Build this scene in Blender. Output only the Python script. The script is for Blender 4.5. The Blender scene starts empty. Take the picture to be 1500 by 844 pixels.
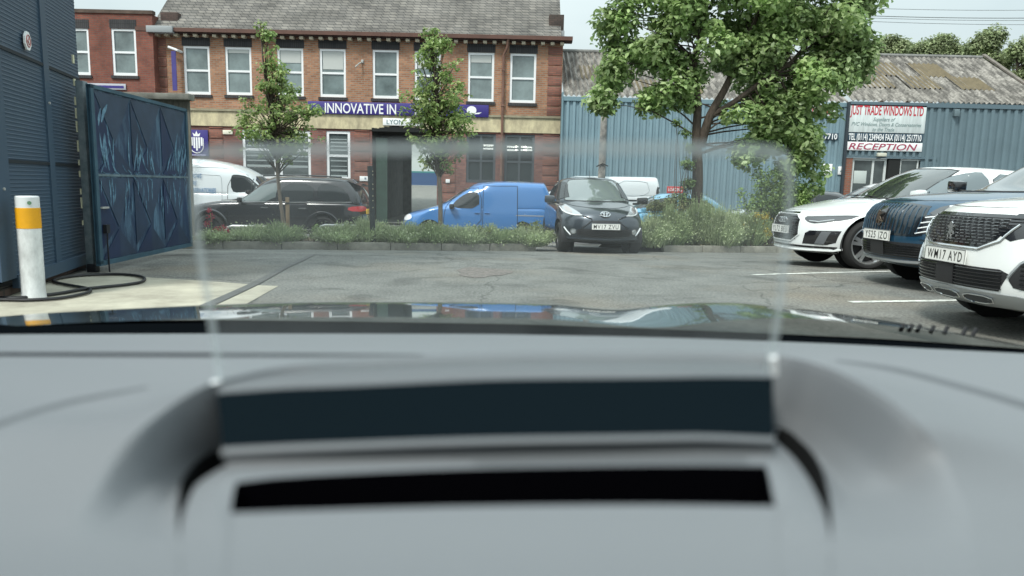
import bpy, bmesh, math, random
import numpy as np
from mathutils import Vector, Matrix, geometry
from mathutils.bvhtree import BVHTree
rad = math.radians
random.seed(7); rng = np.random.default_rng(7)
scene = bpy.context.scene
COL = scene.collection

# ------------------------------------------------------------------ camera
FPX = 1050.0; EYE = 1.02
cam_d = bpy.data.cameras.new('camera'); cam = bpy.data.objects.new('camera', cam_d); COL.objects.link(cam)
cam_d.sensor_width = 36; cam_d.lens = FPX / 1500 * 36
cam_d.clip_start = .02; cam_d.clip_end = 3000
cam.location = (0, 0, EYE)
RC = (Matrix.Rotation(rad(90 - 8.13), 3, 'X') @ Matrix.Rotation(rad(1.3), 3, 'Z'))
cam.rotation_euler = RC.to_euler()
cam_d.dof.use_dof = True; cam_d.dof.focus_distance = 13; cam_d.dof.aperture_fstop = 5.4
scene.camera = cam

# ------------------------------------------------------------------ sky, sun, exposure
SUN_EL, SUN_AZ = 52, 215          # azimuth of the sun, clockwise from +Y
w = bpy.data.worlds.new('World'); scene.world = w; w.use_nodes = True
nt = w.node_tree; nt.nodes.clear()
out = nt.nodes.new('ShaderNodeOutputWorld'); bg = nt.nodes.new('ShaderNodeBackground')
sky = nt.nodes.new('ShaderNodeTexSky'); sky.sky_type = 'NISHITA'; sky.sun_disc = False
sky.sun_elevation = rad(SUN_EL); sky.sun_rotation = rad(SUN_AZ); sky.dust_density = 3
hs = nt.nodes.new('ShaderNodeHueSaturation'); hs.inputs['Saturation'].default_value = .35
nt.links.new(sky.outputs[0], hs.inputs['Color'])
tc = nt.nodes.new('ShaderNodeTexCoord'); ns = nt.nodes.new('ShaderNodeTexNoise')
ns.inputs['Scale'].default_value = 2.2; ns.inputs['Detail'].default_value = 6
mp = nt.nodes.new('ShaderNodeMapping'); mp.inputs['Scale'].default_value = (1, 1, 3)
nt.links.new(tc.outputs['Generated'], mp.inputs[0]); nt.links.new(mp.outputs[0], ns.inputs[0])
cr = nt.nodes.new('ShaderNodeValToRGB'); cr.color_ramp.elements[0].position = .3; cr.color_ramp.elements[1].position = .7
cr.color_ramp.elements[0].color = (4.5, 5.5, 5.7, 1); cr.color_ramp.elements[1].color = (6.0, 6.9, 6.9, 1)
nt.links.new(ns.outputs[0], cr.inputs[0])
mx = nt.nodes.new('ShaderNodeMix'); mx.data_type = 'RGBA'; mx.inputs[0].default_value = .85
nt.links.new(hs.outputs[0], mx.inputs[6]); nt.links.new(cr.outputs[0], mx.inputs[7])
sz = nt.nodes.new('ShaderNodeSeparateXYZ'); nt.links.new(tc.outputs['Generated'], sz.inputs[0])
ov = nt.nodes.new('ShaderNodeMapRange'); ov.inputs[1].default_value = 0; ov.inputs[2].default_value = 1; ov.inputs[3].default_value = .53; ov.inputs[4].default_value = 1.75   # overcast sky: the zenith is several times brighter than the horizon
nt.links.new(sz.outputs[2], ov.inputs[0]); om = nt.nodes.new('ShaderNodeVectorMath'); om.operation = 'SCALE'; nt.links.new(mx.outputs[2], om.inputs[0]); nt.links.new(ov.outputs[0], om.inputs['Scale'])
nt.links.new(om.outputs[0], bg.inputs[0]); bg.inputs[1].default_value = .1
nt.links.new(bg.outputs[0], out.inputs[0])
sl = bpy.data.lights.new('sun', 'SUN'); sl.energy = 1.5; sl.angle = rad(11); sl.color = (1, .98, .9)
so = bpy.data.objects.new('sun', sl); COL.objects.link(so)
az = rad(SUN_AZ); el = rad(SUN_EL)
so.rotation_euler = Vector((math.sin(az) * math.cos(el), math.cos(az) * math.cos(el), math.sin(el))).to_track_quat('Z', 'Y').to_euler()
scene.view_settings.view_transform = 'Standard'; scene.view_settings.look = 'None'
scene.view_settings.gamma = 1; scene.view_settings.exposure = .95
scene.render.resolution_x = 1024; scene.render.resolution_y = 576
try:
    scene.cycles.transparent_max_bounces = 16; scene.cycles.max_bounces = 8
    scene.cycles.caustics_reflective = False; scene.cycles.caustics_refractive = False
except Exception: pass

# ------------------------------------------------------------------ measuring helpers (photo pixel -> world point)
def ray(px, py): return RC @ Vector(((px - 750) / FPX, -(py - 422) / FPX, -1))
def P(px, py, Y):
    d = ray(px, py); return Vector((0, 0, EYE)) + d * (Y / d.y)
def lot_z(y):      # the car park falls gently away beyond the bays
    t = (y - 8.4) / 2
    return 0 if t < 0 else (-.045 * t * t if t < 1 else -.045 - .045 * (y - 10.4))
def G(px, py, z=None):
    d = ray(px, py); z0 = z or 0.0
    for _ in range(25 if z is None else 1):
        p = Vector((0, 0, EYE)) + d * ((z0 - EYE) / d.z)
        if z is None: z0 = .5 * z0 + .5 * lot_z(p.y)
    return p

# ------------------------------------------------------------------ materials
def new_mat(name):
    m = bpy.data.materials.new(name); m.use_nodes = True
    return m, m.node_tree, m.node_tree.nodes['Principled BSDF']
MC = {}
def mat(name, col, rough=.6, metal=0, coat=0, var=0, vscale=3, bump=0, bscale=40, spec=None, emit=None, stretch=None, dark=None, island=0):
    if name in MC: return MC[name]
    m, nt, b = new_mat(name); N = nt.nodes; L = nt.links
    b.inputs['Base Color'].default_value = (*col, 1); b.inputs['Roughness'].default_value = rough
    b.inputs['Metallic'].default_value = metal; b.inputs['Coat Weight'].default_value = coat; b.inputs['Coat Roughness'].default_value = .03
    if spec is not None: b.inputs['Specular IOR Level'].default_value = spec
    if emit: b.inputs['Emission Color'].default_value = (*col, 1); b.inputs['Emission Strength'].default_value = emit
    if var or bump:
        t = N.new('ShaderNodeTexCoord'); mp = N.new('ShaderNodeMapping'); L.new(t.outputs['Object'], mp.inputs[0])
        if stretch: mp.inputs['Scale'].default_value = stretch
    if var:
        n = N.new('ShaderNodeTexNoise'); n.inputs['Scale'].default_value = vscale; n.inputs['Detail'].default_value = 8; n.inputs['Roughness'].default_value = .65
        L.new(mp.outputs[0], n.inputs[0])
        r = N.new('ShaderNodeValToRGB'); r.color_ramp.elements[0].position = .32; r.color_ramp.elements[1].position = .68
        d = dark or tuple(c * (1 - var) for c in col)
        r.color_ramp.elements[0].color = (*d, 1); r.color_ramp.elements[1].color = (*[min(1, c * (1 + var * .6)) for c in col], 1)
        L.new(n.outputs[0], r.inputs[0]); last = r.outputs[0]
        L.new(last, b.inputs['Base Color'])
    if bump:
        n = N.new('ShaderNodeTexNoise'); n.inputs['Scale'].default_value = bscale; n.inputs['Detail'].default_value = 5
        L.new(t.outputs['Object'], n.inputs[0]); bp = N.new('ShaderNodeBump'); bp.inputs['Strength'].default_value = bump; bp.inputs['Distance'].default_value = .01
        L.new(n.outputs[0], bp.inputs['Height']); L.new(bp.outputs[0], b.inputs['Normal'])
    MC[name] = m; return m
def leafmat(name, cols, trans=.35, rough=.5):
    m, nt, b = new_mat(name); N = nt.nodes; L = nt.links
    g = N.new('ShaderNodeNewGeometry'); r = N.new('ShaderNodeValToRGB'); r.color_ramp.interpolation = 'LINEAR'
    while len(r.color_ramp.elements) < len(cols): r.color_ramp.elements.new(.5)
    for i, c in enumerate(cols): r.color_ramp.elements[i].position = i / (len(cols) - 1); r.color_ramp.elements[i].color = (*c, 1)
    L.new(g.outputs['Random Per Island'], r.inputs[0])
    t = N.new('ShaderNodeTexCoord'); n = N.new('ShaderNodeTexNoise'); n.inputs['Scale'].default_value = 1.1; n.inputs['Detail'].default_value = 3; L.new(t.outputs['Object'], n.inputs[0])
    mr = N.new('ShaderNodeMapRange'); mr.inputs[1].default_value = .35; mr.inputs[2].default_value = .65; mr.inputs[3].default_value = .7; mr.inputs[4].default_value = 1.3
    L.new(n.outputs[0], mr.inputs[0]); mu = N.new('ShaderNodeVectorMath'); mu.operation = 'SCALE'
    L.new(r.outputs[0], mu.inputs[0]); L.new(mr.outputs[0], mu.inputs['Scale'])
    L.new(mu.outputs[0], b.inputs['Base Color']); b.inputs['Roughness'].default_value = rough; b.inputs['Specular IOR Level'].default_value = .4
    tr = N.new('ShaderNodeBsdfTranslucent'); L.new(mu.outputs[0], tr.inputs[0]); mix = N.new('ShaderNodeMixShader'); mix.inputs[0].default_value = trans
    L.new(b.outputs[0], mix.inputs[1]); L.new(tr.outputs[0], mix.inputs[2]); L.new(mix.outputs[0], N['Material Output'].inputs[0])
    return m
def brickmat(name, c1, c2, mortar, bw=.225, bh=.075, ms=.012, bump=.3, off=.5, var=.35):
    m, nt, b = new_mat(name); N = nt.nodes; L = nt.links
    t = N.new('ShaderNodeTexCoord'); s = N.new('ShaderNodeSeparateXYZ'); c = N.new('ShaderNodeCombineXYZ')
    ad = N.new('ShaderNodeMath'); ad.operation = 'ADD'
    L.new(t.outputs['Object'], s.inputs[0]); L.new(s.outputs[0], ad.inputs[0]); L.new(s.outputs[1], ad.inputs[1]); L.new(ad.outputs[0], c.inputs[0]); L.new(s.outputs[2], c.inputs[1])
    br = N.new('ShaderNodeTexBrick'); br.inputs['Scale'].default_value = 1; br.inputs['Brick Width'].default_value = bw; br.inputs['Row Height'].default_value = bh
    br.inputs['Mortar Size'].default_value = ms; br.inputs['Color1'].default_value = (*c1, 1); br.inputs['Color2'].default_value = (*c2, 1); br.inputs['Mortar'].default_value = (*mortar, 1)
    br.offset = off; L.new(c.outputs[0], br.inputs[0])
    n = N.new('ShaderNodeTexNoise'); n.inputs['Scale'].default_value = .9; n.inputs['Detail'].default_value = 9; n.inputs['Roughness'].default_value = .7; L.new(t.outputs['Object'], n.inputs[0])
    mr = N.new('ShaderNodeMapRange'); mr.inputs[1].default_value = .3; mr.inputs[2].default_value = .7; mr.inputs[3].default_value = 1 - var; mr.inputs[4].default_value = 1 + var * .7
    L.new(n.outputs[0], mr.inputs[0]); mu = N.new('ShaderNodeVectorMath'); mu.operation = 'SCALE'; L.new(br.outputs[0], mu.inputs[0]); L.new(mr.outputs[0], mu.inputs['Scale'])
    L.new(mu.outputs[0], b.inputs['Base Color']); b.inputs['Roughness'].default_value = .9
    bp = N.new('ShaderNodeBump'); bp.inputs['Strength'].default_value = bump; bp.inputs['Distance'].default_value = .01; bp.invert = True
    L.new(br.outputs['Fac'], bp.inputs['Height']); L.new(bp.outputs[0], b.inputs['Normal'])
    return m

# ------------------------------------------------------------------ mesh building helpers
def fin(name, verts, faces, m, parent=None, smooth=True, ang=35, world=False):
    me = bpy.data.meshes.new(name)
    me.from_pydata([tuple(v) for v in verts], [], [tuple(f) for f in faces]); me.validate(); me.update()
    if m: me.materials.append(m)
    o = bpy.data.objects.new(name, me); COL.objects.link(o)
    if smooth and len(me.polygons):
        me.polygons.foreach_set('use_smooth', [True] * len(me.polygons)); me.set_sharp_from_angle(angle=rad(ang))
    if parent:
        o.parent = parent
    return o
class MB:
    def __init__(s): s.v = []; s.f = []
    def add(s, vs, fs):
        k = len(s.v); s.v += [Vector(v) for v in vs]; s.f += [[i + k for i in f] for f in fs]; return s
    def quad(s, a, b, c, d): return s.add([a, b, c, d], [(0, 1, 2, 3)])
    def box(s, x0, x1, y0, y1, z0, z1):
        return s.add([(x0, y0, z0), (x1, y0, z0), (x1, y1, z0), (x0, y1, z0), (x0, y0, z1), (x1, y0, z1), (x1, y1, z1), (x0, y1, z1)],
                     [(0, 3, 2, 1), (4, 5, 6, 7), (0, 1, 5, 4), (1, 2, 6, 5), (2, 3, 7, 6), (3, 0, 4, 7)])
    def bbox(s, x0, x1, y0, y1, z0, z1, b=.01):     # box with chamfered edges
        bm = bmesh.new(); bmesh.ops.create_cube(bm, size=1)
        for v in bm.verts: v.co = Vector(((x0 + x1) / 2 + v.co.x * (x1 - x0), (y0 + y1) / 2 + v.co.y * (y1 - y0), (z0 + z1) / 2 + v.co.z * (z1 - z0)))
        bmesh.ops.bevel(bm, geom=bm.edges[:], offset=b, segments=2, affect='EDGES', profile=.5)
        bm.verts.index_update(); s.add([v.co.copy() for v in bm.verts], [[v.index for v in f.verts] for f in bm.faces]); bm.free(); return s
    def prism(s, poly, d):      # poly: list of 3D points (planar), extruded by vector d
        n = len(poly); d = Vector(d); a = [Vector(p) for p in poly]
        return s.add(a + [p + d for p in a], [list(range(n))[::-1], [i + n for i in range(n)]] + [(i, (i + 1) % n, (i + 1) % n + n, i + n) for i in range(n)])
    def tube(s, pts, r, n=8, cap=True, closed=False):
        pts = [Vector(p) for p in pts]; m = len(pts); rr = r if isinstance(r, (list, tuple)) else [r] * m
        rings = []; prev = None
        for i, p in enumerate(pts):
            if closed: t = pts[(i + 1) % m] - pts[i - 1]
            else: t = pts[min(i + 1, m - 1)] - pts[max(i - 1, 0)]
            t.normalize()
            if prev is None:
                a = Vector((0, 0, 1)) if abs(t.z) < .9 else Vector((1, 0, 0)); a = (a - t * a.dot(t)).normalized()
            else:
                a = prev - t * prev.dot(t); a = a.normalized() if a.length > 1e-6 else Vector((0, 0, 1))
            prev = a; b = t.cross(a)
            rings.append([p + (a * math.cos(2 * math.pi * k / n) + b * math.sin(2 * math.pi * k / n)) * rr[i] for k in range(n)])
        vs = [v for g in rings for v in g]; fs = []
        for i in range(m if closed else m - 1):
            j = (i + 1) % m
            for k in range(n): fs.append((i * n + k, i * n + (k + 1) % n, j * n + (k + 1) % n, j * n + k))
        if cap and not closed: fs += [list(range(n))[::-1], [(m - 1) * n + k for k in range(n)]]
        return s.add(vs, fs)
    def lathe(s, prof, c=(0, 0, 0), axis='z', n=24, a0=0, a1=2 * math.pi):   # prof: (r, h)
        c = Vector(c); full = abs(a1 - a0 - 2 * math.pi) < 1e-6; vs = []; fs = []; m = n if full else n + 1
        for r, h in prof:
            for k in range(m):
                a = a0 + (a1 - a0) * k / n; x, y = r * math.cos(a), r * math.sin(a)
                vs.append(c + Vector({'z': (x, y, h), 'y': (x, h, y), 'x': (h, x, y)}[axis]))
        for i in range(len(prof) - 1):
            for k in range(n):
                k2 = (k + 1) % m
                fs.append((i * m + k, i * m + k2, (i + 1) * m + k2, (i + 1) * m + k))
        return s.add(vs, fs)
    def build(s, name, m, parent=None, world=False, smooth=True, ang=35):
        v = s.v
        if world and parent:
            r = parent
            while r.parent: r = r.parent
            v = [p - r.location for p in v]
        o = fin(name, v, s.f, m, parent, smooth, ang)
        bm = bmesh.new(); bm.from_mesh(o.data); bmesh.ops.recalc_face_normals(bm, faces=bm.faces[:]); bm.to_mesh(o.data); bm.free()
        return o
def thing(name, label, cat, loc=(0, 0, 0), rotz=0, group=None):
    o = bpy.data.objects.new(name, None); COL.objects.link(o); o.empty_display_size = .1
    o.location = loc; o.rotation_euler = (0, 0, rotz); o['label'] = label; o['category'] = cat
    if group: o['group'] = group
    return o
def tag(o, label, cat, group=None, kind=None):
    if label: o['label'] = label
    if cat: o['category'] = cat
    if group: o['group'] = group
    if kind: o['kind'] = kind
    return o
def struct(o): o['kind'] = 'structure'; return o
def rebase(o, loc):     # move a world-space mesh's origin to loc
    loc = Vector(loc); o.data.transform(Matrix.Translation(-loc)); o.location = loc; return o
def textmesh(body, o, r, u, m, name, parent, height=None, width=None, shear=0, depth=.004, align='CENTER', bold=0, world=False, spc=1.0):
    cu = bpy.data.curves.new('t', 'FONT'); cu.body = body; cu.align_x = align; cu.shear = shear; cu.offset = bold; cu.resolution_u = 3; cu.space_character = spc
    ob = bpy.data.objects.new('t', cu); COL.objects.link(ob); dg = bpy.context.evaluated_depsgraph_get(); dg.update()
    me = bpy.data.meshes.new_from_object(ob.evaluated_get(dg)); bpy.data.objects.remove(ob)
    vs = [v.co.copy() for v in me.vertices]; fs = [list(p.vertices) for p in me.polygons]; bpy.data.meshes.remove(me)
    if not vs: return None
    xs = [v.x for v in vs]; ys = [v.y for v in vs]; wx = max(xs) - min(xs); hy = .72
    sy = (height or 1) / hy; sx = sy if width is None else width / wx
    if height is None: sy = sx
    x0 = min(xs) if align == 'LEFT' else (min(xs) + max(xs)) / 2
    r = Vector(r).normalized(); u = Vector(u).normalized(); n = r.cross(u); o = Vector(o)
    b = MB(); b.add([o + r * (v.x - x0) * sx + u * (v.y - .36) * sy + n * depth for v in vs], fs)
    return b.build(name, m, parent, world=world, smooth=False)
def pchip(pts):
    xs = np.array([p[0] for p in pts], float); ys = np.array([p[1] for p in pts], float)
    h = np.diff(xs); d = np.diff(ys) / h; m = np.zeros(len(xs)); m[0] = d[0]; m[-1] = d[-1]
    for i in range(1, len(xs) - 1):
        if d[i - 1] * d[i] > 0:
            w1 = 2 * h[i] + h[i - 1]; w2 = h[i] + 2 * h[i - 1]; m[i] = (w1 + w2) / (w1 / d[i - 1] + w2 / d[i])
    def f(x):
        x = np.clip(np.asarray(x, float), xs[0], xs[-1]); i = np.clip(np.searchsorted(xs, x) - 1, 0, len(xs) - 2)
        t = (x - xs[i]) / h[i]; t2 = t * t; t3 = t2 * t
        return (2 * t3 - 3 * t2 + 1) * ys[i] + (t3 - 2 * t2 + t) * h[i] * m[i] + (-2 * t3 + 3 * t2) * ys[i + 1] + (t3 - t2) * h[i] * m[i + 1]
    return f
def smo(x): x = np.clip(x, 0, 1); return x * x * (3 - 2 * x)
# ================================================================== ground
SL = .018
def street_z(x): return -.63 + SL * max(-45, min(45, x))
asph = mat('asphalt', (.165, .168, .155), .92, var=.3, vscale=1.6, bump=.55, bscale=140)
def add_stains(m):
    nt = m.node_tree; N = nt.nodes; L = nt.links; b = N['Principled BSDF']; src = b.inputs['Base Color'].links[0].from_socket
    t = N.new('ShaderNodeTexCoord'); n = N.new('ShaderNodeTexNoise'); n.inputs['Scale'].default_value = 38; n.inputs['Detail'].default_value = 9; n.inputs['Roughness'].default_value = .75; L.new(t.outputs['Object'], n.inputs[0])
    mr = N.new('ShaderNodeMapRange'); mr.inputs[1].default_value = .36; mr.inputs[2].default_value = .64; mr.inputs[3].default_value = .45; mr.inputs[4].default_value = 1.6; L.new(n.outputs[0], mr.inputs[0])
    n2 = N.new('ShaderNodeTexNoise'); n2.inputs['Scale'].default_value = .45; n2.inputs['Detail'].default_value = 5; L.new(t.outputs['Object'], n2.inputs[0])
    m2 = N.new('ShaderNodeMapRange'); m2.inputs[1].default_value = .5; m2.inputs[2].default_value = .68; m2.inputs[3].default_value = 0; m2.inputs[4].default_value = .5; L.new(n2.outputs[0], m2.inputs[0])
    mx = N.new('ShaderNodeMix'); mx.data_type = 'RGBA'; mx.inputs[7].default_value = (.2, .165, .12, 1); L.new(m2.outputs[0], mx.inputs[0]); L.new(src, mx.inputs[6])
    n3 = N.new('ShaderNodeTexNoise'); n3.inputs['Scale'].default_value = 1.3; n3.inputs['Detail'].default_value = 6; n3.inputs['Distortion'].default_value = .6; L.new(t.outputs['Object'], n3.inputs[0])
    m3 = N.new('ShaderNodeMapRange'); m3.inputs[1].default_value = .56; m3.inputs[2].default_value = .66; m3.inputs[3].default_value = 1; m3.inputs[4].default_value = .66; L.new(n3.outputs[0], m3.inputs[0])
    vo = N.new('ShaderNodeTexVoronoi'); vo.feature = 'DISTANCE_TO_EDGE'; vo.inputs['Scale'].default_value = .33
    wv_ = N.new('ShaderNodeTexNoise'); wv_.inputs['Scale'].default_value = 2.5; wv_.inputs['Detail'].default_value = 5; L.new(t.outputs['Object'], wv_.inputs[0]); ad_ = N.new('ShaderNodeVectorMath'); ad_.operation = 'MULTIPLY_ADD'; ad_.inputs[1].default_value = (.35, .35, .35); L.new(wv_.outputs['Color'], ad_.inputs[0]); L.new(t.outputs['Object'], ad_.inputs[2]); L.new(ad_.outputs[0], vo.inputs[0])
    m4 = N.new('ShaderNodeMapRange'); m4.inputs[1].default_value = .0; m4.inputs[2].default_value = .006; m4.inputs[3].default_value = .5; m4.inputs[4].default_value = 1; L.new(vo.outputs['Distance'], m4.inputs[0])
    q1 = N.new('ShaderNodeMath'); q1.operation = 'MULTIPLY'; L.new(mr.outputs[0], q1.inputs[0]); L.new(m3.outputs[0], q1.inputs[1]); q2 = N.new('ShaderNodeMath'); q2.operation = 'MULTIPLY'; L.new(q1.outputs[0], q2.inputs[0]); L.new(m4.outputs[0], q2.inputs[1])
    mu = N.new('ShaderNodeVectorMath'); mu.operation = 'SCALE'; L.new(mx.outputs[2], mu.inputs[0]); L.new(q2.outputs[0], mu.inputs['Scale']); L.new(mu.outputs[0], b.inputs['Base Color'])
add_stains(asph)
road = mat('road_asphalt', (.1, .1, .098), .95, var=.2, vscale=1)
b = MB()
b.quad((-45, -30, street_z(-45) - .3), (45, -30, street_z(45) - .3), (45, 900, street_z(45)), (-45, 900, street_z(-45)))
b.quad((45, -30, street_z(45) - .3), (900, -30, street_z(45) - .3), (900, 900, street_z(45)), (45, 900, street_z(45)))
b.quad((-900, -30, street_z(-45) - .3), (-45, -30, street_z(-45) - .3), (-45, 900, street_z(-45)), (-900, 900, street_z(-45)))
# street sheet is made level with street_z by construction of the strip below
o = b.build('ground', mat('ground_far', (.16, .16, .14), .95, var=.3, vscale=.2)); struct(o)
b = MB()
for x0, x1 in ((-45, 0), (0, 45)):
    b.quad((x0, 8, street_z(x0) + .01), (x1, 8, street_z(x1) + .01), (x1, 29.9, street_z(x1) + .01), (x0, 29.9, street_z(x0) + .01))
struct(b.build('road', road))
KA = rad(19); E1 = Vector((math.cos(KA), math.sin(KA), 0)); E2 = Vector((-math.sin(KA), math.cos(KA), 0))
K0 = Vector((-3.45, 11.95, 0))
def S(a, c, z=0): v = K0 + E1 * a + E2 * c; v.z = z + lot_z(v.y); return v
# car park: one sheet up to the kerb
b = MB(); NA = 60
def kerb_a(px):
    y = 13.0
    for _ in range(30): x = P(px, 366, y).x; y = K0.y + (x - K0.x) * math.tan(KA)
    return (x - K0.x) / math.cos(KA)
GA0, GA1 = kerb_a(797), kerb_a(948)          # gap in the kerb where the dark hatchback is parked
def drape(name, poly, off, m, tri=False):
    bm = bmesh.new(); bm.faces.new([bm.verts.new((p.x, p.y, 0)) for p in poly])
    if tri: bmesh.ops.triangulate(bm, faces=bm.faces[:], ngon_method='EAR_CLIP')
    for y in [8.4 + .2 * i for i in range(11)] + [14, 18]:
        bmesh.ops.bisect_plane(bm, geom=bm.verts[:] + bm.edges[:] + bm.faces[:], plane_co=(0, y, 0), plane_no=(0, 1, 0))
    for v in bm.verts: v.co.z = lot_z(v.co.y) + off
    bm.verts.index_update(); b = MB(); b.add([v.co.copy() for v in bm.verts], [[v.index for v in f.verts] for f in bm.faces]); bm.free()
    return b.build(name, m, smooth=False)
struct(drape('car_park', [S(-30, -40), S(40, -40), S(40, 0), S(GA1, 0), S(GA1, 4), S(GA0, 4), S(GA0, 0), S(-30, 0)], 0, asph, True))
# concrete apron on the left (bright), traced on the ground
conc = mat('concrete', (.42, .4, .32), .9, var=.25, vscale=2.2, bump=.4, bscale=60, dark=(.27, .25, .2))
def gpoly(pts, z=0): return [G(x, y) for x, y in pts]
struct(drape('concrete_apron', gpoly([(-420, 470), (-40, 428), (60, 412), (120, 404), (150, 403), (300, 412), (365, 417), (290, 450), (120, 640)]), .004, conc, True))
struct(drape('concrete_strip', gpoly([(378, 418.5), (408, 419.5), (345, 455), (306, 452.5), (334, 439.5)]), .004, conc))
dl = [(455, 374), (432, 384), (412, 393), (365, 417), (320, 437), (290, 450), (120, 640)]; dr = [(463, 374), (442, 384), (422, 393), (378, 418), (334, 439), (306, 452), (150, 640)]
b = MB()
for k in range(len(dl) - 1):
    A0, A1, B0, B1 = G(*dl[k]), G(*dl[k + 1]), G(*dr[k]), G(*dr[k + 1]); n_ = 8
    for i in range(n_):
        q = [A0.lerp(A1, i / n_), A0.lerp(A1, (i + 1) / n_), B0.lerp(B1, (i + 1) / n_), B0.lerp(B1, i / n_)]
        for p in q: p.z = lot_z(p.y) + .009
        b.quad(*q)
struct(b.build('drain_channel_cover', mat('drain', (.11, .112, .108), .8, var=.3, vscale=5), smooth=False))
# reddish repair patch
b = MB()
c0 = G(706, 399)
pp = []
for k in range(22):
    a = 2 * math.pi * k / 22; rr = .95 + .16 * math.sin(3 * a + 1) + .08 * math.sin(7 * a)
    pp.append(c0 + Vector((math.cos(a) * .33 * rr, math.sin(a) * .5 * rr, 0)))
struct(drape('road_patch', pp, .005, mat('red_patch', (.175, .155, .14), .95, var=.5, vscale=18)))
# parking bay lines
white_paint = mat('line_paint', (.66, .67, .62), .8, var=.5, vscale=9, dark=(.25, .25, .23))
def gline(x0, y0, x1, y1, wd, ext=3.5):
    a = G(x0, y0); c = G(x1, y1); d = (c - a).normalized(); c = c + d * ext; n = Vector((-d.y, d.x, 0)) * wd / 2; k = Vector((0, 0, .005))
    return drape('bay_line', [a - n, c - n, c + n, a + n], .005, white_paint)
struct(gline(1102, 403, 1300, 398, .09))
struct(gline(1245, 443, 1410, 440.5, .09))
# kerb stones
kerbm = mat('kerb_concrete', (.26, .25, .21), .92, var=.35, vscale=6, bump=.5, bscale=50)
b = MB(); a = -2.2
while a < 11.5:
    l = .9; j = random.uniform(-.008, .008)
    if a + l > GA0 and a < GA1: a += l; continue
    v0 = len(b.v); b.bbox(a + .004, a + l - .004, -.02 + j, .12 + j, -.1, .13 + random.uniform(-.006, .006), .018); a += l
for i, v in enumerate(b.v): b.v[i] = S(v.x, v.y, v.z)
struct(b.build('kerb', kerbm))
# planting bed soil
soil = mat('soil', (.075, .058, .042), .98, var=.5, vscale=9, bump=1, bscale=30)
b = MB(); n1, n2 = 60, 14
vs = []; 
for i in range(n1 + 1):
    for j in range(n2 + 1):
        a = -2.2 + 14 * i / n1; c = .12 + 3.1 * j / n2; p = S(a, c)
        p.z += .1 + .05 * random.random() - max(0, c - 1.9) * .5; vs.append(p)
b.add(vs, [(i * (n2 + 1) + j, (i + 1) * (n2 + 1) + j, (i + 1) * (n2 + 1) + j + 1, i * (n2 + 1) + j + 1) for i in range(n1) for j in range(n2) if not (GA0 - .15 < -2.2 + 14 * (i + .5) / n1 < GA1 + .1)])
struct(b.build('planting_bed', soil))

# ================================================================== brick office building (facade plane Y = 30)
FY = 30.0
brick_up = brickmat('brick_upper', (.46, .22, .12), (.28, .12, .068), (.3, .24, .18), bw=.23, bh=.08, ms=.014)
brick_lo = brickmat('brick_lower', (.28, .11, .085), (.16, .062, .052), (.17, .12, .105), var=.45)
brick_red = brickmat('brick_red', (.27, .085, .055), (.2, .06, .045), (.16, .1, .08), var=.5)
brick_dk = brickmat('brick_lintel', (.06, .058, .06), (.045, .045, .05), (.03, .03, .03), bw=.075, bh=.24, off=0)
slate = brickmat('slate_roof', (.2, .185, .165), (.13, .122, .112), (.045, .045, .045), bw=.3, bh=.14, ms=.012, bump=.8, var=.5)
stone = mat('stone_band', (.6, .53, .34), .9, var=.3, vscale=2.5, dark=(.34, .29, .2), stretch=(1.2, 1, .6))
upvc = mat('white_upvc', (.82, .83, .84), .4)
def glassmat(name, col, rough=.06, var=.3):
    m = mat(name, col, rough, var=var, vscale=.6, spec=.9); return m  # noise in the glass colour stands in for reflections and rooms behind
pane_m = glassmat('window_glass', (.2, .25, .25), .1, .55)
pane_g = glassmat('ground_window_glass', (.07, .085, .085), .06, .8)
dark = mat('dark_void', (.012, .014, .014), .9)
brown = mat('brown_paint', (.11, .05, .035), .5, var=.2)
def fx(px, py=160, Y=FY): return P(px, py, Y).x
def fz(px, py, Y=FY): return P(px, py, Y).z
def wall_holes(b, x0, x1, z0, z1, holes, y, rev=.12):
    xs = sorted({x0, x1, *[h[0] for h in holes], *[h[1] for h in holes]}); zs = sorted({z0, z1, *[h[2] for h in holes], *[h[3] for h in holes]})
    for i in range(len(xs) - 1):
        for j in range(len(zs) - 1):
            cx, cz = (xs[i] + xs[i + 1]) / 2, (zs[j] + zs[j + 1]) / 2
            if not (x0 < cx < x1 and z0 < cz < z1): continue
            if any(h[0] < cx < h[1] and h[2] < cz < h[3] for h in holes): continue
            b.quad((xs[i], y, zs[j]), (xs[i + 1], y, zs[j]), (xs[i + 1], y, zs[j + 1]), (xs[i], y, zs[j + 1]))
    for h in holes:
        a, c, d, e = h; y2 = y + rev
        b.quad((a, y, d), (a, y2, d), (a, y2, e), (a, y, e)); b.quad((c, y, d), (c, y, e), (c, y2, e), (c, y2, d))
        b.quad((a, y, e), (a, y2, e), (c, y2, e), (c, y, e)); b.quad((a, y, d), (c, y, d), (c, y2, d), (a, y2, d))
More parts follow.
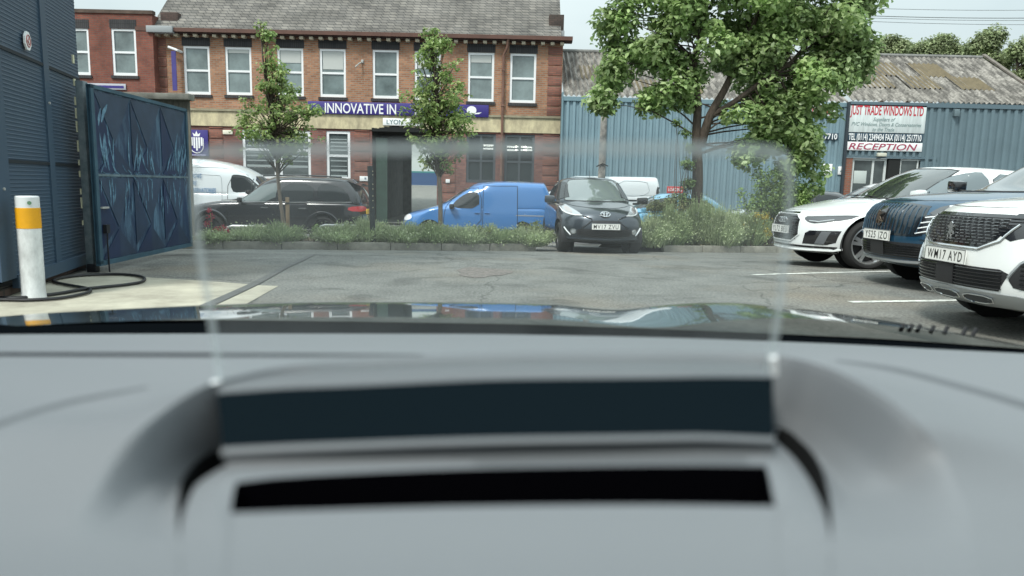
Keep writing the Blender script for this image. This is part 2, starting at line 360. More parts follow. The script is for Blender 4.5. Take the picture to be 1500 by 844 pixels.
def window(root, x0, x1, z0, z1, y, fw=.09, rails=(.5,), mull=(), fm=None, pm=None, lintel=True, sill=True, blind=None, lh=.26):
    b = MB(); fm = fm or upvc
    b.box(x0, x0 + fw, y + .03, y + .11, z0, z1); b.box(x1 - fw, x1, y + .03, y + .11, z0, z1)
    b.box(x0 + fw, x1 - fw, y + .03, y + .11, z1 - fw, z1); b.box(x0 + fw, x1 - fw, y + .03, y + .11, z0, z0 + fw * 1.3)
    for r in rails:
        zz = z0 + (z1 - z0) * r; b.box(x0 + fw, x1 - fw, y + .035, y + .11, zz - fw * .45, zz + fw * .45)
    for r in mull:
        xx = x0 + (x1 - x0) * r; b.box(xx - fw * .45, xx + fw * .45, y + .04, y + .11, z0 + fw * 1.3, z1 - fw)
    f = b.build('window', fm, root, world=True, smooth=False)
    MB().quad((x0 + .02, y + .08, z0 + .02), (x1 - .02, y + .08, z0 + .02), (x1 - .02, y + .08, z1 - .02), (x0 + .02, y + .08, z1 - .02)).build('pane', pm or pane_m, f, world=True, smooth=False)
    if blind:
        zz = z1 - (z1 - z0) * blind
        MB().box(x0 + fw + .03, x1 - fw - .03, y + .06, y + .075, zz, z1 - fw).build('blind', mat('blind', (.5, .52, .5), .8), f, world=True, smooth=False)
    if lintel: MB().box(x0 - .04, x1 + .04, y - .012, y + .1, z1 + .004, z1 + lh).build('lintel', brick_dk, root, world=True, smooth=False)
    if sill: MB().box(x0 - .06, x1 + .06, y - .06, y + .12, z0 - .12, z0 - .004).build('sill', brick_dk, root, world=True, smooth=False)
    return f
bx0, bx1 = fx(222, 160), fx(822, 160)
zb_top, zb_bot = fz(550, 168), fz(550, 190)          # stone band
zeave = fz(550, 55)
BG = -1.13
bb = thing('brick_building', 'long two-storey brick building with slate roof, white sash windows and purple shop sign', 'building', ((bx0 + bx1) / 2, FY, BG))
UW = [(270, 307, 67.5, 138.6, 0), (331, 368, 69, 139.5, .12), (407, 444, 70.5, 141, .3), (468, 507, 71.5, 142.5, .42), (546.5, 583.5, 73, 144.5, 0), (608, 645, 75, 146.5, .35), (686, 723, 77, 149, .2), (747, 785, 78.5, 151, 0)]
hs_ = []
for a, c, t, d, bl in UW:
    q0 = P(a, t, FY); q1 = P(c, d, FY); xm = (P(a, (t + d) / 2, FY).x + P(c, (t + d) / 2, FY).x) / 2
    hs_.append((xm - .53, xm + .53, fz((a + c) / 2, d), fz((a + c) / 2, t), bl))
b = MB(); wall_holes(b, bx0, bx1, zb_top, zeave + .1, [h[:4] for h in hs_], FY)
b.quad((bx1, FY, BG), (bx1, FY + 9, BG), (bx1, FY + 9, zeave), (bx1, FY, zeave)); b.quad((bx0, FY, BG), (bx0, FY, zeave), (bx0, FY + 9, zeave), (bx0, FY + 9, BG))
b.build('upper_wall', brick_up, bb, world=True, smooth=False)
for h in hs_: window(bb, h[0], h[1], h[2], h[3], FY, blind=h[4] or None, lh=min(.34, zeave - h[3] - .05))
GW = [(355, 455, 191, 262), (478, 513, 192, 264)]
gh = []
for a, c, t, d in GW: gh.append((fx(a, 225), fx(c, 225), fz((a + c) / 2, d), fz((a + c) / 2, t)))
PASS = (fx(545, 250), fx(640, 250), BG + .05, zb_bot - .02)
DW = [(683, 726, 196, 268), (739, 783, 197, 270)]
dh = [(fx(a, 225), fx(c, 225), fz((a + c) / 2, d), fz((a + c) / 2, t)) for a, c, t, d in DW]
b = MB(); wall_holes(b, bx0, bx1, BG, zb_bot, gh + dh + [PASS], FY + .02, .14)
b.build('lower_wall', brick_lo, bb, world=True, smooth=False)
window(bb, *gh[0], FY + .02, fw=.11, rails=(.6,), mull=(.48, .56), lintel=False, sill=False, pm=pane_g)
window(bb, *gh[1], FY + .02, fw=.11, rails=(.5,), lintel=False, sill=False, pm=pane_g)
# venetian blinds behind the ground windows
for h in gh:
    k = 0; z = h[2] + .15
    bl = MB()
    while z < h[3] - .15:
        if random.random() < .75: bl.box(h[0] + .15, h[1] - .15, FY + .085, FY + .097, z, z + random.uniform(.03, .1))
        z += random.uniform(.14, .26)
    bl.build('slatted_blind', mat('slats', (.3, .34, .34), .6), bb, world=True, smooth=False)
grey_frame = mat('grey_frame', (.055, .065, .075), .5)
m, nt_, pb = new_mat('shop_glass'); tr = nt_.nodes.new('ShaderNodeBsdfTransparent'); tr.inputs[0].default_value = (.55, .6, .6, 1); mxs = nt_.nodes.new('ShaderNodeMixShader'); mxs.inputs[0].default_value = .55
pb.inputs['Base Color'].default_value = (.02, .025, .03, 1); pb.inputs['Roughness'].default_value = .05
nt_.links.new(tr.outputs[0], mxs.inputs[1]); nt_.links.new(pb.outputs[0], mxs.inputs[2]); nt_.links.new(mxs.outputs[0], nt_.nodes['Material Output'].inputs[0]); shop_glass = m
frost = mat('frosted_film', (.3, .34, .35), .6, var=.15)
lampm = mat('lit_ceiling_lamp', (1, .98, .9), emit=3)
for h in dh:
    window(bb, *h, FY + .02, fw=.1, rails=(.45,), mull=(.5,), fm=grey_frame, pm=shop_glass, lintel=False, sill=False)
    MB().quad((h[0] + .1, FY + .115, h[2] + .1), (h[1] - .1, FY + .115, h[2] + .1), (h[1] - .1, FY + .115, h[2] + (h[3] - h[2]) * .42), (h[0] + .1, FY + .115, h[2] + (h[3] - h[2]) * .42)).build('window_film', frost, bb, world=True, smooth=False)
r0, r1 = dh[0][0] - .4, dh[1][1] + .3
b = MB(); b.box(r0, r1, FY + .2, FY + 5, BG + .3, zb_bot + .1); b.f = [f for i, f in enumerate(b.f) if i != 2]
b.build('room', mat('room', (.1, .1, .1), .9), bb, world=True, smooth=False)
b = MB()
for px, py in ((716, 213), (716, 218), (749, 215), (763, 215), (775, 216), (749, 220), (763, 220), (775, 220)):
    q = P(px, py, FY + 2); b.box(q.x - .24, q.x + .24, FY + 1.9, FY + 2.1, q.z - .03, q.z + .03)
b.build('ceiling_lamp', lampm, bb, world=True, smooth=False)
# passage
x0, x1, z0, z1 = PASS
b = MB(); Yb = 38.5
b.quad((x0, FY + .1, z0), (x0, Yb, z0), (x0, Yb, z1), (x0, FY + .1, z1)); b.quad((x1, FY + .1, z0), (x1, FY + .1, z1), (x1, Yb, z1), (x1, Yb, z0)); b.quad((x0, FY + .1, z1), (x0, Yb, z1), (x1, Yb, z1), (x1, FY + .1, z1))
a0, a1 = P(603, 250, Yb).x, P(640, 250, Yb).x
b.quad((x0, Yb, z0), (a0, Yb, z0), (a0, Yb, z1), (x0, Yb, z1)); zt = P(615, 212, Yb).z; b.quad((a0, Yb, zt), (x1 + 2, Yb, zt), (x1 + 2, Yb, z1 + 1), (a0, Yb, z1 + 1))
b.build('passage', mat('passage_wall', (.11, .112, .105), .9, var=.4), bb, world=True, smooth=False)
MB().box(fx(549, 250) + .02, fx(566, 250), FY + .2, FY + .28, z0, z1 - .3).build('gate_leaf', mat('green_gate', (.03, .06, .045), .5, var=.3), bb, world=True, smooth=False)
q = P(550, 178, FY)
b = MB()
wv = 26
for i in range(wv):   # chipped dark underside of the stone band above the passage
    xa = x0 + (x1 - x0) * i / wv; b.box(xa, xa + (x1 - x0) / wv, FY - .045, FY, z1 - .05, z1 + .06 + .1 * max(0, math.sin(i / wv * math.pi * 1.4 - .3)) + .04 * random.random())
b.build('damaged_edge', dark, bb, world=True, smooth=False)
# stone band, piers/quoins, gutter, brackets
MB().box(bx0 - .05, bx1 - .02, FY - .035, FY + .1, zb_bot, zb_top).build('stone_band', stone, bb, world=True, smooth=False)
MB().box(bx0 - .05, bx1 - .02, FY - .09, FY + .1, zb_top - .003, zb_top + .09).build('band_moulding', mat('band_mould', (.3, .27, .19), .9, var=.3), bb, world=True, smooth=False)
quoin_m = brickmat('quoin_brick', (.3, .12, .085), (.19, .075, .058), (.15, .1, .08), bw=.3, bh=.075, var=.3)
def quoins(px0, px1, zlo, zhi, y):
    xa, xb = fx(px0, 160), fx(px1, 160); z = zlo
    while z < zhi - .05:
        h = min(.38, zhi - z); b = MB().bbox(xa, xb, y - .025, y + .03, z + .005, z + h - .02, .006); b.build('quoin', quoin_m, bb, world=True); z += .4
quoins(801, 821, zb_top + .1, zeave - .2, FY); quoins(226, 247, zb_top + .1, zeave - .2, FY)
quoins(797, 820, BG + .6, zb_bot, FY + .02); quoins(649, 668, BG + .6, zb_bot, FY + .02); quoins(519, 541, BG + .6, zb_bot, FY + .02); quoins(305, 325, BG + .6, zb_bot, FY + .02)
MB().box(bx0 - .3, bx1 + .35, FY - .42, FY - .3, zeave - .02, zeave + .13).build('gutter', brown, bb, world=True, smooth=False)
MB().box(bx0 - .3, bx1 + .35, FY - .3, FY + .1, zeave - .06, zeave + .0).build('soffit', mat('soffit', (.06, .035, .03), .8), bb, world=True, smooth=False)
n = 44; brm = mat('bracket_cream', (.62, .55, .42), .8)
b0 = None
for i in range(n):
    x = bx0 + .05 + (bx1 - bx0 - .1) * i / (n - 1)
    b0_ = MB().box(-.075, .075, -.24, 0, -.1, 0)
    if b0 is None:
        b0 = b0_.build('bracket', brm, bb, smooth=False); o = b0
    else: o = b0.copy(); COL.objects.link(o); o.parent = bb
    o.location = Vector((x, FY - .002, zeave - .065)) - bb.location
# downpipes
b = MB(); xp = fx(740, 62); xb_ = fx(740, 180)
b.tube([(xp + .12, FY - .36, zeave), (xp + .1, FY - .25, zeave - .3), (xp - .05, FY - .1, zeave - .6), (xp - .05, FY - .1, BG)], .055, 8)
for zz in (zeave - 1.2, zeave - 2.6, zeave - 4, zeave - 5.4): b.box(xp - .12, xp + .02, FY - .17, FY, zz, zz + .06)
b.build('downpipe', mat('pipe_brown', (.2, .11, .08), .6, var=.3), bb, world=True)
# roof
zr = zeave + 6.6
b = MB(); b.add([(bx0 + .3, FY - .38, zeave + .1), (bx1 - .1, FY - .38, zeave + .1), (bx1 - .1, FY + 6.5, zr), (bx0 + .3, FY + 6.5, zr), (bx1 - .1, FY + 12, zeave), (bx0 + .3, FY + 12, zeave)], [(0, 1, 2, 3), (3, 2, 4, 5), (1, 4, 2), (0, 3, 5)])
rf = b.build('roof', slate, bb, world=True, smooth=False)
q = P(814, 50, FY + .6); MB().bbox(q.x - .3, q.x + .3, FY + .2, FY + 1.1, zeave + .3, P(814, 23, FY + .4).z, .01).build('chimney', brickmat('chimney_brick', (.09, .06, .05), (.06, .045, .04), (.04, .035, .03)), bb, world=True)
MB().box(q.x - .35, q.x + .32, FY - .05, FY + 1.2, zeave + .2, zeave + .42).build('lead_flashing', mat('lead', (.3, .32, .33), .6), bb, world=True, smooth=False)
# signs on building
purple = mat('purple_sign', (.042, .03, .2), .45); white = mat('sign_white', (.85, .86, .86), .5); gold = mat('dull_gold', (.35, .3, .45), .5)
def rot_board(px0, py0, px1, py1, h, Y, depth=.05):   # straight horizontal board
    a = P(px0, py0, Y); c = P(px1, py1, Y); return a.x, c.x, (a.z + c.z) / 2
xa, xc, zt_ = rot_board(452, 147, 716, 156, 0, FY); hz = fz(550, 151) - fz(550, 168.5)
zt_ = fz(584, 151.5); hz = zt_ - fz(584, 169.5)
sg = thing('shop_sign', 'long purple sign reading INNOVATIVE above the stone band of brick building', 'sign', ((xa + xc) / 2, FY - .1, zt_ - hz))
MB().bbox(xa, xc, FY - .12, FY - .02, zt_ - hz, zt_, .008).build('sign_board', purple, sg, world=True)
zc = zt_ - hz / 2
textmesh('INNOVATIVE IN', ((fx(477, 160) + fx(581, 160)) / 2, FY - .122, zc), (1, 0, 0), (0, 0, 1), white, 'lettering', sg, height=.4, width=fx(581, 160) - fx(477, 160), bold=.012, world=True)
textmesh('IC', (fx(617, 160), FY - .122, zc), (1, 0, 0), (0, 0, 1), white, 'lettering', sg, height=.4, width=.5, bold=.01, world=True)
lx = fx(691, 163); b = MB()
b.add([(lx + .2 * math.cos(a), FY - .126, zc + .02 + .17 * math.sin(a)) for a in [i * math.pi / 8 - .9 for i in range(13)]], [list(range(13))])
b.prism([(lx - .2, FY - .126, zc - .16), (lx + .3, FY - .126, zc - .12), (lx + .42, FY - .126, zc - .05), (lx + .1, FY - .126, zc - .09)], (0, .002, 0)); b.build('emblem', white, sg, world=True, smooth=False)
b = MB(); lx = fx(467, 158); b.prism([(lx - .1, FY - .126, zc + .05), (lx, FY - .126, zc - .02), (lx + .12, FY - .126, zc - .12), (lx - .04, FY - .126, zc - .06)], (0, .002, 0)); b.build('emblem', gold, sg, world=True, smooth=False)
def small_sign(name, label, px0, py0, px1, py1, Y, m, group=None):
    a = P(px0, py0, Y); c = P(px1, py1, Y)
    t = thing(name, label, 'sign', ((a.x + c.x) / 2, Y, c.z)); MB().bbox(a.x, c.x, Y - .03, Y, c.z, a.z, .005).build('sign_board', m, t, world=True); return t, a, c
t, a, c = small_sign('name_sign', 'white name sign reading LYON on the stone band over the passage', 561, 173, 622, 185, FY - .05, white)
textmesh('LYON', (P(579, 180, FY).x, FY - .082, (a.z + c.z) / 2), (1, 0, 0), (0, 0, 1), mat('grey_letter', (.12, .2, .22), .5), 'lettering', t, height=.19, world=True, bold=.01)
t, a, c = small_sign('crest_sign', 'square purple sign with a white crest beside the blue gate', 276, 190, 306, 229, FY - .02, purple)
cx = P(289, 208, FY).x; cz = P(289, 210, FY).z; yy = FY - .054; b = MB()
for k in range(5):
    xx = cx - .2 + k * .1; b.prism([(xx - .035, yy, cz + .24), (xx + .035, yy, cz + .24), (xx + .035, yy, cz - .3 + abs(k - 2) * .1), (xx - .035, yy, cz - .3 + abs(k - 2) * .1)], (0, .003, 0))
b.tube([(cx + .27 * math.sin(a) if abs(a) < 1.6 else cx + .27 * (1 if a > 0 else -1), yy, cz - .12 - .28 * math.cos(a) if abs(a) < 1.6 else cz + .2) for a in [-1.7, -1.5, -1.1, -.7, -.3, 0, .3, .7, 1.1, 1.5, 1.7]], .02, 5)
b.prism([(cx - .12, yy, cz + .28), (cx + .12, yy, cz + .28), (cx + .16, yy, cz + .42), (cx + .06, yy, cz + .36), (cx, yy, cz + .5), (cx - .06, yy, cz + .36), (cx - .16, yy, cz + .42)], (0, .003, 0))
b.build('emblem', white, t, world=True, smooth=False)
MB().box(cx - .35, cx + .35, yy, yy + .003, cz - .5, cz - .45).build('lettering', mat('sign_line', (.4, .38, .6), .6), t, world=True, smooth=False)
small_sign('wall_notice', 'blank cream notice high on the brick between crest sign and ground window', 326.5, 190.5, 341, 197, FY, mat('cream', (.75, .72, .6), .6))
t, a, c = small_sign('wall_notice', 'small white notice on the brick to the left of the dark passage', 527, 258, 539, 265.5, FY - .03, white)
MB().box(a.x + .2, a.x + .28, FY - .063, FY - .06, c.z + .06, c.z + .15).build('mark', mat('mark', (.2, .25, .3), .6), t, world=True, smooth=False)
t, a, c = small_sign('house_number', 'small white mark on the brick quoins to the right of the passage', 653, 262.5, 659, 268, FY - .03, white)
# purple vertical banner on bracket
t = thing('banner', 'narrow vertical purple banner hanging from bracket on brick pier', 'banner', (fx(255, 100), FY - .3, fz(255, 132)))
a = P(251, 75, FY - .3); c = P(260, 133, FY - .3)
b = MB(); nn = 10
b.box(a.x, c.x, FY - .33, FY - .3, c.z, a.z); b.build('cloth', mat('banner_purple', (.06, .05, .22), .7, var=.2), t, world=True)
MB().tube([(a.x - .12, FY - .3, a.z + .16), (c.x + .05, FY - .3, a.z + .04), (c.x + .1, FY, a.z + .02)], .05, 6).build('bracket_arm', white, t, world=True)
# wall light arm between windows
q = P(527, 95, FY); t = thing('wall_light', 'thin white arm light fixed on the brick between two upper windows', 'light', (q.x, FY, q.z))
MB().tube([(q.x + .1, FY, q.z + .12), (q.x, FY - .2, q.z), (q.x - .12, FY - .3, q.z - .14)], .03, 6).build('arm', mat('grey_metal', (.4, .4, .38), .5), t, world=True)
MB().bbox(q.x + .06, q.x + .16, FY - .05, FY, q.z + .06, q.z + .2, .01).build('bracket', mat('grey_metal', (.4, .4, .38), .5), t, world=True)

# far yard seen through the passage
b = MB(); ya = P(615, 300, 38).x
b.quad((-12, 30.1, -.66), (4, 30.1, -.63), (4, 38.6, -.63), (-12, 38.6, -.66)); b.quad((-12, 38.6, -.66), (4, 38.6, -.63), (4, 55, .87), (-12, 55, .87))
struct(b.build('yard', mat('yard_concrete', (.22, .22, .2), .9, var=.2)))
t = thing('rendered_wall', 'white yard wall with blue base seen through the dark passage', 'wall', (-5, 55, 1))
MB().box(-12, 2, 55, 55.3, P(620, 251, 55).z, 9).build('upper_wall', mat('white_render', (.62, .68, .66), .8), t, world=True, smooth=False)
MB().box(-12, 2, 54.97, 55.27, P(620, 253, 55).z - .02, P(620, 251, 55).z - .002).build('stripe', mat('teal', (.05, .25, .25), .7), t, world=True, smooth=False)
MB().box(-12, 2, 54.98, 55.28, .9, P(620, 253, 55).z - .025).build('base', mat('blue_render', (.035, .09, .22), .7), t, world=True, smooth=False)

# ================================================================== red brick wing on the left
LY = 29.6
lw = thing('brick_wing', 'plain red brick wing with parapet left of the slate roof', 'building', (fx(150), LY, BG))
lx0, lx1 = fx(-60, 100, LY), fx(226, 100, LY); lz = fz(170, 20, LY)
wn = [(106, 131, 41.5, 110), (164, 200, 42, 111)]
wh = [(P(a, (t + d) / 2, LY).x, P(c, (t + d) / 2, LY).x, fz((a + c) / 2, d, LY), fz((a + c) / 2, t, LY)) for a, c, t, d in wn]
wh[0] = (wh[0][1] - (wh[1][1] - wh[1][0]), *wh[0][1:])
b = MB(); zmid = fz(170, 80, LY)
wall_holes(b, lx0, lx1, BG, lz, wh, LY); b.quad((lx1, LY, BG), (lx1, LY + 6, BG), (lx1, LY + 6, lz), (lx1, LY, lz)); b.quad((lx0, LY, lz), (lx1, LY, lz), (lx1, LY + 6, lz), (lx0, LY + 6, lz))
b.build('wall', brick_red, lw, world=True, smooth=False)
for h in wh: window(lw, *h, LY, lh=.34)
MB().box(lx0, lx1 + .05, LY - .05, LY + .2, lz + .002, lz + .14).build('coping', mat('dark_coping', (.1, .07, .055), .9, var=.4), lw, world=True, smooth=False)
a = P(228, 46, LY); c = P(253, 14, LY)
MB().bbox(a.x, c.x, LY + .42, LY + 1.2, a.z, c.z, .04).build('parapet_pier', brickmat('pier_brick', (.1, .06, .05), (.07, .045, .04), (.05, .04, .035)), lw, world=True)
a = P(214, 47, LY - .1); c = P(252, 38, LY - .1)
MB().bbox(a.x, c.x, LY - .12, LY + .3, a.z, c.z, .02).build('lead_cap', mat('lead', (.3, .32, .33), .6), lw, world=True)
t, a, c = small_sign('strip_sign', 'thin purple sign with pale edge on red brick wing above the gate', 90, 121, 185, 132, LY - .02, mat('sign_edge', (.45, .45, .5), .5))
MB().box(a.x + .1, c.x - .08, LY - .056, LY - .051, c.z + .06, a.z - .08).build('sign_face', purple, t, world=True, smooth=False)

# ================================================================== corrugated sheds
def corr(b, x0, x1, z0, z1, y, pitch=.25, d=.07, fr=.42):
    n = int((x1 - x0) / pitch)
    p = (x1 - x0) / n; pts = []
    for i in range(n):
        a = x0 + i * p; pts += [(a, y), (a + p * fr, y), (a + p * (fr + .1), y - d), (a + p * .9, y - d)]
    pts.append((x1, y))
    vs = [(x, yy, z0) for x, yy in pts] + [(x, yy, z1) for x, yy in pts]; m = len(pts)
    b.add(vs, [(i, i + 1, m + i + 1, m + i) for i in range(m - 1)])
def corr_roof(b, xa0, xb0, ye, ze, yr, zr, pitch=.2, amp=.045, xa1=None, xb1=None, lift=0, t0=0, t1=1, seg=4):
    n = int((xb0 - xa0) / pitch * seg); dy = yr - ye; dz = zr - ze; L = math.hypot(dy, dz); nx = Vector((0, -dz / L, dy / L))
    vs = []
    for t in (t0, t1):
        for i in range(n + 1):
            x = xa0 + (xb0 - xa0) * i / n; h = amp * math.cos(2 * math.pi * i / seg) + lift
            vs.append(Vector((x, ye + dy * t, ze + dz * t)) + nx * h)
    b.add(vs, [(i, i + 1, n + 2 + i, n + 1 + i) for i in range(n)])
shed_blue = mat('shed_blue', (.2, .295, .34), .5, var=.12, vscale=.8)
shed_grey = mat('shed_grey', (.135, .195, .225), .5, var=.12, vscale=.8)
roofm = mat('fibre_cement', (.23, .215, .195), .95, var=.4, vscale=9, dark=(.1, .095, .085))
def stripe_roof(m, pitch=.2):
    nt = m.node_tree; N = nt.nodes; L = nt.links; b = N['Principled BSDF']; src = b.inputs['Base Color'].links[0].from_socket
    t = N.new('ShaderNodeTexCoord'); s_ = N.new('ShaderNodeSeparateXYZ'); L.new(t.outputs['Object'], s_.inputs[0]); n = N.new('ShaderNodeTexNoise'); n.inputs['Scale'].default_value = 1; n.inputs['Detail'].default_value = 4; mp = N.new('ShaderNodeMapping'); mp.inputs['Scale'].default_value = (7, 1.2, 1.2); L.new(t.outputs['Object'], mp.inputs[0]); L.new(mp.outputs[0], n.inputs[0])
    mr = N.new('ShaderNodeMapRange'); mr.inputs[1].default_value = .42; mr.inputs[2].default_value = .6; mr.inputs[3].default_value = .55; mr.inputs[4].default_value = 1.35; L.new(n.outputs[0], mr.inputs[0])
    mu = N.new('ShaderNodeVectorMath'); mu.operation = 'SCALE'; L.new(src, mu.inputs[0]); L.new(mr.outputs[0], mu.inputs['Scale']); L.new(mu.outputs[0], b.inputs['Base Color'])
stripe_roof(roofm)
SY = 29.0
sx0, sx1 = fx(823.5, 200, SY), fx(1237, 200, SY); se = fz(920, 145, SY)
sh = thing('blue_shed', 'pale blue ribbed metal shed with corrugated roof beside brick building', 'building', ((sx0 + sx1) / 2, SY, BG))
b = MB(); corr(b, sx0, sx1, BG, se - .12, SY, .25); b.build('wall', shed_blue, sh, world=True, smooth=False)
MB().box(sx0, sx1, SY - .1, SY + .02, se - .13, se + .03).build('eave_trim', mat('trim_blue', (.16, .25, .29), .5), sh, world=True, smooth=False)
rz = P(880, 77, SY + 5).z
b = MB(); corr_roof(b, sx0, sx1, SY - .1, se + .07, SY + 5, rz); b.build('roof', roofm, sh, world=True)
MB().tube([(sx0, SY + 5, rz + .02), (sx1, SY + 5, rz + .02)], .1, 8).build('ridge_cap', mat('ridge_grey', (.2, .2, .19), .9, var=.3), sh, world=True)
rl = mat('rooflight_brown', (.14, .11, .06), .7, var=.3, vscale=3)
for px, t0 in ((868, .35), (940, .05), (1000, .1)):
    xx = P(px, 115, SY + 2).x; b = MB(); corr_roof(b, xx - .5, xx + .5, SY - .1, se + .07, SY + 5, rz, lift=.012, t0=t0, t1=t0 + .3); b.build('rooflight', rl, sh, world=True)
q0 = P(822, 200, SY); MB().box(sx0 - .06, sx0 - .003, SY - .12, SY + .4, BG, se + .2).build('corner_trim', mat('trim_blue', (.16, .25, .29), .5), sh, world=True, smooth=False)
# right shed, standing forward
RY = 28.9
rx0 = fx(1240, 200, RY); rx1 = fx(1512, 200, RY); re = fz(1370, 153, RY)
rs = thing('grey_shed', 'dark grey ribbed metal shed with trade window signs and brown rooflights', 'building', ((rx0 + rx1) / 2, RY, BG))
rxw = fx(1700, 200, RY)
dz1 = fz(1290, 229, RY); dx0 = fx(1248.5, 240, RY); dx1 = fx(1372, 240, RY)
b = MB(); corr(b, rx0, fx(1352, 200, RY), dz1, re - .12, RY, .25); corr(b, fx(1352, 200, RY), rxw, BG, re - .12, RY, .3); b.build('wall', shed_grey, rs, world=True, smooth=False)
b = MB(); b.quad((rx0, RY, BG), (rx0, RY + 12, BG), (rx0, RY + 12, re), (rx0, RY, re)); b.build('side_wall', shed_grey, rs, world=True, smooth=False)
MB().box(rx0, rxw, RY - .1, RY + .02, re - .13, re + .03).build('eave_trim', mat('trim_grey', (.1, .15, .18), .5), rs, world=True, smooth=False)
MB().box(rx0, fx(1372, 230, RY), RY - .06, RY + .02, dz1 - .08, dz1 - .002).build('door_head', mat('trim_grey', (.1, .15, .18), .5), rs, world=True, smooth=False)
MB().box(rx0 - .1, rx0 - .003, RY - .14, RY - .02, BG, re).build('downpipe', mat('dark_pipe', (.03, .04, .05), .5), rs, world=True, smooth=False)
rry, = [RY + 4.6]; rrz = P(1380, 84, rry).z
xv = P(1425, 88, rry).x
b = MB(); corr_roof(b, rx0, P(1430, 88, rry).x + .35, RY - .1, re + .07, rry, rrz)
b.build('roof', roofm, rs, world=True)
MB().tube([(rx0, rry, rrz + .02), (xv + .4, rry, rrz + .02)], .09, 8).build('ridge_cap', mat('ridge_grey', (.2, .2, .19), .9, var=.3), rs, world=True)
xg = xv + .4
MB().prism([(xg, RY - .12, re + .05), (xg + .16, RY - .12, re + .05), (xg + .16, rry, rrz + .1), (xg, rry, rrz + .1)], (0, 0, .08)).build('verge', mat('verge', (.17, .15, .13), .9, var=.4), rs, world=True, smooth=False)
b = MB(); b.add([(xg, RY, re), (xg, rry, rrz), (xg, rry + 5, re)], [(0, 1, 2)]); b.quad((xg, RY, BG), (xg, RY, re), (xg, rry + 5, re), (xg, rry + 5, BG)); b.build('gable', shed_grey, rs, world=True, smooth=False)
def rlq(pxa, pya, t0, t1, wd=1.0):
    q = P(pxa, pya, RY - .1 + (rry - RY) * (t0 + t1) / 2); b = MB(); corr_roof(b, q.x - wd / 2, q.x + wd / 2, RY - .1, re + .07, rry, rrz, lift=.012, t0=t0, t1=t1); b.build('rooflight', rl, rs, world=True)
for px, py, t0, t1 in ((1297, 107, .52, .82), (1361, 107, .52, .82), (1282, 124, .26, .52), (1347, 124, .26, .52), (1420, 126, .26, .52)): rlq(px, py, t0, t1, 1.4)
# gable trees etc behind; brick pier and glazed entrance
MB().box(rx0 + .02, dx0, RY - .03, RY + .2, BG, dz1 - .09).build('brick_pier', brickmat('pier2', (.3, .1, .06), (.22, .08, .05), (.2, .16, .13)), rs, world=True, smooth=False)
window(rs, dx0 + .01, fx(1299, 245, RY), BG + 1.0, dz1 - .09, RY + .02, fw=.09, rails=(), mull=(.62,), fm=mat('door_white', (.6, .63, .62), .5), pm=pane_g, lintel=False, sill=False)
MB().quad((fx(1299, 245, RY) + .01, RY + .12, BG), (dx1, RY + .12, BG), (dx1, RY + .12, dz1 - .08), (fx(1299, 245, RY) + .01, RY + .12, dz1 - .08)).build('entrance_glass', pane_g, rs, world=True, smooth=False)
window(rs, fx(1318, 245, RY), dx1, BG + .4, dz1 - .09, RY + .0, fw=.06, rails=(), mull=(.5,), fm=mat('door_white', (.6, .63, .62), .5), pm=pane_g, lintel=False, sill=False)
MB().box(fx(1300, 245, RY) + .02, fx(1318, 245, RY), RY - .02, RY + .1, BG, dz1 - .085).build('door_panel', dark, rs, world=True, smooth=False)
a = P(1253, 250, RY); MB().bbox(a.x, a.x + .5, RY + .09, RY + .098, a.z - .5, a.z, .002).build('posted_notice', mat('pale_notice', (.5, .55, .53), .7), rs, world=True)
# signs on shed
red = mat('sign_red', (.5, .03, .05), .5); sgrey = mat('sign_grey', (.22, .3, .3), .6); navy = mat('sign_navy', (.03, .06, .09), .5)
wboard = mat('weathered_white', (.66, .72, .72), .55, var=.22, vscale=2, stretch=(3, 1, .4))
a = P(1243, 153, RY); c = P(1352, 194, RY - .1)
zt0, zt1 = fz(1298, 154, RY), fz(1298, 195, RY); xa, xc = fx(1240.5, 175, RY), fx(1354, 175, RY)
t = thing('window_firm_sign', 'weathered white sign with red heading JUST TRADE WINDOWS LTD on grey shed', 'sign', ((xa + xc) / 2, RY - .1, zt1))
MB().bbox(xa, xc, RY - .1, RY - .04, zt1, zt0, .01).build('sign_board', wboard, t, world=True)
W_ = xc - xa; cx = (xa + xc) / 2; Hh = zt0 - zt1; ys = RY - .104
textmesh('JUST TRADE WINDOWS LTD', (cx - .02, ys, zt0 - Hh * .2), (1, 0, 0), (0, 0, 1), red, 'heading', t, height=.36, width=W_ * .94, bold=.02, world=True)
textmesh('Suppliers of', (cx - .1, ys, zt0 - Hh * .52), (1, 0, 0), (0, 0, 1), sgrey, 'lettering', t, height=.145, width=.87, shear=.3, world=True, bold=.012)
textmesh('PVC Windows, Doors & Conservatories', (cx, ys, zt0 - Hh * .7), (1, 0, 0), (0, 0, 1), sgrey, 'lettering', t, height=.145, width=W_ * .9, shear=.3, world=True, bold=.012)
textmesh('to the Trade', (cx - .1, ys, zt0 - Hh * .88), (1, 0, 0), (0, 0, 1), sgrey, 'lettering', t, height=.145, width=.85, shear=.3, world=True, bold=.012)
z0_, z1_ = fz(1298, 196, RY), fz(1298, 207, RY); xa, xc = fx(1239, 201, RY), fx(1350, 201, RY)
t = thing('phone_sign', 'dark strip sign with white telephone and fax numbers above RECEPTION board', 'sign', ((xa + xc) / 2, RY - .1, z1_))
MB().bbox(xa, xc, RY - .1, RY - .04, z1_, z0_, .008).build('sign_board', navy, t, world=True)
textmesh('TEL (0114) 2349434 FAX (0114) 2517710', ((xa + xc) / 2, ys, (z0_ + z1_) / 2), (1, 0, 0), (0, 0, 1), white, 'lettering', t, height=.25, width=(xc - xa) * .96, world=True, bold=.02)
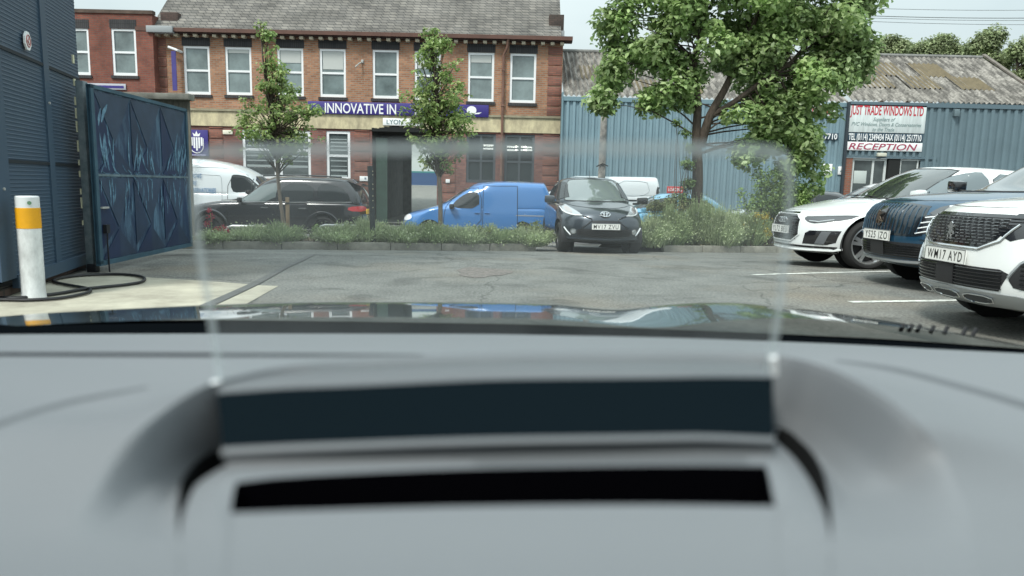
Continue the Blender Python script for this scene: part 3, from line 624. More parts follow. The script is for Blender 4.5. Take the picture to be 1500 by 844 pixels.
z0_, z1_ = fz(1298, 209, RY), fz(1298, 221.5, RY); xa, xc = fx(1237.5, 215, RY), fx(1349, 215, RY)
t = thing('reception_sign', 'white strip sign reading RECEPTION in red above the shed entrance', 'sign', ((xa + xc) / 2, RY - .1, z1_))
MB().bbox(xa, xc, RY - .1, RY - .04, z1_, z0_, .008).build('sign_board', white, t, world=True)
textmesh('RECEPTION', ((xa + xc) / 2 - .05, ys, (z0_ + z1_) / 2), (1, 0, 0), (0, 0, 1), mat('dull_red', (.35, .05, .1), .5), 'lettering', t, height=.25, width=(xc - xa) * .9, shear=.25, world=True, bold=.012)
# lamps and boxes on the shed
for px, py, l in ((1289, 227, 'small cream bulkhead light under the RECEPTION sign'), (1398, 166, 'grey floodlight box high on ribbed wall right of the signs')):
    q = P(px, py, RY); t = thing('wall_light', l, 'light', (q.x, RY, q.z)); g = px > 1350
    MB().bbox(q.x - (.1 if g else .17), q.x + (.1 if g else .17), RY - .2, RY - .05, q.z - (.14 if g else .07), q.z + (.14 if g else .07), .015).build('lamp_housing', mat('lamp_grey', (.13, .18, .2), .5) if g else mat('lamp_cream', (.6, .6, .5), .5), t, world=True)
    MB().box(q.x - .04, q.x + .04, RY - .08, RY, q.z - .03, q.z + .2 if g else q.z + .05).build('bracket', mat('dark_pipe', (.03, .04, .05), .5), t, world=True, smooth=False)
q = P(1231, 249, SY - .3); a = P(1204.5, 240, SY - .05); c = P(1218, 256, SY - .05)
t = thing('warning_notice', 'white notice with a triangle on the blue shed wall', 'sign', ((a.x + c.x) / 2, SY - .05, c.z))
MB().bbox(a.x, c.x, SY - .08, SY - .04, c.z, a.z, .01).build('sign_board', white, t, world=True)
cx, cz = (a.x + c.x) / 2, (a.z + c.z) / 2 + .06
MB().tube([(cx - .1, SY - .083, cz - .08), (cx + .1, SY - .083, cz - .08), (cx, SY - .083, cz + .1)], .01, 5, closed=True).build('triangle', mat('mark', (.2, .25, .3), .6), t, world=True)
MB().box(cx - .12, cx + .12, SY - .084, SY - .081, cz - .2, cz - .15).build('lettering', mat('mark', (.2, .25, .3), .6), t, world=True, smooth=False)
q = P(1231, 250, SY - .1); t = thing('meter_box', 'tiny white box on the shed corner left of brick pier', 'box', (q.x, SY - .1, q.z))
MB().bbox(q.x - .08, q.x + .08, SY - .12, SY - .02, q.z - .16, q.z + .16, .01).build('box_body', white, t, world=True); MB().box(q.x - .02, q.x + .02, SY - .128, SY - .12, q.z - .05, q.z).build('latch', sgrey, t, world=True, smooth=False)
a = P(1110, 150, SY); c = P(1222, 172, SY); zt0, zt1 = a.z, c.z
t = thing('hidden_sign', 'long sign board on the blue shed wall mostly hidden behind the big tree', 'sign', ((a.x + c.x) / 2, SY - .1, P(1150, 206, SY).z))
MB().bbox(a.x, c.x, SY - .12, SY - .045, zt1, zt0, .01).build('sign_board', wboard, t, world=True)
textmesh('JUST TRADE WINDOWS LTD', ((a.x + c.x) / 2, SY - .123, (zt0 + zt1) / 2), (1, 0, 0), (0, 0, 1), red, 'heading', t, height=.34, width=(c.x - a.x) * .92, bold=.02, world=True)
a2 = P(1110, 193, SY); c2 = P(1226, 205, SY)
MB().bbox(a2.x, c2.x, SY - .12, SY - .045, c2.z, a2.z, .008).build('phone_strip', navy, t, world=True)
textmesh('2517710', (P(1208, 199, SY).x, SY - .123, (a2.z + c2.z) / 2), (1, 0, 0), (0, 0, 1), white, 'lettering', t, height=.22, width=P(1225, 199, SY).x - P(1192, 199, SY).x, bold=.02, world=True)
# red loading sign
a = P(977, 273, 24); c = P(1000, 288, 24)
t = thing('loading_sign', 'small red sign lettered in white low before the blue shed', 'sign', ((a.x + c.x) / 2, 24, street_z(4)))
MB().bbox(a.x, c.x, 23.97, 24, c.z, a.z, .005).build('sign_board', mat('red_board', (.5, .05, .05), .5), t, world=True)
textmesh('LOADING', ((a.x + c.x) / 2, 23.965, a.z - .1), (1, 0, 0), (0, 0, 1), white, 'lettering', t, width=(c.x - a.x) * .85, height=.11, world=True, bold=.01)
for xx in (a.x + .05, c.x - .05): MB().tube([(xx, 24.03, street_z(4)), (xx, 24.03, a.z)], .02, 6).build('post', mat('grey_metal', (.4, .4, .38), .5), t, world=True)
# grey pole before the shed
q = P(881, 262, 25); q1 = P(886, 100, 25)
t = thing('utility_pole', 'weathered grey pole standing before the blue shed wall', 'pole', (q.x, 25, street_z(q.x)))
MB().tube([(q.x - .03, 25, street_z(q.x)), (q.x, 25, q.z), (q.x + .01, 25, q1.z)], [.14, .125, .1], 10).build('shaft', mat('old_pole', (.3, .28, .25), .9, var=.6, vscale=4, dark=(.1, .1, .1)), t, world=True)
z = P(880, 240, 25).z; MB().tube([(q.x - .2, 24.9, z - .1), (q.x, 24.84, z), (q.x + .2, 24.9, z - .08)], .02, 6).build('cable_tie', dark, t, world=True)
# overhead wires
for i, (ya, yb_) in enumerate(((11, 8), (22, 20), (30, 31), (25, 24))):
    a = P(1240, ya, 60); c = P(1700, yb_ + 2, 62); pts = [a.lerp(c, k / 12) + Vector((0, 0, -.25 * 4 * (k / 12) * (1 - k / 12))) for k in range(13)]
    o = MB().tube(pts, .028 if i == 1 else .018, 4).build('overhead_wire', mat('wire', (.12, .13, .13), .6)); rebase(o, a)
    tag(o, ['topmost thin overhead wire in the sky at right', 'second overhead wire from the top, the thickest', 'lowest thin overhead wire above the far trees', 'third overhead wire from the top at right'][i], 'wire', 'overhead wires')

# ================================================================== navy clad building, left
navy_clad = mat('navy_cladding', (.042, .075, .115), .45, var=.1, vscale=.7)
navy_trim = mat('navy_trim', (.046, .08, .12), .45)
w0 = G(20, 434); w1 = G(132, 392); wd = (w1 - w0).normalized(); wn_ = Vector((wd.y, -wd.x, 0))   # towards the car park
LEN = (P(133, 380, w1.y) - w0).length
wl = (w1 - w0).length; zb = G(20, 434).z; zbase = P(20, 404, w0.y).z; HT = 9
nb = thing('navy_building', 'tall building clad in dark navy ribbed metal panels on brick plinth', 'building', tuple(w0))
def Wp(s, h, o=0): v = w0 + wd * s + wn_ * o; return Vector((v.x, v.y, h))
zs = [zbase]; 
sA = -.02
seams_z = [P(64, 239.5, Wp(wl * .45, 0).y).z, P(50, 90, Wp(wl * .4, 0).y).z]
# horizontal micro-ribs: real ribs along the height
b = MB(); z = zbase; pitch = .034
prof = []
while z < HT: prof += [(z, 0), (z + pitch * .55, 0), (z + pitch * .68, .0027), (z + pitch * .88, .0027)]; z += pitch
sm = wl * .52
for s0, s1 in ((.0, sm - .07), (sm + .07, wl)):
    m_ = len(prof); b.add([Wp(s0, h, o) for h, o in prof] + [Wp(s1, h, o) for h, o in prof], [(i, i + 1, m_ + i + 1, m_ + i) for i in range(m_ - 1)])
b.build('ribbed_panel', navy_clad, nb, world=True, smooth=False)
b = MB()
def slab(b, s0, s1, h0, h1, o0, o1):
    b.add([Wp(s0, h0, o0), Wp(s1, h0, o0), Wp(s1, h1, o0), Wp(s0, h1, o0), Wp(s0, h0, o1), Wp(s1, h0, o1), Wp(s1, h1, o1), Wp(s0, h1, o1)], [(0, 1, 2, 3), (4, 7, 6, 5), (0, 4, 5, 1), (1, 5, 6, 2), (2, 6, 7, 3), (3, 7, 4, 0)])
slab(b, sm - .07, sm + .07, zbase, HT, -.02, .016)
b.build('panel_trim', navy_trim, nb, world=True, smooth=False)
b = MB(); slab(b, -.28, .02, zbase - .02, HT, -.02, .03); b.build('corner_trim', navy_trim, nb, world=True, smooth=False)
b = MB(); slab(b, .02, wl + .02, zbase - .11, zbase, -.01, .04); b.build('base_trim', navy_trim, nb, world=True, smooth=False)
for h in seams_z:
    b = MB(); slab(b, .02, wl, h - .014, h + .014, -.01, .0135); b.build('panel_seam', mat('seam', (.008, .014, .02), .6), nb, world=True, smooth=False)
b = MB(); slab(b, -.28, wl + .05, -.05, zbase - .1, -.06, -.03); b.build('plinth', brickmat('plinth_brick', (.12, .08, .065), (.09, .06, .05), (.06, .05, .045), bw=.22), nb, world=True, smooth=False)
b = MB(); dd = w0 - wd * .28   # return face to the left, facing the camera side
n3 = -wn_
b.add([dd, dd + n3 * 12, dd + n3 * 12 + Vector((0, 0, HT)), dd + Vector((0, 0, HT))], [(0, 1, 2, 3)]); b.add([Wp(wl + .02, 0, -.02), Wp(wl + .02, 0, -8), Wp(wl + .02, HT, -8), Wp(wl + .02, HT, -.02)], [(0, 1, 2, 3)]); b.add([Wp(-.28, HT, 0), Wp(wl, HT, 0), Wp(wl, HT, -8), Wp(-.28, HT, -8)], [(0, 1, 2, 3)])
b.build('end_wall', navy_clad, nb, world=True, smooth=False)
for s_, h in ((-.13, 2.0), (-.13, 3.3), (-.12, .9), (wl * .5, 1.7), (wl * .95, .62)):
    b = MB(); c0 = Wp(s_, h, .03); b.tube([c0, c0 + wn_ * .012], .012, 8); b.build('rivet', mat('grey_metal', (.4, .4, .38), .5), nb, world=True)
def on_wall(px, py, off=.03):
    d = ray(px, py); o = Vector((0, 0, EYE)); t_ = ((w0 + wn_ * off - o).dot(wn_)) / d.dot(wn_); return o + d * t_
q = on_wall(38.5, 60, .02)
t = thing('alarm_badge', 'small white and red octagonal badge on navy ribbed wall', 'sign', tuple(q))
b = MB(); e1 = wd; e2 = Vector((0, 0, 1)); b.prism([q + e1 * .075 * math.cos(a) + e2 * .085 * math.sin(a) for a in [math.pi / 8 + k * math.pi / 4 for k in range(8)]], wn_ * .015); b.build('plate', white, t, world=True)
b = MB(); b.tube([q + wn_ * .018 + e1 * .045 * math.cos(a) + e2 * .052 * math.sin(a) for a in [k * math.pi / 6 for k in range(12)]], .005, 5, closed=True); b.tube([q + wn_ * .018 + e1 * .02 + e2 * .03, q + wn_ * .018 - e1 * .015, q + wn_ * .018 + e1 * .015 - e2 * .03], .006, 5); b.build('emblem', mat('badge_red', (.4, .16, .15), .5), t, world=True)

# ================================================================== blue metal gate with painted wings
g0 = G(146, 401); g1 = G(281, 372); gt = P(134, 124, g0.y).z; gd = (g1 - g0).normalized(); gn = Vector((gd.y, -gd.x, 0)); gl = (g1 - g0).length; hm = 1.19 * gt / 2.24
gt_ = thing('metal_gate', 'tall dark blue sheet metal gate painted with pale feathered wings', 'gate', tuple(g0))
m, nt_, pb = new_mat('gate_paint'); N = nt_.nodes; L = nt_.links
tcn = N.new('ShaderNodeTexCoord'); mp_ = N.new('ShaderNodeMapping'); mp_.inputs['Scale'].default_value = (3.2, 3.2, .7); L.new(tcn.outputs['Object'], mp_.inputs[0])
n1_ = N.new('ShaderNodeTexNoise'); n1_.inputs['Scale'].default_value = 2.2; n1_.inputs['Detail'].default_value = 9; n1_.inputs['Roughness'].default_value = .7; n1_.inputs['Distortion'].default_value = .5; L.new(mp_.outputs[0], n1_.inputs[0])
r_ = N.new('ShaderNodeValToRGB'); E = r_.color_ramp.elements; E[0].position = .46; E[0].color = (.018, .038, .085, 1); E[1].position = .72; E[1].color = (.12, .22, .31, 1); L.new(n1_.outputs[0], r_.inputs[0])
L.new(r_.outputs[0], pb.inputs['Base Color']); pb.inputs['Roughness'].default_value = .4
gate_m = m
def Gp(s, h, o=0): v = g0 + gd * s + gn * o; return Vector((v.x, v.y, h))
def gbox(s0, s1, h0, h1, o0, o1):
    b = MB(); b.add([Gp(s0, h0, o0), Gp(s1, h0, o0), Gp(s1, h1, o0), Gp(s0, h1, o0), Gp(s0, h0, o1), Gp(s1, h0, o1), Gp(s1, h1, o1), Gp(s0, h1, o1)], [(0, 1, 2, 3), (4, 7, 6, 5), (0, 4, 5, 1), (1, 5, 6, 2), (2, 6, 7, 3), (3, 7, 4, 0)]); return b
gbox(.0, gl, .12, gt, -.02, 0).build('sheet', gate_m, gt_, world=True, smooth=False)
gfm = mat('gate_frame', (.045, .1, .14), .5, var=.3)
for s0, s1, h0, h1 in ((0, .06, .1, gt), (gl - .05, gl, .1, gt), (0, gl, gt - .03, gt + .01), (0, gl, .08, .13)): gbox(s0, s1, h0, h1, -.03, .018).build('frame_bar', gfm, gt_, world=True, smooth=False)
gbox(.06, gl - .05, hm - .012, hm + .012, 0, .012).build('mid_rail', mat('rail_pale', (.14, .2, .23), .6, var=.4, vscale=8), gt_, world=True, smooth=False)
# painted facets: folded triangles
n_ = 3; fw_ = (gl - .12) / n_
tri_d = mat('facet_navy', (.016, .03, .08), .4, var=.25, vscale=3); tri_l = mat('facet_slate', (.036, .058, .1), .4, var=.3, vscale=3); tri_m = mat('facet_mid', (.024, .042, .082), .4, var=.3, vscale=3)
def tri(a, c, d, m_, off=.004):
    b = MB(); b.prism([Gp(*a, off), Gp(*c, off), Gp(*d, off)], gn * .002); b.build('painted_facet', m_, gt_, world=True, smooth=False)
for i in range(n_):
    s0 = .07 + i * fw_
    for lo, hi, o_ in ((hm + .03, gt - .05, .004), (.14, hm - .03, .004)):
        H_ = hi - lo
        tri((s0 + .01, hi), (s0 + fw_ - .01, hi), (s0 + fw_ / 2, hi - H_ * .62), tri_l, o_)
        tri((s0 + .01, lo), (s0 + fw_ * .5, lo + H_ * .36), (s0 + fw_ * .5, lo), tri_d, o_)
        tri((s0 + fw_ * .5, lo), (s0 + fw_ * .5, lo + H_ * .36), (s0 + fw_ - .01, lo), tri_m, o_)
        tri((s0 + .0, hi - .02), (s0 + .0, lo + .1), (s0 + fw_ * .42, lo + H_ * .38), tri_m if i % 2 else tri_d, o_ + .0015)
# feather strokes
fm_ = mat('feather_paint', (.14, .26, .34), .6, var=.65, vscale=16, dark=(.04, .09, .16)); rr_ = random.Random(3)
b = MB()
def stroke(b, s, h, ang, ln, wd_):
    pts = []; n = 9
    for k in range(n + 1):
        t = k / n; a = ang + .22 * (t - .5); pts.append((s + ln * t * math.sin(a), h + ln * t * math.cos(a), 1.9 * wd_ * math.sin(math.pi * (t * .88 + .08)) * rr_.uniform(.7, 1.2)))
    vs = [Gp(p[0] - p[2], p[1], .0085) for p in pts] + [Gp(p[0] + p[2], p[1], .0085) for p in pts]
    if any(p[0] < .07 or p[0] > gl - .06 or p[1] > gt - .05 for p in pts): return
    b.add(vs, [(k, k + 1, n + 2 + k, n + 1 + k) for k in range(n)])
for cs, dr in ((.35, -.3), (.95, .25), (1.35, -.25), (1.9, .25), (2.25, .2), (gl - .2, .1)):
    for k in range(5):
        stroke(b, cs + rr_.uniform(-.18, .18), hm + .01 + rr_.uniform(0, .12), dr + rr_.uniform(-.35, .35), rr_.uniform(.2, .5), rr_.uniform(.004, .014))
for k in range(34): stroke(b, rr_.uniform(.1, gl - .1), hm + .03 - rr_.uniform(.02, .3), math.pi + rr_.uniform(-.2, .2), rr_.uniform(.08, .3), rr_.uniform(.003, .009))
for k in range(36): stroke(b, rr_.uniform(.1, gl - .1), hm + rr_.uniform(-.02, .04), rr_.uniform(.6, 2.4) * rr_.choice((-1, 1)), rr_.uniform(.05, .18), rr_.uniform(.004, .01))
stroke(b, .2, gt - .36, .5, .25, .018); stroke(b, .14, gt - .4, .2, .2, .012)
b.build('painted_wings', fm_, gt_, world=True, smooth=False)
gbox(.08, .22, .68, .7, .0, .03).build('bolt', mat('grey_metal', (.4, .4, .38), .5), gt_, world=True, smooth=False)
gbox(.1, .17, .42, .51, .01, .05).build('padlock', mat('black_metal', (.015, .015, .018), .4), gt_, world=True, smooth=False)
b = MB(); b.tube([Gp(.15, .45, .03), Gp(.14, .3, .03), Gp(.15, .0, .03)], .009, 6); b.build('drop_bolt', mat('black_metal', (.015, .015, .018), .4), gt_, world=True)
# gate post, chipped white paint
t = thing('gate_post', 'square grey gate post with flaking pale paint against the navy wall', 'post', tuple(G(136, 400)))
q = G(136, 398)
MB().bbox(q.x - .045, q.x + .035, q.y - .04, q.y + .05, -.02, P(128, 119, q.y).z, .006).build('shaft', mat('post_grey', (.2, .23, .24), .6, var=.3, vscale=9, dark=(.1, .14, .16)), t, world=True)
b = MB(); z = .5
while z < 2.2: b.box(q.x - .058, q.x - .0455, q.y - .046, q.y - .02, z, z + random.uniform(.04, .12)); z += random.uniform(.12, .24)
b.build('flaked_paint', mat('cream_flake', (.62, .6, .42), .7), t, world=True, smooth=False)
MB().bbox(q.x - .03, q.x + .07, q.y - .06, q.y + .02, .0, .09, .01).build('foot_block', mat('black_metal', (.015, .015, .018), .4), t, world=True)
# timber outbuilding behind the gate
TY = 12.2
a = P(60, 128, TY); c = P(279.5, 142, TY); zc_ = fz(230, 139, TY)
t = thing('timber_shed', 'weathered grey timber lean-to with flat capping behind the blue gate', 'shed', ((a.x + c.x) / 2, TY, 0))
b = MB(); x = a.x
while x < c.x - .05: b.box(x, min(x + .095, c.x - .03), TY, TY + .03 + random.uniform(0, .006), -.4, zc_ - .08); x += .1
b.build('boards', mat('grey_boards', (.2, .19, .155), .9, var=.45, vscale=6, stretch=(4, 4, .5)), t, world=True, smooth=False)
MB().bbox(a.x, c.x + .02, TY - .12, TY + .1, zc_ - .08, zc_ + .02, .008).build('capping', mat('cap_grey', (.24, .24, .21), .85, var=.4, vscale=5), t, world=True)
# bollard
q = G(50, 437)
t = thing('bollard', 'white steel bollard with yellow reflective band beside navy building', 'bollard', tuple(q))
z3 = P(41, 287, q.y).z
pm_ = mat('scuffed_white', (.66, .68, .68), .5, var=.35, vscale=4, stretch=(2, 2, .9), dark=(.42, .43, .43))
r = .087
MB().lathe([(0, 0), (r + .006, 0), (r + .004, .03), (r, .06), (r, z3 - .265)], q, n=32).build('post', pm_, t, world=True)
MB().lathe([(r, z3 - .096), (r, z3 - .01), (r - .008, z3), (0, z3 + .002)], q, n=32).build('cap', mat('clean_white', (.66, .68, .69), .45), t, world=True)
MB().lathe([(r, z3 - .265), (r + .003, z3 - .263), (r + .003, z3 - .098), (r, z3 - .096)], q, n=32).build('reflective_band', mat('amber_band', (.75, .36, .01), .35, var=.12, vscale=6), t, world=True)
b = MB(); b.tube([q + Vector((.065, -.07, z3 - .055)), q + Vector((.067, -.074, z3 - .055))], .016, 8); b.build('plug', mat('green_plug', (.1, .2, .12), .6), t, world=True)
# hose
hp = [(-60, 448), (0, 443), (40, 443.5), (85, 441), (115, 436), (131, 431), (131, 427), (118, 424), (95, 420), (80, 416), (83, 412), (105, 408), (140, 405.5), (175, 405), (200, 407), (212, 411), (206, 416.5), (180, 421), (150, 424), (120, 427.5), (90, 433), (60, 437), (30, 440), (-10, 440), (-60, 441)]
pts = [G(x, y) for x, y in hp]; sp = []
for i in range(len(pts) - 1):
    p0, p1, p2, p3 = pts[max(i - 1, 0)], pts[i], pts[i + 1], pts[min(i + 2, len(pts) - 1)]
    for k in range(6):
        t_ = k / 6; sp.append(.5 * (2 * p1 + (p2 - p0) * t_ + (2 * p0 - 5 * p1 + 4 * p2 - p3) * t_ ** 2 + (3 * p1 - p0 - 3 * p2 + p3) * t_ ** 3) + Vector((0, 0, .022)))
o = MB().tube(sp, .014, 8).build('hose', mat('black_rubber', (.012, .012, .014), .5)); rebase(o, sp[0]); tag(o, 'black rubber hose looped on the concrete around bollard', 'hose')
# dark post in bed
q = S(1.13, .2); zt = P(443, 241, q.y).z; q2 = P(443, 241, q.y)
t = thing('bed_post', 'slim black post standing at the kerb left of the hedge gap', 'post', tuple(q))
MB().tube([(q.x + .01, q.y, q.z), (q.x - .045, q.y, zt)], .047, 4).build('shaft', mat('post_black', (.018, .026, .03), .6, var=.3), t, world=True, smooth=False)
b = MB()
for zz in (zt - .08, zt - .14, zt - .3, zt - .38, zt - .5, zt - .58, zt - .7): b.box(q.x + .005, q.x + .014, q.y - .052, q.y - .02, zz - .02, zz)
b.build('tie', mat('tie', (.5, .45, .3), .7), t, world=True, smooth=False)
# cycle hoops
for i, (a0_, a1_, yy) in enumerate(((331, 405, 331), (467, 540, 330))):
    c = P(a0_, yy, 14.5); d = P(a1_, yy, 14.5); zz = c.z; pts = [(c.x, 14.5, -.2), (c.x, 14.5, zz - .12), (c.x + .04, 14.5, zz - .03), (c.x + .13, 14.5, zz), (d.x - .13, 14.5, zz), (d.x - .04, 14.5, zz - .03), (d.x, 14.5, zz - .12), (d.x, 14.5, -.2)]
    o = MB().tube(pts, .028, 8).build('guard_rail', mat('galvanised', (.55, .57, .57), .35, metal=.7)); rebase(o, (c.x, 14.5, -.2)); tag(o, ['steel hoop rail in the bed left of the black post', 'steel hoop rail in the bed right of the black post'][i], 'rail', 'hoop rails in the bed')
# ================================================================== vehicles (nose at x = 0, tail at x = -L, left side +y)
def paint(name, col, metal=.0, rough=.28, flake=0):
    m = mat(name, col, rough, metal=metal, coat=1.0); return m
tyre_m = mat('tyre_rubber', (.018, .018, .018), .85, bump=.3, bscale=60); alloy = mat('alloy', (.55, .56, .57), .28, metal=.8); alloy_dk = mat('alloy_dark', (.05, .05, .055), .35, metal=.6)
black_pl = mat('black_plastic', (.02, .02, .022), .5); gloss_blk = mat('gloss_black', (.01, .01, .012), .12, coat=1); chrome = mat('chrome', (.75, .76, .77), .12, metal=1)
carglass = mat('car_glass', (.018, .022, .024), .07, spec=.6); carglass_l = mat('windscreen_glass', (.05, .06, .06), .05, spec=1, coat=1)
lens_clear = mat('lamp_lens', (.45, .48, .5), .08, coat=1, metal=.3); lens_dk = mat('lamp_dark', (.06, .065, .07), .1, coat=1); lens_w = mat('lamp_white', (.85, .88, .9), .15, coat=1); lens_r = mat('lamp_red', (.45, .01, .015), .12, coat=1)
plate_w = mat('plate_white', (.8, .8, .76), .4); plate_y = mat('plate_yellow', (.7, .42, .03), .4); plate_k = mat('plate_black', (.008, .008, .008), .5)
def cube_grid(nx, ny, nz):
    idx = {}; vs = []; fs = []
    def vid(i, j, k):
        key = (i, j, k)
        if key not in idx: idx[key] = len(vs); vs.append((2 * i / nx - 1, 2 * j / ny - 1, 2 * k / nz - 1))
        return idx[key]
    for i in range(nx):
        for j in range(ny):
            for k in (0, nz):
                q = [vid(i, j, k), vid(i + 1, j, k), vid(i + 1, j + 1, k), vid(i, j + 1, k)]; fs.append(q if k else q[::-1])
    for i in range(nx):
        for k in range(nz):
            for j in (0, ny):
                q = [vid(i, j, k), vid(i + 1, j, k), vid(i + 1, j, k + 1), vid(i, j, k + 1)]; fs.append(q[::-1] if j else q)
    for j in range(ny):
        for k in range(nz):
            for i in (0, nx):
                q = [vid(i, j, k), vid(i, j + 1, k), vid(i, j + 1, k + 1), vid(i, j, k + 1)]; fs.append(q if i else q[::-1])
    return np.array(vs), fs
def superell(v, e):
    a = np.abs(v); lo = np.full(len(v), .5); hi = np.full(len(v), 1.0)
    for _ in range(24):
        s = (lo + hi) / 2; f = (a[:, 0] * s) ** e[0] + (a[:, 1] * s) ** e[1] + (a[:, 2] * s) ** e[2]
        hi = np.where(f > 1, s, hi); lo = np.where(f > 1, lo, s)
    return v * ((lo + hi) / 2)[:, None]
def body_verts(S):
    v, f = cube_grid(76, 24, 18); p = superell(v, S.get('exp', (30, 9, 7)))
    L = S['L']; u, vv, w_ = p.T; x = (u - 1) / 2 * L
    top = pchip(S['top'])(-x); bot = pchip(S['bot'])(-x); hw = pchip(S['wid'])(-x)
    t = (w_ + 1) / 2; z = bot + t * (top - bot); z = z - S.get('crown', .06) * vv ** 2 * np.clip(w_, 0, 1)
    side = pchip(S.get('side', [(0, .9), (.12, .97), (.45, 1), (.7, .99), (.85, .955), (1, .9)]))(t)
    y = vv * hw * side
    ff = 1 - smo(-x / S.get('ffade', 1.0)); fr = 1 - smo((L + x) / .8)
    x = x + ff * (pchip(S['fprof'])(z) - S['cf'] * np.abs(vv) ** S.get('pf', 2.6)) + fr * (-pchip(S['bprof'])(z) + S.get('cb', .14) * np.abs(vv) ** 2.6)
    return np.stack([x, y, z], 1), f
def cab_verts(S):
    c = S['cab']; v, f = cube_grid(40, 20, 12); p = superell(v, c.get('exp', (22, 7, 9))); u, vv, w_ = p.T; t = (w_ + 1) / 2
    xf = pchip(c['xf'])(t); xr = pchip(c['xr'])(t); s = (u + 1) / 2; x = xr + (xf - xr) * s
    roof = pchip(c['roof'])(-x); belt = c['belt'] - .08; z = belt + t * (roof - belt) - c.get('crown', .05) * vv ** 2 * t
    y = vv * pchip(c['hw'])(t) * pchip(c.get('plan', [(0, .93), (.25, 1), (.8, 1), (1, .9)]))(s)
    x = x - c.get('cws', .22) * vv ** 2 * smo((s - .6) / .4) + c.get('crr', .08) * vv ** 2 * smo((.3 - s) / .3)
    return np.stack([x, y, z], 1), f
AX = {'f': (lambda a, b: Vector((3, a, b)), Vector((-1, 0, 0))), 'r': (lambda a, b: Vector((-12, a, b)), Vector((1, 0, 0))), 'l': (lambda a, b: Vector((a, 4, b)), Vector((0, -1, 0))),
      'R': (lambda a, b: Vector((a, -4, b)), Vector((0, 1, 0))), 't': (lambda a, b: Vector((a, b, 5)), Vector((0, 0, -1)))}
BV = []
def reg_bvh(vs, fs):
    vn = [Vector((0, 0, 0)) for _ in vs]
    for f in fs:
        n = (vs[f[2]] - vs[f[0]]).cross(vs[f[3]] - vs[f[1]])
        for i in f: vn[i] += n
    bv = BVHTree.FromPolygons(vs, fs); BV.append((bv, vs, fs, vn)); return bv
def proj(bvh, ax, a, b):
    o, d = AX[ax]; o = o(a, b); h, n, i, _ = bvh.ray_cast(o, d)
    if h is None:
        q = Vector(o); 
        if ax in 'fr': q.x = -.3 if ax == 'f' else -3.5
        elif ax in 'lR': q.y = .85 if ax == 'l' else -.85
        h, n, i, _ = bvh.find_nearest(q)
    _, vs, fs, vn = BV[-1]; m_ = Vector((0, 0, 0))
    for k in fs[i]: m_ += vn[k].normalized() / ((vs[k] - h).length ** 2 + 1e-5)
    n = m_.normalized()
    if n.dot(d) > 0: n = -n
    return h, n
def resample(pts, step, closed=True):
    out = []; n = len(pts)
    for i in range(n if closed else n - 1):
        a = Vector(pts[i]); c = Vector(pts[(i + 1) % n]); k = max(1, int((c - a).length / step))
        out += [a.lerp(c, j / k) for j in range(k)]
    if not closed: out.append(Vector(pts[-1]))
    return out
def smooth2d(pts, closed=True, it=1):
    pts = [Vector(p) for p in pts]
    for _ in range(it):
        q = []; n = len(pts)
        for i in range(n if closed else n - 1):
            a, c = pts[i], pts[(i + 1) % n]; q += [a.lerp(c, .25), a.lerp(c, .75)]
        if not closed: q = [pts[0]] + q + [pts[-1]]
        pts = q
    return pts
def pip(p, poly):
    c = False; n = len(poly); j = n - 1
    for i in range(n):
        if (poly[i][1] > p[1]) != (poly[j][1] > p[1]) and p[0] < (poly[j][0] - poly[i][0]) * (p[1] - poly[i][1]) / (poly[j][1] - poly[i][1]) + poly[i][0]: c = not c
        j = i
    return c
def patch(bvh, pts, ax, off=.004, step=.04, sm=0, name='panel', m=None, parent=None, depth=.012, world=False):
    if sm: pts = smooth2d(pts, True, sm)
    if name == 'side_window': off = .009; step = min(step, .05)
    ol = resample(pts, step); n = len(ol); xs = [p[0] for p in ol]; ys = [p[1] for p in ol]; inner = []
    x = min(xs) + step / 2
    while x < max(xs):
        y = min(ys) + step / 2
        while y < max(ys):
            if pip((x, y), ol) and min((p - Vector((x, y))).length for p in ol) > step * .45: inner.append(Vector((x + random.uniform(-.001, .001), y)))
            y += step
        x += step
    r = geometry.delaunay_2d_cdt([Vector(p[:2]) for p in ol] + inner, [], [list(range(n))], 1, 1e-5)
    V = []; NN = []
    for p in r[0]:
        h, nn = proj(bvh, ax, p.x, p.y); V.append(h + nn * off); NN.append(nn)
    bm = bmesh.new(); bv = [bm.verts.new(v) for v in V]
    for f in r[2]:
        try: bm.faces.new([bv[i] for i in f])
        except ValueError: pass
    be = [e for e in bm.edges if len(e.link_faces) == 1]; lo = {}
    for e in be:
        for v in e.verts:
            if v not in lo: lo[v] = bm.verts.new(v.co - NN[bv.index(v)] * (off + depth))
    for e in be:
        try: bm.faces.new([e.verts[0], e.verts[1], lo[e.verts[1]], lo[e.verts[0]]])
        except ValueError: pass
    bmesh.ops.recalc_face_normals(bm, faces=bm.faces[:])
    if name in ('door', 'sliding_door'): gapl = (pts, ax)
    # outward orientation
    d = AX[ax][1]; s = sum(f.normal.dot(d) * f.calc_area() for f in bm.faces if f.normal.dot(d) ** 2 > .05)
    if s > 0: bmesh.ops.reverse_faces(bm, faces=bm.faces[:])
    bm.verts.index_update()
    o = fin(name, [v.co.copy() for v in bm.verts], [[v.index for v in f.verts] for f in bm.faces], m, parent, True, 40); bm.free()
    if name in ('door', 'sliding_door'): line(bvh, pts, ax, .008, off + .001, .06, 0, True, 'door_gap', mat('gap', (.004, .004, .004), .8), o)
    return o
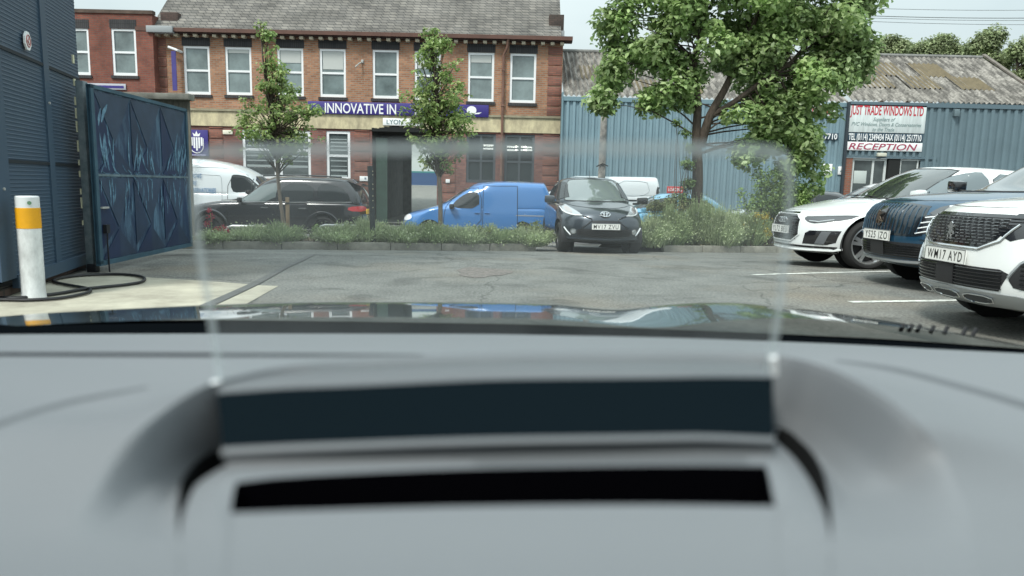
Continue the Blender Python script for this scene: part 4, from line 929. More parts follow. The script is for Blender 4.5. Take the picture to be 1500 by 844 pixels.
def line(bvh, pts, ax, r=.008, off=.002, step=.05, sm=0, closed=False, name='trim', m=None, parent=None, n=6, mb=None):
    if sm: pts = smooth2d(pts, closed, sm)
    q = []
    for p in resample(pts, step, closed):
        h, nn = proj(bvh, ax, p[0], p[1]); q.append(h + nn * off)
    b = mb or MB(); b.tube(q, r, n, closed=closed)
    if mb is None: return b.build(name, m, parent)
def fl(pts): return [(-x, y) for x, y in pts]
def arch_pts(cx, cz, r, a0=-20, a1=200, n=22): return [(cx + r * math.cos(rad(a0 + (a1 - a0) * i / n)), cz + r * math.sin(rad(a0 + (a1 - a0) * i / n))) for i in range(n + 1)]
def wheel(root, x, y, r, side, S):
    s = side; w_ = S.get('tw', .21)
    yo = y; yi = y - s * w_
    rr = r * S.get('rimr', .7)
    prof = [(rr, yo - s * .015), (rr + .02, yo + s * .004), (r - .04, yo + s * .006), (r - .012, yo - s * .012), (r, yo - s * .035), (r, yi + s * .035), (r - .015, yi), (rr, yi)]
    t = MB().lathe(prof, (x, 0, r), 'y', 48).build('wheel', tyre_m, root)
    ry = yo - s * .012
    b = MB(); b.lathe([(rr + .004, ry), (rr - .012, ry + s * .004), (rr - .022, ry - s * .02), (rr - .03, ry - s * .12)], (x, 0, r), 'y', 40)
    b.lathe([(.001, ry + s * .0), (.05, ry - s * .002), (.065, ry - s * .02), (.07, ry - s * .05)], (x, 0, r), 'y', 20)
    k = S.get('spokes', 5)
    for i in range(k):
        a = 2 * math.pi * i / k + .3
        for da in ((-.17, .17) if S.get('twin', True) else (0,)):
            a1 = a + da; c, s1 = math.cos(a1), math.sin(a1); cp, sp_ = math.cos(a + da * .25), math.sin(a + da * .25); tx, tz = -math.sin(a1), math.cos(a1); w1 = S.get('sw', .022); R1 = rr - .018
            p = [(x + cp * .05 - tx * w1 * 1.2, r + sp_ * .05 - tz * w1 * 1.2), (x + c * R1 - tx * w1, r + s1 * R1 - tz * w1), (x + c * R1 + tx * w1, r + s1 * R1 + tz * w1), (x + cp * .05 + tx * w1 * 1.2, r + sp_ * .05 + tz * w1 * 1.2)]
            b.add([(q[0], ry - s * .004 - (s * .012 if i_ in (1, 2) else 0), q[1]) for i_, q in enumerate(p)] + [(q[0], ry - s * .04, q[1]) for q in p], [(0, 1, 2, 3), (4, 7, 6, 5), (0, 4, 5, 1), (1, 5, 6, 2), (2, 6, 7, 3), (3, 7, 4, 0)])
    b.build('rim', S.get('rim', alloy), t)
    MB().lathe([(.001, ry - s * .075), (rr * .8, ry - s * .08), (rr - .02, ry - s * .1)], (x, 0, r), 'y', 28).build('brake_disc', mat('brake', (.04, .04, .042), .5, metal=.5), t)
def number_plate(root, text, cx, z, x, tilt=0, yaw=0, m=None, wdt=.52, rear=False):
    r = Vector((math.sin(yaw), math.cos(yaw), 0)) if not rear else Vector((0, -1, 0)); u = Vector((-math.sin(tilt), 0, math.cos(tilt)))
    n = r.cross(u).normalized(); c = Vector((x, cx, z)); b = MB()
    a = [c - r * wdt / 2 - u * .056, c + r * wdt / 2 - u * .056, c + r * wdt / 2 + u * .056, c - r * wdt / 2 + u * .056]
    b.prism(a, n * .012); p = b.build('number_plate', m or plate_w, root, smooth=False)
    if text:
        t = textmesh(text, c + n * .0135, r, u, plate_k, 'characters', p, height=.079, width=wdt * .87, bold=.007, depth=0, spc=1.22)
    b = MB(); e = .004
    for k in range(4):
        q0, q1 = a[k] + n * .013, a[(k + 1) % 4] + n * .013; b.tube([q0, q1], .003, 4)
    b.build('plate_edge', mat('plate_rim', (.15, .15, .15), .5), p); return p
def mirror(root, x, y, z, s, m, S):
    b = MB(); b.bbox(-.09, .07, 0, .2 * 1, -.07, .08, .035)
    vs = [Vector((x + v.x * (1 - .3 * (v.y / .2)), y + s * (v.y + .03), z + v.z * (.85 + .15 * v.y / .2))) for v in b.v]; b.v = vs
    o = b.build('wing_mirror', m, root); MB().tube([(x, y - s * .06, z - .06), (x - .01, y + s * .06, z - .05)], .022, 6).build('mirror_arm', black_pl, o)
    MB().box(x - .097, x - .088, min(y + s * .06, y + s * .21), max(y + s * .06, y + s * .21), z - .05, z + .06).build('mirror_glass', chrome, o, smooth=False)
def make_car(name, label, cat, loc, rotz, S, details=None, group=None):
    root = thing(name, label, cat, loc, rotz, group)
    v, f = body_verts(S); bo = fin('body', v, f, S['paint'], root, True, 50)
    W = S['W']; r = S['r']; xa = [-S['fo'], -S['fo'] - S['wb']]
    for x in xa:        # cut the wheel openings
        for s in (1, -1):
            b = MB(); b.lathe([(0.0001, s * (W / 2 - .32)), (r + S.get('gap', .045), s * (W / 2 - .32)), (r + S.get('gap', .045), s * (W / 2 + .3)), (.0001, s * (W / 2 + .3))], (x, 0, r + .01), 'y', 40)
            c = b.build('cut', None, root); bpy.context.view_layer.update()
            md = bo.modifiers.new('b', 'BOOLEAN'); md.operation = 'DIFFERENCE'; md.object = c; md.solver = 'EXACT'
            dg = bpy.context.evaluated_depsgraph_get(); dg.update(); me = bpy.data.meshes.new_from_object(bo.evaluated_get(dg)); bo.modifiers.remove(md)
            old = bo.data; bo.data = me; bpy.data.meshes.remove(old); bpy.data.objects.remove(c)
            g = r + S.get('gap', .045) - .004
            MB().lathe([(g, s * (W / 2 - .3)), (g, s * (W / 2 - .05)), ], (x, 0, r + .01), 'y', 40, a0=rad(-15), a1=rad(195)).build('wheel_arch', black_pl, root) if S.get('liner', True) else None
            MB().lathe([(.001, s * (W / 2 - .3)), (g, s * (W / 2 - .3))], (x, 0, r + .01), 'y', 30).build('wheel_arch', mat('arch_dark', (.01, .01, .01), .9), root)
            wheel(root, x, s * (W / 2 - S.get('tin', .03)), r, s, S)
    bo.data.name = 'body'; bo.data.polygons.foreach_set('use_smooth', [True] * len(bo.data.polygons)); bo.data.set_sharp_from_angle(angle=rad(40))
    cv, cf = cab_verts(S); co = fin('roof', cv, cf, S.get('roofpaint', S['paint']), root, True, 50)
    allv = [Vector(p) for p in v] + [Vector(p) for p in cv]; n0 = len(v)
    bvh = reg_bvh(allv, list(f) + [[i + n0 for i in q] for q in cf])
    S['bvh'] = bvh
    # underside shadow plate
    if details: details(root, bvh, S)
    return root
def cabglass(root, bvh, S, ws, sides, ws_m=None, gm=None, wside=('l', 'R')):
    p = patch(bvh, ws, 'f', .004, .06, 1, 'windscreen', ws_m or carglass_l, root)
    line(bvh, ws, 'f', .012, .0, .08, 1, True, 'seal', black_pl, p)
    for sd in wside:
        for q in sides: 
            g = patch(bvh, q, sd, .004, .06, 1, 'side_window', gm or carglass, root); line(bvh, q, sd, .009, .001, .08, 1, True, 'seal', S.get('sealm', black_pl), g)
def both(fn, pts): fn(pts); fn([(-a, b) for a, b in pts])

# ---------------------------------------------------------------- small dark city hatchback facing the camera
def city_details(root, bvh, S):
    cabglass(root, bvh, S, [(-.57, .98), (.57, .98), (.62, 1.0), (.5, 1.375), (.3, 1.41), (-.3, 1.41), (-.5, 1.375), (-.62, 1.0)], [[(-1.05, 1.0), (-1.4, 1.2), (-1.62, 1.33), (-1.95, 1.36), (-1.98, 1.0)], [(-2.04, 1.0), (-2.02, 1.36), (-2.7, 1.32), (-2.95, 1.12), (-2.9, 1.02)]], ws_m=mat('pale_screen', (.16, .19, .19), .05, spec=1, coat=1))
    for s in (1, -1):
        h = patch(bvh, [(s * .40, .735), (s * .56, .86), (s * .66, .935), (s * .73, .93), (s * .735, .84), (s * .66, .76), (s * .52, .72)], 'f', .005, .03, 1, 'headlight', lens_clear, root)
        line(bvh, [(s * .41, .73), (s * .55, .725), (s * .70, .77), (s * .735, .86)], 'f', .012, .008, .04, 1, False, 'light_strip', lens_w, h)
        patch(bvh, [(s * .55, .76), (s * .6, .88), (s * .68, .88), (s * .66, .79)], 'f', .008, .03, 1, 'reflector', mat('amber_tint', (.4, .36, .35), .15, coat=1), h)
        line(bvh, [(s * .42, .5), (s * .3, .585), (s * .22, .66), (s * .33, .70), (s * .40, .72)], 'f', .012, .004, .04, 1, False, 'bumper_crease', gloss_blk, root)
        line(bvh, [(s * .6, .36), (s * .67, .44), (s * .71, .5)], 'f', .013, .006, .04, 0, False, 'running_light', lens_w, root)
        q = patch(bvh, [(s * .56 + .052 * math.cos(a), .435 + .052 * math.sin(a)) for a in [k * math.pi / 7 for k in range(14)]], 'f', .012, .03, 0, 'fog_lamp', chrome, root)
        patch(bvh, [(s * .56 + .032 * math.cos(a), .435 + .032 * math.sin(a)) for a in [k * math.pi / 7 for k in range(14)]], 'f', .018, .03, 0, 'lens', lens_clear, q)
        mirror(root, -1.02, s * .78, 1.0, s, S['paint'] if s < 0 else gloss_blk, S)
    g = patch(bvh, [(-.52, .46), (-.48, .335), (.48, .335), (.52, .46), (.42, .49), (-.42, .49)], 'f', .004, .04, 1, 'lower_grille', black_pl, root)
    b = MB()
    for z in (.36, .39, .42, .45): line(bvh, [(-.46, z), (.46, z)], 'f', .004, .008, .08, mb=b)
    b.build('grille_bar', gloss_blk, g)
    line(bvh, [(-.66, .30), (-.5, .3), (0, .29), (.5, .3), (.66, .3)], 'f', .02, .004, .06, 1, False, 'bumper_lip', S['paint'], root)
    patch(bvh, [(-.74, .2), (.74, .2), (.7, .275), (-.7, .275)], 'f', .003, .05, 0, 'lower_valance', black_pl, root)
    patch(bvh, [(-.34, .60), (.34, .60), (.25, .645), (-.25, .645)], 'f', .004, .04, 1, 'upper_grille', black_pl, root)
    number_plate(root, 'MV17 ZVU', 0, .535, .022, tilt=.05)
    # three-ellipse emblem
    h, n = proj(bvh, 'f', 0, .755); u = (Vector((0, 0, 1)) - n * n.z).normalized(); r = Vector((0, 1, 0)); h = h + n * .015
    b = MB()
    for aa, bb_, oy in ((.085, .058, 0), (.028, .055, 0), (.06, .022, .028)): b.tube([h + r * aa * math.cos(t) + u * (bb_ * math.sin(t) + oy) for t in [k * math.pi / 12 for k in range(24)]], .009, 6, closed=True)
    e = b.build('emblem', chrome, root)
    patch(bvh, [(.1 * math.cos(a), .755 + .07 * math.sin(a)) for a in [k * math.pi / 8 for k in range(16)]], 'f', .005, .04, 0, 'emblem_backing', gloss_blk, root)
    line(bvh, [(-.66, .93), (-.4, .875), (0, .86), (.4, .875), (.66, .93)], 'f', .006, -.001, .06, 1, False, 'bonnet_gap', mat('gap', (.004, .004, .004), .8), root)
    b = MB(); b.tube([(-.95, .3, .985), (-1.05, .1, 1.0), (-1.08, -.4, 1.005)], .009, 5); b.build('wiper', black_pl, root)
    b = MB(); h_, n_ = proj(bvh, 't', -1.75, -.02); b.tube([h_, h_ + Vector((-.06, 0, .14))], [.006, .003], 5); b.build('aerial', black_pl, root)
city = dict(L=3.46, W=1.62, r=.295, wb=2.34, fo=.66, paint=paint('dark_grey_paint', (.05, .062, .076), .6, .3), cf=.34, pf=2.4, crown=.07,
    top=[(0, .84), (.15, .875), (.45, .93), (.95, 1.0), (1.4, 1.03), (2.6, 1.06), (3.3, 1.0), (3.46, .9)], bot=[(0, .22), (.4, .2), (3, .22), (3.46, .3)],
    wid=[(0, .76), (.3, .79), (.7, .81), (2.7, .81), (3.46, .73)], fprof=[(.15, -.1), (.3, -.02), (.5, 0), (.65, -.03), (.8, -.1), (.95, -.2)], bprof=[(.2, -.05), (.6, 0), (1.05, -.08)],
    cab=dict(belt=.98, xf=[(0, -.78), (.3, -1.0), (.8, -1.4), (1, -1.6)], xr=[(0, -3.38), (.5, -3.22), (1, -2.9)], hw=[(0, .76), (.3, .715), (.8, .615), (1, .57)], roof=[(0, 1.46), (1.5, 1.455), (2.0, 1.465), (2.8, 1.43), (3.4, 1.36)]), rim=alloy_dk)
q = P(887, 340, 12.75)
cc_ = make_car('parked_car', 'small dark grey hatchback facing the camera with plate MV17 ZVU at the kerb', 'car', (q.x, 12.75, lot_z(13.4)), rad(-90 + 4), city, city_details, None); cc_.scale = (.98, .98, .96)

# ---------------------------------------------------------------- white compact hatchback, right, nose to the left
def white_hatch_details(root, bvh, S):
    cabglass(root, bvh, S, [(-.62, .95), (.62, .95), (.68, .99), (.54, 1.34), (.35, 1.375), (-.35, 1.375), (-.54, 1.34), (-.68, .99)],
             [[(-1.5, .97), (-1.72, 1.12), (-1.95, 1.245), (-2.3, 1.325), (-2.48, 1.325), (-2.5, .97)], [(-2.58, .97), (-2.56, 1.32), (-3.1, 1.27), (-3.35, 1.1), (-3.4, 1.0)]],
             ws_m=mat('dark_screen', (.03, .036, .034), .04, spec=1, coat=1), gm=mat('side_glass', (.10, .13, .14), .05, spec=1, coat=1))
    g = patch(bvh, [(-.40, .44), (-.27, .345), (.27, .345), (.40, .44), (.385, .64), (.27, .71), (-.27, .71), (-.385, .64)], 'f', .004, .035, 0, 'grille', gloss_blk, root)
    b = MB()
    for i in range(9):
        z = .375 + .038 * i; hw = .27 + (min(1, (z - .345) / .095)) * .11 if z < .44 else .38 if z < .64 else .38 - (z - .64) * 1.5
        line(bvh, [(-hw, z), (hw, z)], 'f', .005, .01, .05, mb=b)
    for i in range(-8, 9):
        line(bvh, [(i * .043, .37), (i * .043, .68)], 'f', .003, .009, .05, mb=b)
    b.build('grille_mesh', black_pl, g)
    line(bvh, [(-.40, .44), (-.27, .345), (.27, .345), (.40, .44), (.385, .64), (.27, .71), (-.27, .71), (-.385, .64)], 'f', .010, .006, .05, 0, True, 'grille_frame', S['paint'], g)
    patch(bvh, [(-.28, .722), (.28, .722), (.26, .745), (-.26, .745)], 'f', .004, .04, 0, 'slot_trim', gloss_blk, root)
    for s in (1, -1):
        h = patch(bvh, [(s * .41, .665), (s * .50, .61), (s * .60, .60), (s * .78, .66), (s * .80, .735), (s * .70, .74), (s * .46, .715)], 'f', .005, .03, 1, 'headlight', lens_dk, root)
        line(bvh, [(s * .43, .695), (s * .55, .705), (s * .72, .725), (s * .79, .725)], 'f', .017, .006, .04, 0, False, 'light_strip', lens_w, h)
        line(bvh, [(s * .50, .63), (s * .6, .622), (s * .7, .655)], 'f', .010, .006, .04, 0, False, 'light_strip', lens_clear, h)
        v = patch(bvh, [(s * .46, .325), (s * .49, .47), (s * .54, .505), (s * .79, .515), (s * .76, .36), (s * .70, .325)], 'f', .005, .035, 0, 'side_intake', gloss_blk, root)
        patch(bvh, [(s * .60, .335), (s * .68, .335), (s * .73, .50), (s * .66, .50)], 'f', .016, .035, 0, 'intake_blade', mat('satin_grey', (.12, .13, .14), .4), v)
        if s > 0: mirror(root, -1.35, s * .82, 1.0, s, S['paint'], S)
        sd = 'l' if s > 0 else 'R'
        d = patch(bvh, [(-1.42, .33), (-1.38, .6), (-1.38, .93), (-2.5, .945), (-2.53, .6), (-2.5, .33)], sd, .003, .06, 1, 'door', S['paint'], root)
        line(bvh, [(-2.25, .81), (-2.42, .815)], sd, .014, .02, .05, 0, False, 'handle', S['paint'], d)
        line(bvh, [(-1.2, .87), (-1.9, .89), (-3.3, .9)], sd, .006, .0, .1, 0, False, 'crease', S['paint'], root)
    patch(bvh, [(-.72, .2), (.72, .2), (.76, .3), (-.76, .3)], 'f', .003, .05, 0, 'lower_valance', gloss_blk, root)
    line(bvh, [(-.78, .275), (-.7, .245), (.7, .245), (.78, .275)], 'f', .014, .012, .05, 1, False, 'splitter', S['paint'], root)
    number_plate(root, 'YL72 BEU', 0, .50, .022, tilt=.03)
    h, n = proj(bvh, 'f', 0, .625); u = Vector((0, 0, 1)); r = Vector((0, 1, 0)); b = MB()
    for k in range(4): b.tube([h + n * .02 + r * ((k - 1.5) * .055 + .037 * math.cos(t)) + u * .037 * math.sin(t) for t in [j * math.pi / 8 for j in range(16)]], .006, 6, closed=True)
    b.build('emblem', chrome, root)
    line(bvh, [(-.8, .80), (-.55, .775), (0, .765), (.55, .775), (.8, .80)], 'f', .004, -.001, .06, 1, False, 'bonnet_gap', mat('gap', (.004, .004, .004), .8), root)
    MB().tube([(-1.12, .35, .975), (-1.2, -.1, .99), (-1.2, -.5, .985)], .009, 5).build('wiper', black_pl, root)
    q = MB().bbox(-1.45, -1.443, .42, .5, 1.0, 1.04, .002).build('permit', mat('permit_amber', (.6, .35, .05), .6), root)
wpaint = paint('white_paint', (.74, .77, .77), 0, .25)
hatch = dict(L=4.03, W=1.74, r=.335, wb=2.56, fo=.83, paint=wpaint, cf=.40, pf=2.8, crown=.075, spokes=5, rimr=.74,
    top=[(0, .755), (.12, .80), (.4, .86), (1.0, .945), (1.5, .985), (2.6, 1.02), (3.7, .98), (4.03, .9)], bot=[(0, .2), (.5, .18), (3.5, .2), (4.03, .3)],
    wid=[(0, .80), (.3, .85), (.8, .87), (3.2, .87), (4.03, .78)], fprof=[(.15, -.08), (.25, -.0), (.45, .0), (.6, -.015), (.75, -.06), (.85, -.14)], bprof=[(.2, -.05), (.6, 0), (1.0, -.08)],
    cab=dict(belt=.95, xf=[(0, -.98), (.3, -1.26), (.75, -1.68), (1, -2.0)], xr=[(0, -3.85), (.5, -3.7), (1, -3.3)], hw=[(0, .80), (.3, .75), (.8, .64), (1, .585)], roof=[(0, 1.41), (1.9, 1.405), (2.4, 1.42), (3.2, 1.39), (3.8, 1.32)]))
AUD = (P(1146, 330, 10.75).x, 10.75, lot_z(10.4))
ac = make_car('parked_car', 'white hatchback with hexagonal black grille, farthest of the three nose-out cars on the right', 'car', AUD, rad(180 + 4), hatch, white_hatch_details, 'cars parked nose out on the right'); ac.scale = (1.05,) * 3

# ---------------------------------------------------------------- blue crossover
blue_p = paint('deep_blue_paint', (.012, .06, .115), .35, .3)
def lion(bvh, root, y, z, sc, m, back=None):
    h, n = proj(bvh, 'f', y, z); u = Vector((0, 0, 1)); r = Vector((0, 1, 0)); n = Vector((1, 0, 0)); h = h + n * .028
    pts = [(-.3, .9), (.05, 1.0), (.3, .8), (.15, .6), (.5, .55), (.75, .7), (.7, .4), (.3, .3), (.2, .05), (.5, -.1), (.75, -.35), (.6, -.5), (.3, -.25), (.05, -.3), (.25, -.65), (.2, -1), (-.05, -1), (-.1, -.6), (-.35, -.35), (-.6, -.75), (-.55, -1), (-.8, -.95), (-.75, -.6), (-.5, -.1), (-.35, .3), (-.6, .2), (-.8, .45), (-.6, .5), (-.4, .6)]
    b = MB(); b.prism([h + r * a * sc * .75 + u * c * sc for a, c in pts], n * .008); return b.build('emblem', m, root, smooth=False)
def blue_details(root, bvh, S):
    cabglass(root, bvh, S, [(-.64, 1.07), (.64, 1.07), (.7, 1.1), (.57, 1.46), (.38, 1.5), (-.38, 1.5), (-.57, 1.46), (-.7, 1.1)], [[(-1.55, 1.12), (-2.0, 1.4), (-2.4, 1.46), (-2.5, 1.12)], [(-2.6, 1.12), (-2.6, 1.46), (-3.4, 1.4), (-3.6, 1.15)]])
    gp = [(-.58, .60), (-.50, .585), (.50, .585), (.58, .60), (.60, .72), (.52, .905), (.3, .93), (-.3, .93), (-.52, .905), (-.60, .72)]
    g = patch(bvh, gp, 'f', .004, .035, 0, 'grille', mat('grille_navy', (.006, .012, .018), .25, coat=1), root); b = MB()
    n = 19
    for i in range(n):
        t = (i / (n - 1) - .5) * 2; y0 = t * .52; y1 = t * .5; z0 = .60 + .01; z1 = .92 - .035 * abs(t) ** 3
        if abs(y0) < .06: z0 = .6
        line(bvh, [(y0, z0), (y0 * 1.06, .75), (y1, z1)], 'f', .0075, .006, .04, 1, mb=b)
    b.build('grille_bar', mat('bar_blue', (.03, .07, .11), .25, metal=.5, coat=1), g)
    patch(bvh, [(-.075, .72), (-.075, .84), (-.05, .88), (.05, .88), (.075, .84), (.075, .72), (0, .66)], 'f', .016, .03, 0, 'badge_shield', gloss_blk, g)
    lion(bvh, g, 0, .775, .075, mat('badge_bronze', (.22, .17, .13), .3, metal=.8))
    for s in (1, -1):
        h = patch(bvh, [(s * .56, .80), (s * .60, .93), (s * .80, .955), (s * .845, .90), (s * .80, .83)], 'f', .006, .03, 1, 'headlight', lens_dk, root)
        line(bvh, [(s * .64, .9), (s * .72, .915), (s * .82, .92)], 'f', .012, .008, .03, 0, False, 'light_strip', lens_w, h)
        b = MB()
        for k in range(4): line(bvh, [(s * (.52 + .05 * k * .3), .62 + .055 * k), (s * (.64 + .03 * k), .655 + .055 * k)], 'f', .007, .008, .03, mb=b)
        b.build('claw_light', lens_w, root)
        patch(bvh, [(s * .50, .60), (s * .53, .80), (s * .70, .86), (s * .69, .64)], 'f', .004, .03, 0, 'lamp_surround', gloss_blk, root)
        line(bvh, [(s * .57, .57), (s * .68, .56), (s * .80, .57)], 'f', .008, .01, .03, 0, False, 'bumper_crease', S['paint'], root)
        mirror(root, -1.45, s * .86, 1.13, s, gloss_blk, S)
        sd = 'l' if s > 0 else 'R'
        for x in (-S['fo'], -S['fo'] - S['wb']):
            line(bvh, arch_pts(x, S['r'] + .01, S['r'] + .075, -12, 192), sd, .03, .0, .06, 0, False, 'arch_trim', black_pl, root)
    g = patch(bvh, [(-.66, .36), (.66, .36), (.7, .45), (.62, .515), (-.62, .515), (-.7, .45)], 'f', .004, .04, 0, 'lower_grille', black_pl, root); b = MB()
    for z in (.385, .41, .435, .46, .485): line(bvh, [(-.64, z), (.64, z)], 'f', .006, .01, .05, mb=b)
    b.build('grille_bar', gloss_blk, g); patch(bvh, [(-.13, .365), (.13, .365), (.13, .51), (-.13, .51)], 'f', .016, .04, 0, 'radar_panel', black_pl, root)
    patch(bvh, [(-.78, .22), (.78, .22), (.8, .35), (-.8, .35)], 'f', .004, .05, 0, 'lower_valance', mat('dark_valance', (.04, .045, .05), .5), root)
    line(bvh, [(-.80, .36), (-.66, .315), (.66, .315), (.80, .36)], 'f', .020, .008, .05, 1, False, 'skid_trim', mat('satin_silver', (.45, .47, .48), .35, metal=.7), root)
    number_plate(root, 'YS25 JZO', 0, .575, .032, tilt=.03)
    line(bvh, [(-.85, .985), (-.5, .96), (0, .955), (.5, .96), (.85, .985)], 'f', .005, -.001, .06, 1, False, 'bonnet_gap', mat('gap', (.004, .004, .004), .8), root)
    line(bvh, [(-.12, .9), (-.5, .95), (-1.2, 1.02)], 't', .004, 0, .1, mb=MB())
cross = dict(L=4.3, W=1.8, r=.345, wb=2.6, fo=.86, paint=blue_p, cf=.36, pf=2.8, crown=.07, rim=alloy_dk,
    top=[(0, .93), (.1, .985), (.4, 1.03), (1.1, 1.08), (1.7, 1.12), (3.9, 1.12), (4.3, 1.0)], bot=[(0, .25), (.5, .22), (3.8, .25), (4.3, .35)],
    wid=[(0, .83), (.3, .88), (.8, .9), (3.5, .9), (4.3, .8)], fprof=[(.2, -.12), (.35, 0), (.55, .015), (.75, 0), (.9, -.05), (1.05, -.16)], bprof=[(.2, -.05), (.6, 0), (1.1, -.08)],
    cab=dict(belt=1.07, xf=[(0, -1.1), (.3, -1.4), (.8, -1.85), (1, -2.15)], xr=[(0, -4.15), (.5, -3.95), (1, -3.6)], hw=[(0, .82), (.3, .77), (.8, .65), (1, .6)], roof=[(0, 1.55), (2, 1.545), (2.6, 1.55), (3.5, 1.51), (4, 1.45)]))
BLU = (P(1290, 330, 8.0).x, 8.0, 0)
make_car('parked_car', 'deep blue crossover with dark upright-bar grille between the two white cars', 'car', BLU, rad(180 + 2), cross, blue_details, 'cars parked nose out on the right')

# ---------------------------------------------------------------- white SUV nearest, right
def suv_details(root, bvh, S):
    cabglass(root, bvh, S, [(-.66, 1.12), (.66, 1.12), (.73, 1.16), (.6, 1.52), (.4, 1.57), (-.4, 1.57), (-.6, 1.52), (-.73, 1.16)], [[(-1.75, 1.16), (-2.2, 1.46), (-2.6, 1.52), (-2.7, 1.16)]], ws_m=mat('green_screen', (.22, .27, .25), .05, spec=1, coat=1))
    gp = [(-.30, .70), (.30, .70), (.43, .765), (.50, .88), (.44, .915), (-.44, .915), (-.50, .88), (-.43, .765)]
    g = patch(bvh, gp, 'f', .004, .035, 0, 'grille', gloss_blk, root); b = MB()
    for i in range(9):
        z = .722 + .0235 * i
        hw = .31 + (z - .70) * 1.8 if z < .765 else .42 + (z - .765) * .5
        k = -hw + .03
        while k < hw - .03:
            e = min(k + .042, hw - .01); line(bvh, [(k, z), (e, z)], 'f', .0042, .012, .05, mb=b, n=5); k += .062
    b.build('grille_dash', mat('dash_chrome', (.2, .21, .22), .3, metal=.7), g)
    b = MB()
    for i in range(9):
        z = .722 + .0235 * i + .0118; hw = .33 + (z - .70) * 1.1
        line(bvh, [(-hw, z), (hw, z)], 'f', .004, .007, .05, mb=b, n=4)
    b.build('grille_bar', black_pl, g)
    line(bvh, [(-.53, .88), (-.46, .757), (-.31, .687), (.31, .687), (.46, .757), (.53, .88)], 'f', .009, .008, .04, 0, False, 'grille_frame', chrome, g)
    patch(bvh, [(-.56, .905), (-.44, .925), (.44, .925), (.56, .905), (.54, .94), (.42, .95), (-.42, .95), (-.54, .94)], 'f', .006, .035, 0, 'grille_header', gloss_blk, root)
    lion(bvh, g, 0, .81, .072, mat('badge_chrome', (.5, .51, .52), .25, metal=.8))
    h, n = proj(bvh, 'f', 0, .938); textmesh('PEUGEOT', h + Vector((.016, 0, 0)), (0, 1, 0), (0, 0, 1), chrome, 'lettering', root, height=.024, width=.3, bold=.01)
    for s in (1, -1):
        patch(bvh, [(s * .45, .962), (s * .44, .80), (s * .52, .76), (s * .72, .84), (s * .86, .93), (s * .87, .965)], 'f', .003, .03, 0, 'lamp_surround', gloss_blk, root)
        h = patch(bvh, [(s * .56, .83), (s * .60, .915), (s * .86, .965), (s * .90, .93), (s * .84, .85), (s * .70, .80)], 'f', .008, .03, 1, 'headlight', lens_dk, root)
        line(bvh, [(s * .60, .90), (s * .72, .925), (s * .88, .95)], 'f', .010, .014, .03, 0, False, 'light_strip', lens_w, h)
        line(bvh, [(s * .63, .84), (s * .70, .83), (s * .80, .86)], 'f', .012, .014, .03, 0, False, 'projector_rim', chrome, h)
        v = patch(bvh, [(s * .60, .40), (s * .55, .50), (s * .63, .63), (s * .78, .68), (s * .88, .64), (s * .88, .42)], 'f', .004, .035, 1, 'side_intake', black_pl, root); b = MB()
        for k in range(7): line(bvh, [(s * (.62), .43 + .032 * k), (s * .86, .43 + .034 * k)], 'f', .005, .010, .04, mb=b)
        b.build('intake_bar', gloss_blk, v)
        line(bvh, [(s * .56, .50), (s * .63, .64), (s * .76, .69), (s * .87, .66)], 'f', .012, .006, .04, 1, False, 'intake_trim', mat('satin_silver', (.45, .47, .48), .35, metal=.7), v)
        sd = 'l' if s > 0 else 'R'
        for x in (-S['fo'], -S['fo'] - S['wb']):
            line(bvh, arch_pts(x, S['r'] + .01, S['r'] + .08, -12, 192), sd, .034, .0, .06, 0, False, 'arch_trim', black_pl, root)
        mirror(root, -1.6, s * .88, 1.17, s, S['paint'], S)
    g = patch(bvh, [(-.50, .385), (.50, .385), (.56, .52), (.50, .55), (-.50, .55), (-.56, .52)], 'f', .004, .04, 0, 'lower_grille', black_pl, root); b = MB()
    for k in range(6): z = .405 + .025 * k; line(bvh, [(-.52, z), (.52, z)], 'f', .006, .010, .05, mb=b)
    b.build('grille_bar', gloss_blk, g); patch(bvh, [(-.11, .39), (.11, .39), (.11, .545), (-.11, .545)], 'f', .018, .04, 0, 'radar_panel', black_pl, root)
    silver = mat('satin_silver', (.45, .47, .48), .35, metal=.7)
    patch(bvh, [(-.78, .20), (.78, .20), (.80, .27), (-.80, .27)], 'f', .003, .05, 0, 'lower_valance', black_pl, root)
    k = patch(bvh, [(-.62, .255), (.62, .255), (.74, .345), (.55, .372), (-.55, .372), (-.74, .345)], 'f', .014, .04, 1, 'skid_plate', silver, root)
    for y0, y1 in ((-.44, -.21), (-.15, .15), (.21, .44)):
        sg_ = 1 if y1 > 0 else -1
        patch(bvh, [(y0, .29), (y1, .29), (y1 + .02 * (y1 > .2), .342), (y0 - .02 * (y0 < -.2), .342)], 'f', .017, .03, 1, 'skid_slot', mat('slot_dark', (.05, .055, .06), .5), k)
        line(bvh, [(y0, .29), (y1, .29), (y1 + .02 * (y1 > .2), .342), (y0 - .02 * (y0 < -.2), .342)], 'f', .006, .018, .03, 1, True, 'slot_rim', chrome, k)
    number_plate(root, 'WM17 AYD', 0, .612, .035, tilt=.03)
    line(bvh, [(-.88, 1.02), (-.5, 1.005), (0, 1.0), (.5, 1.005), (.88, 1.02)], 'f', .004, -.001, .06, 1, False, 'bonnet_gap', mat('gap', (.03, .03, .03), .8), root)
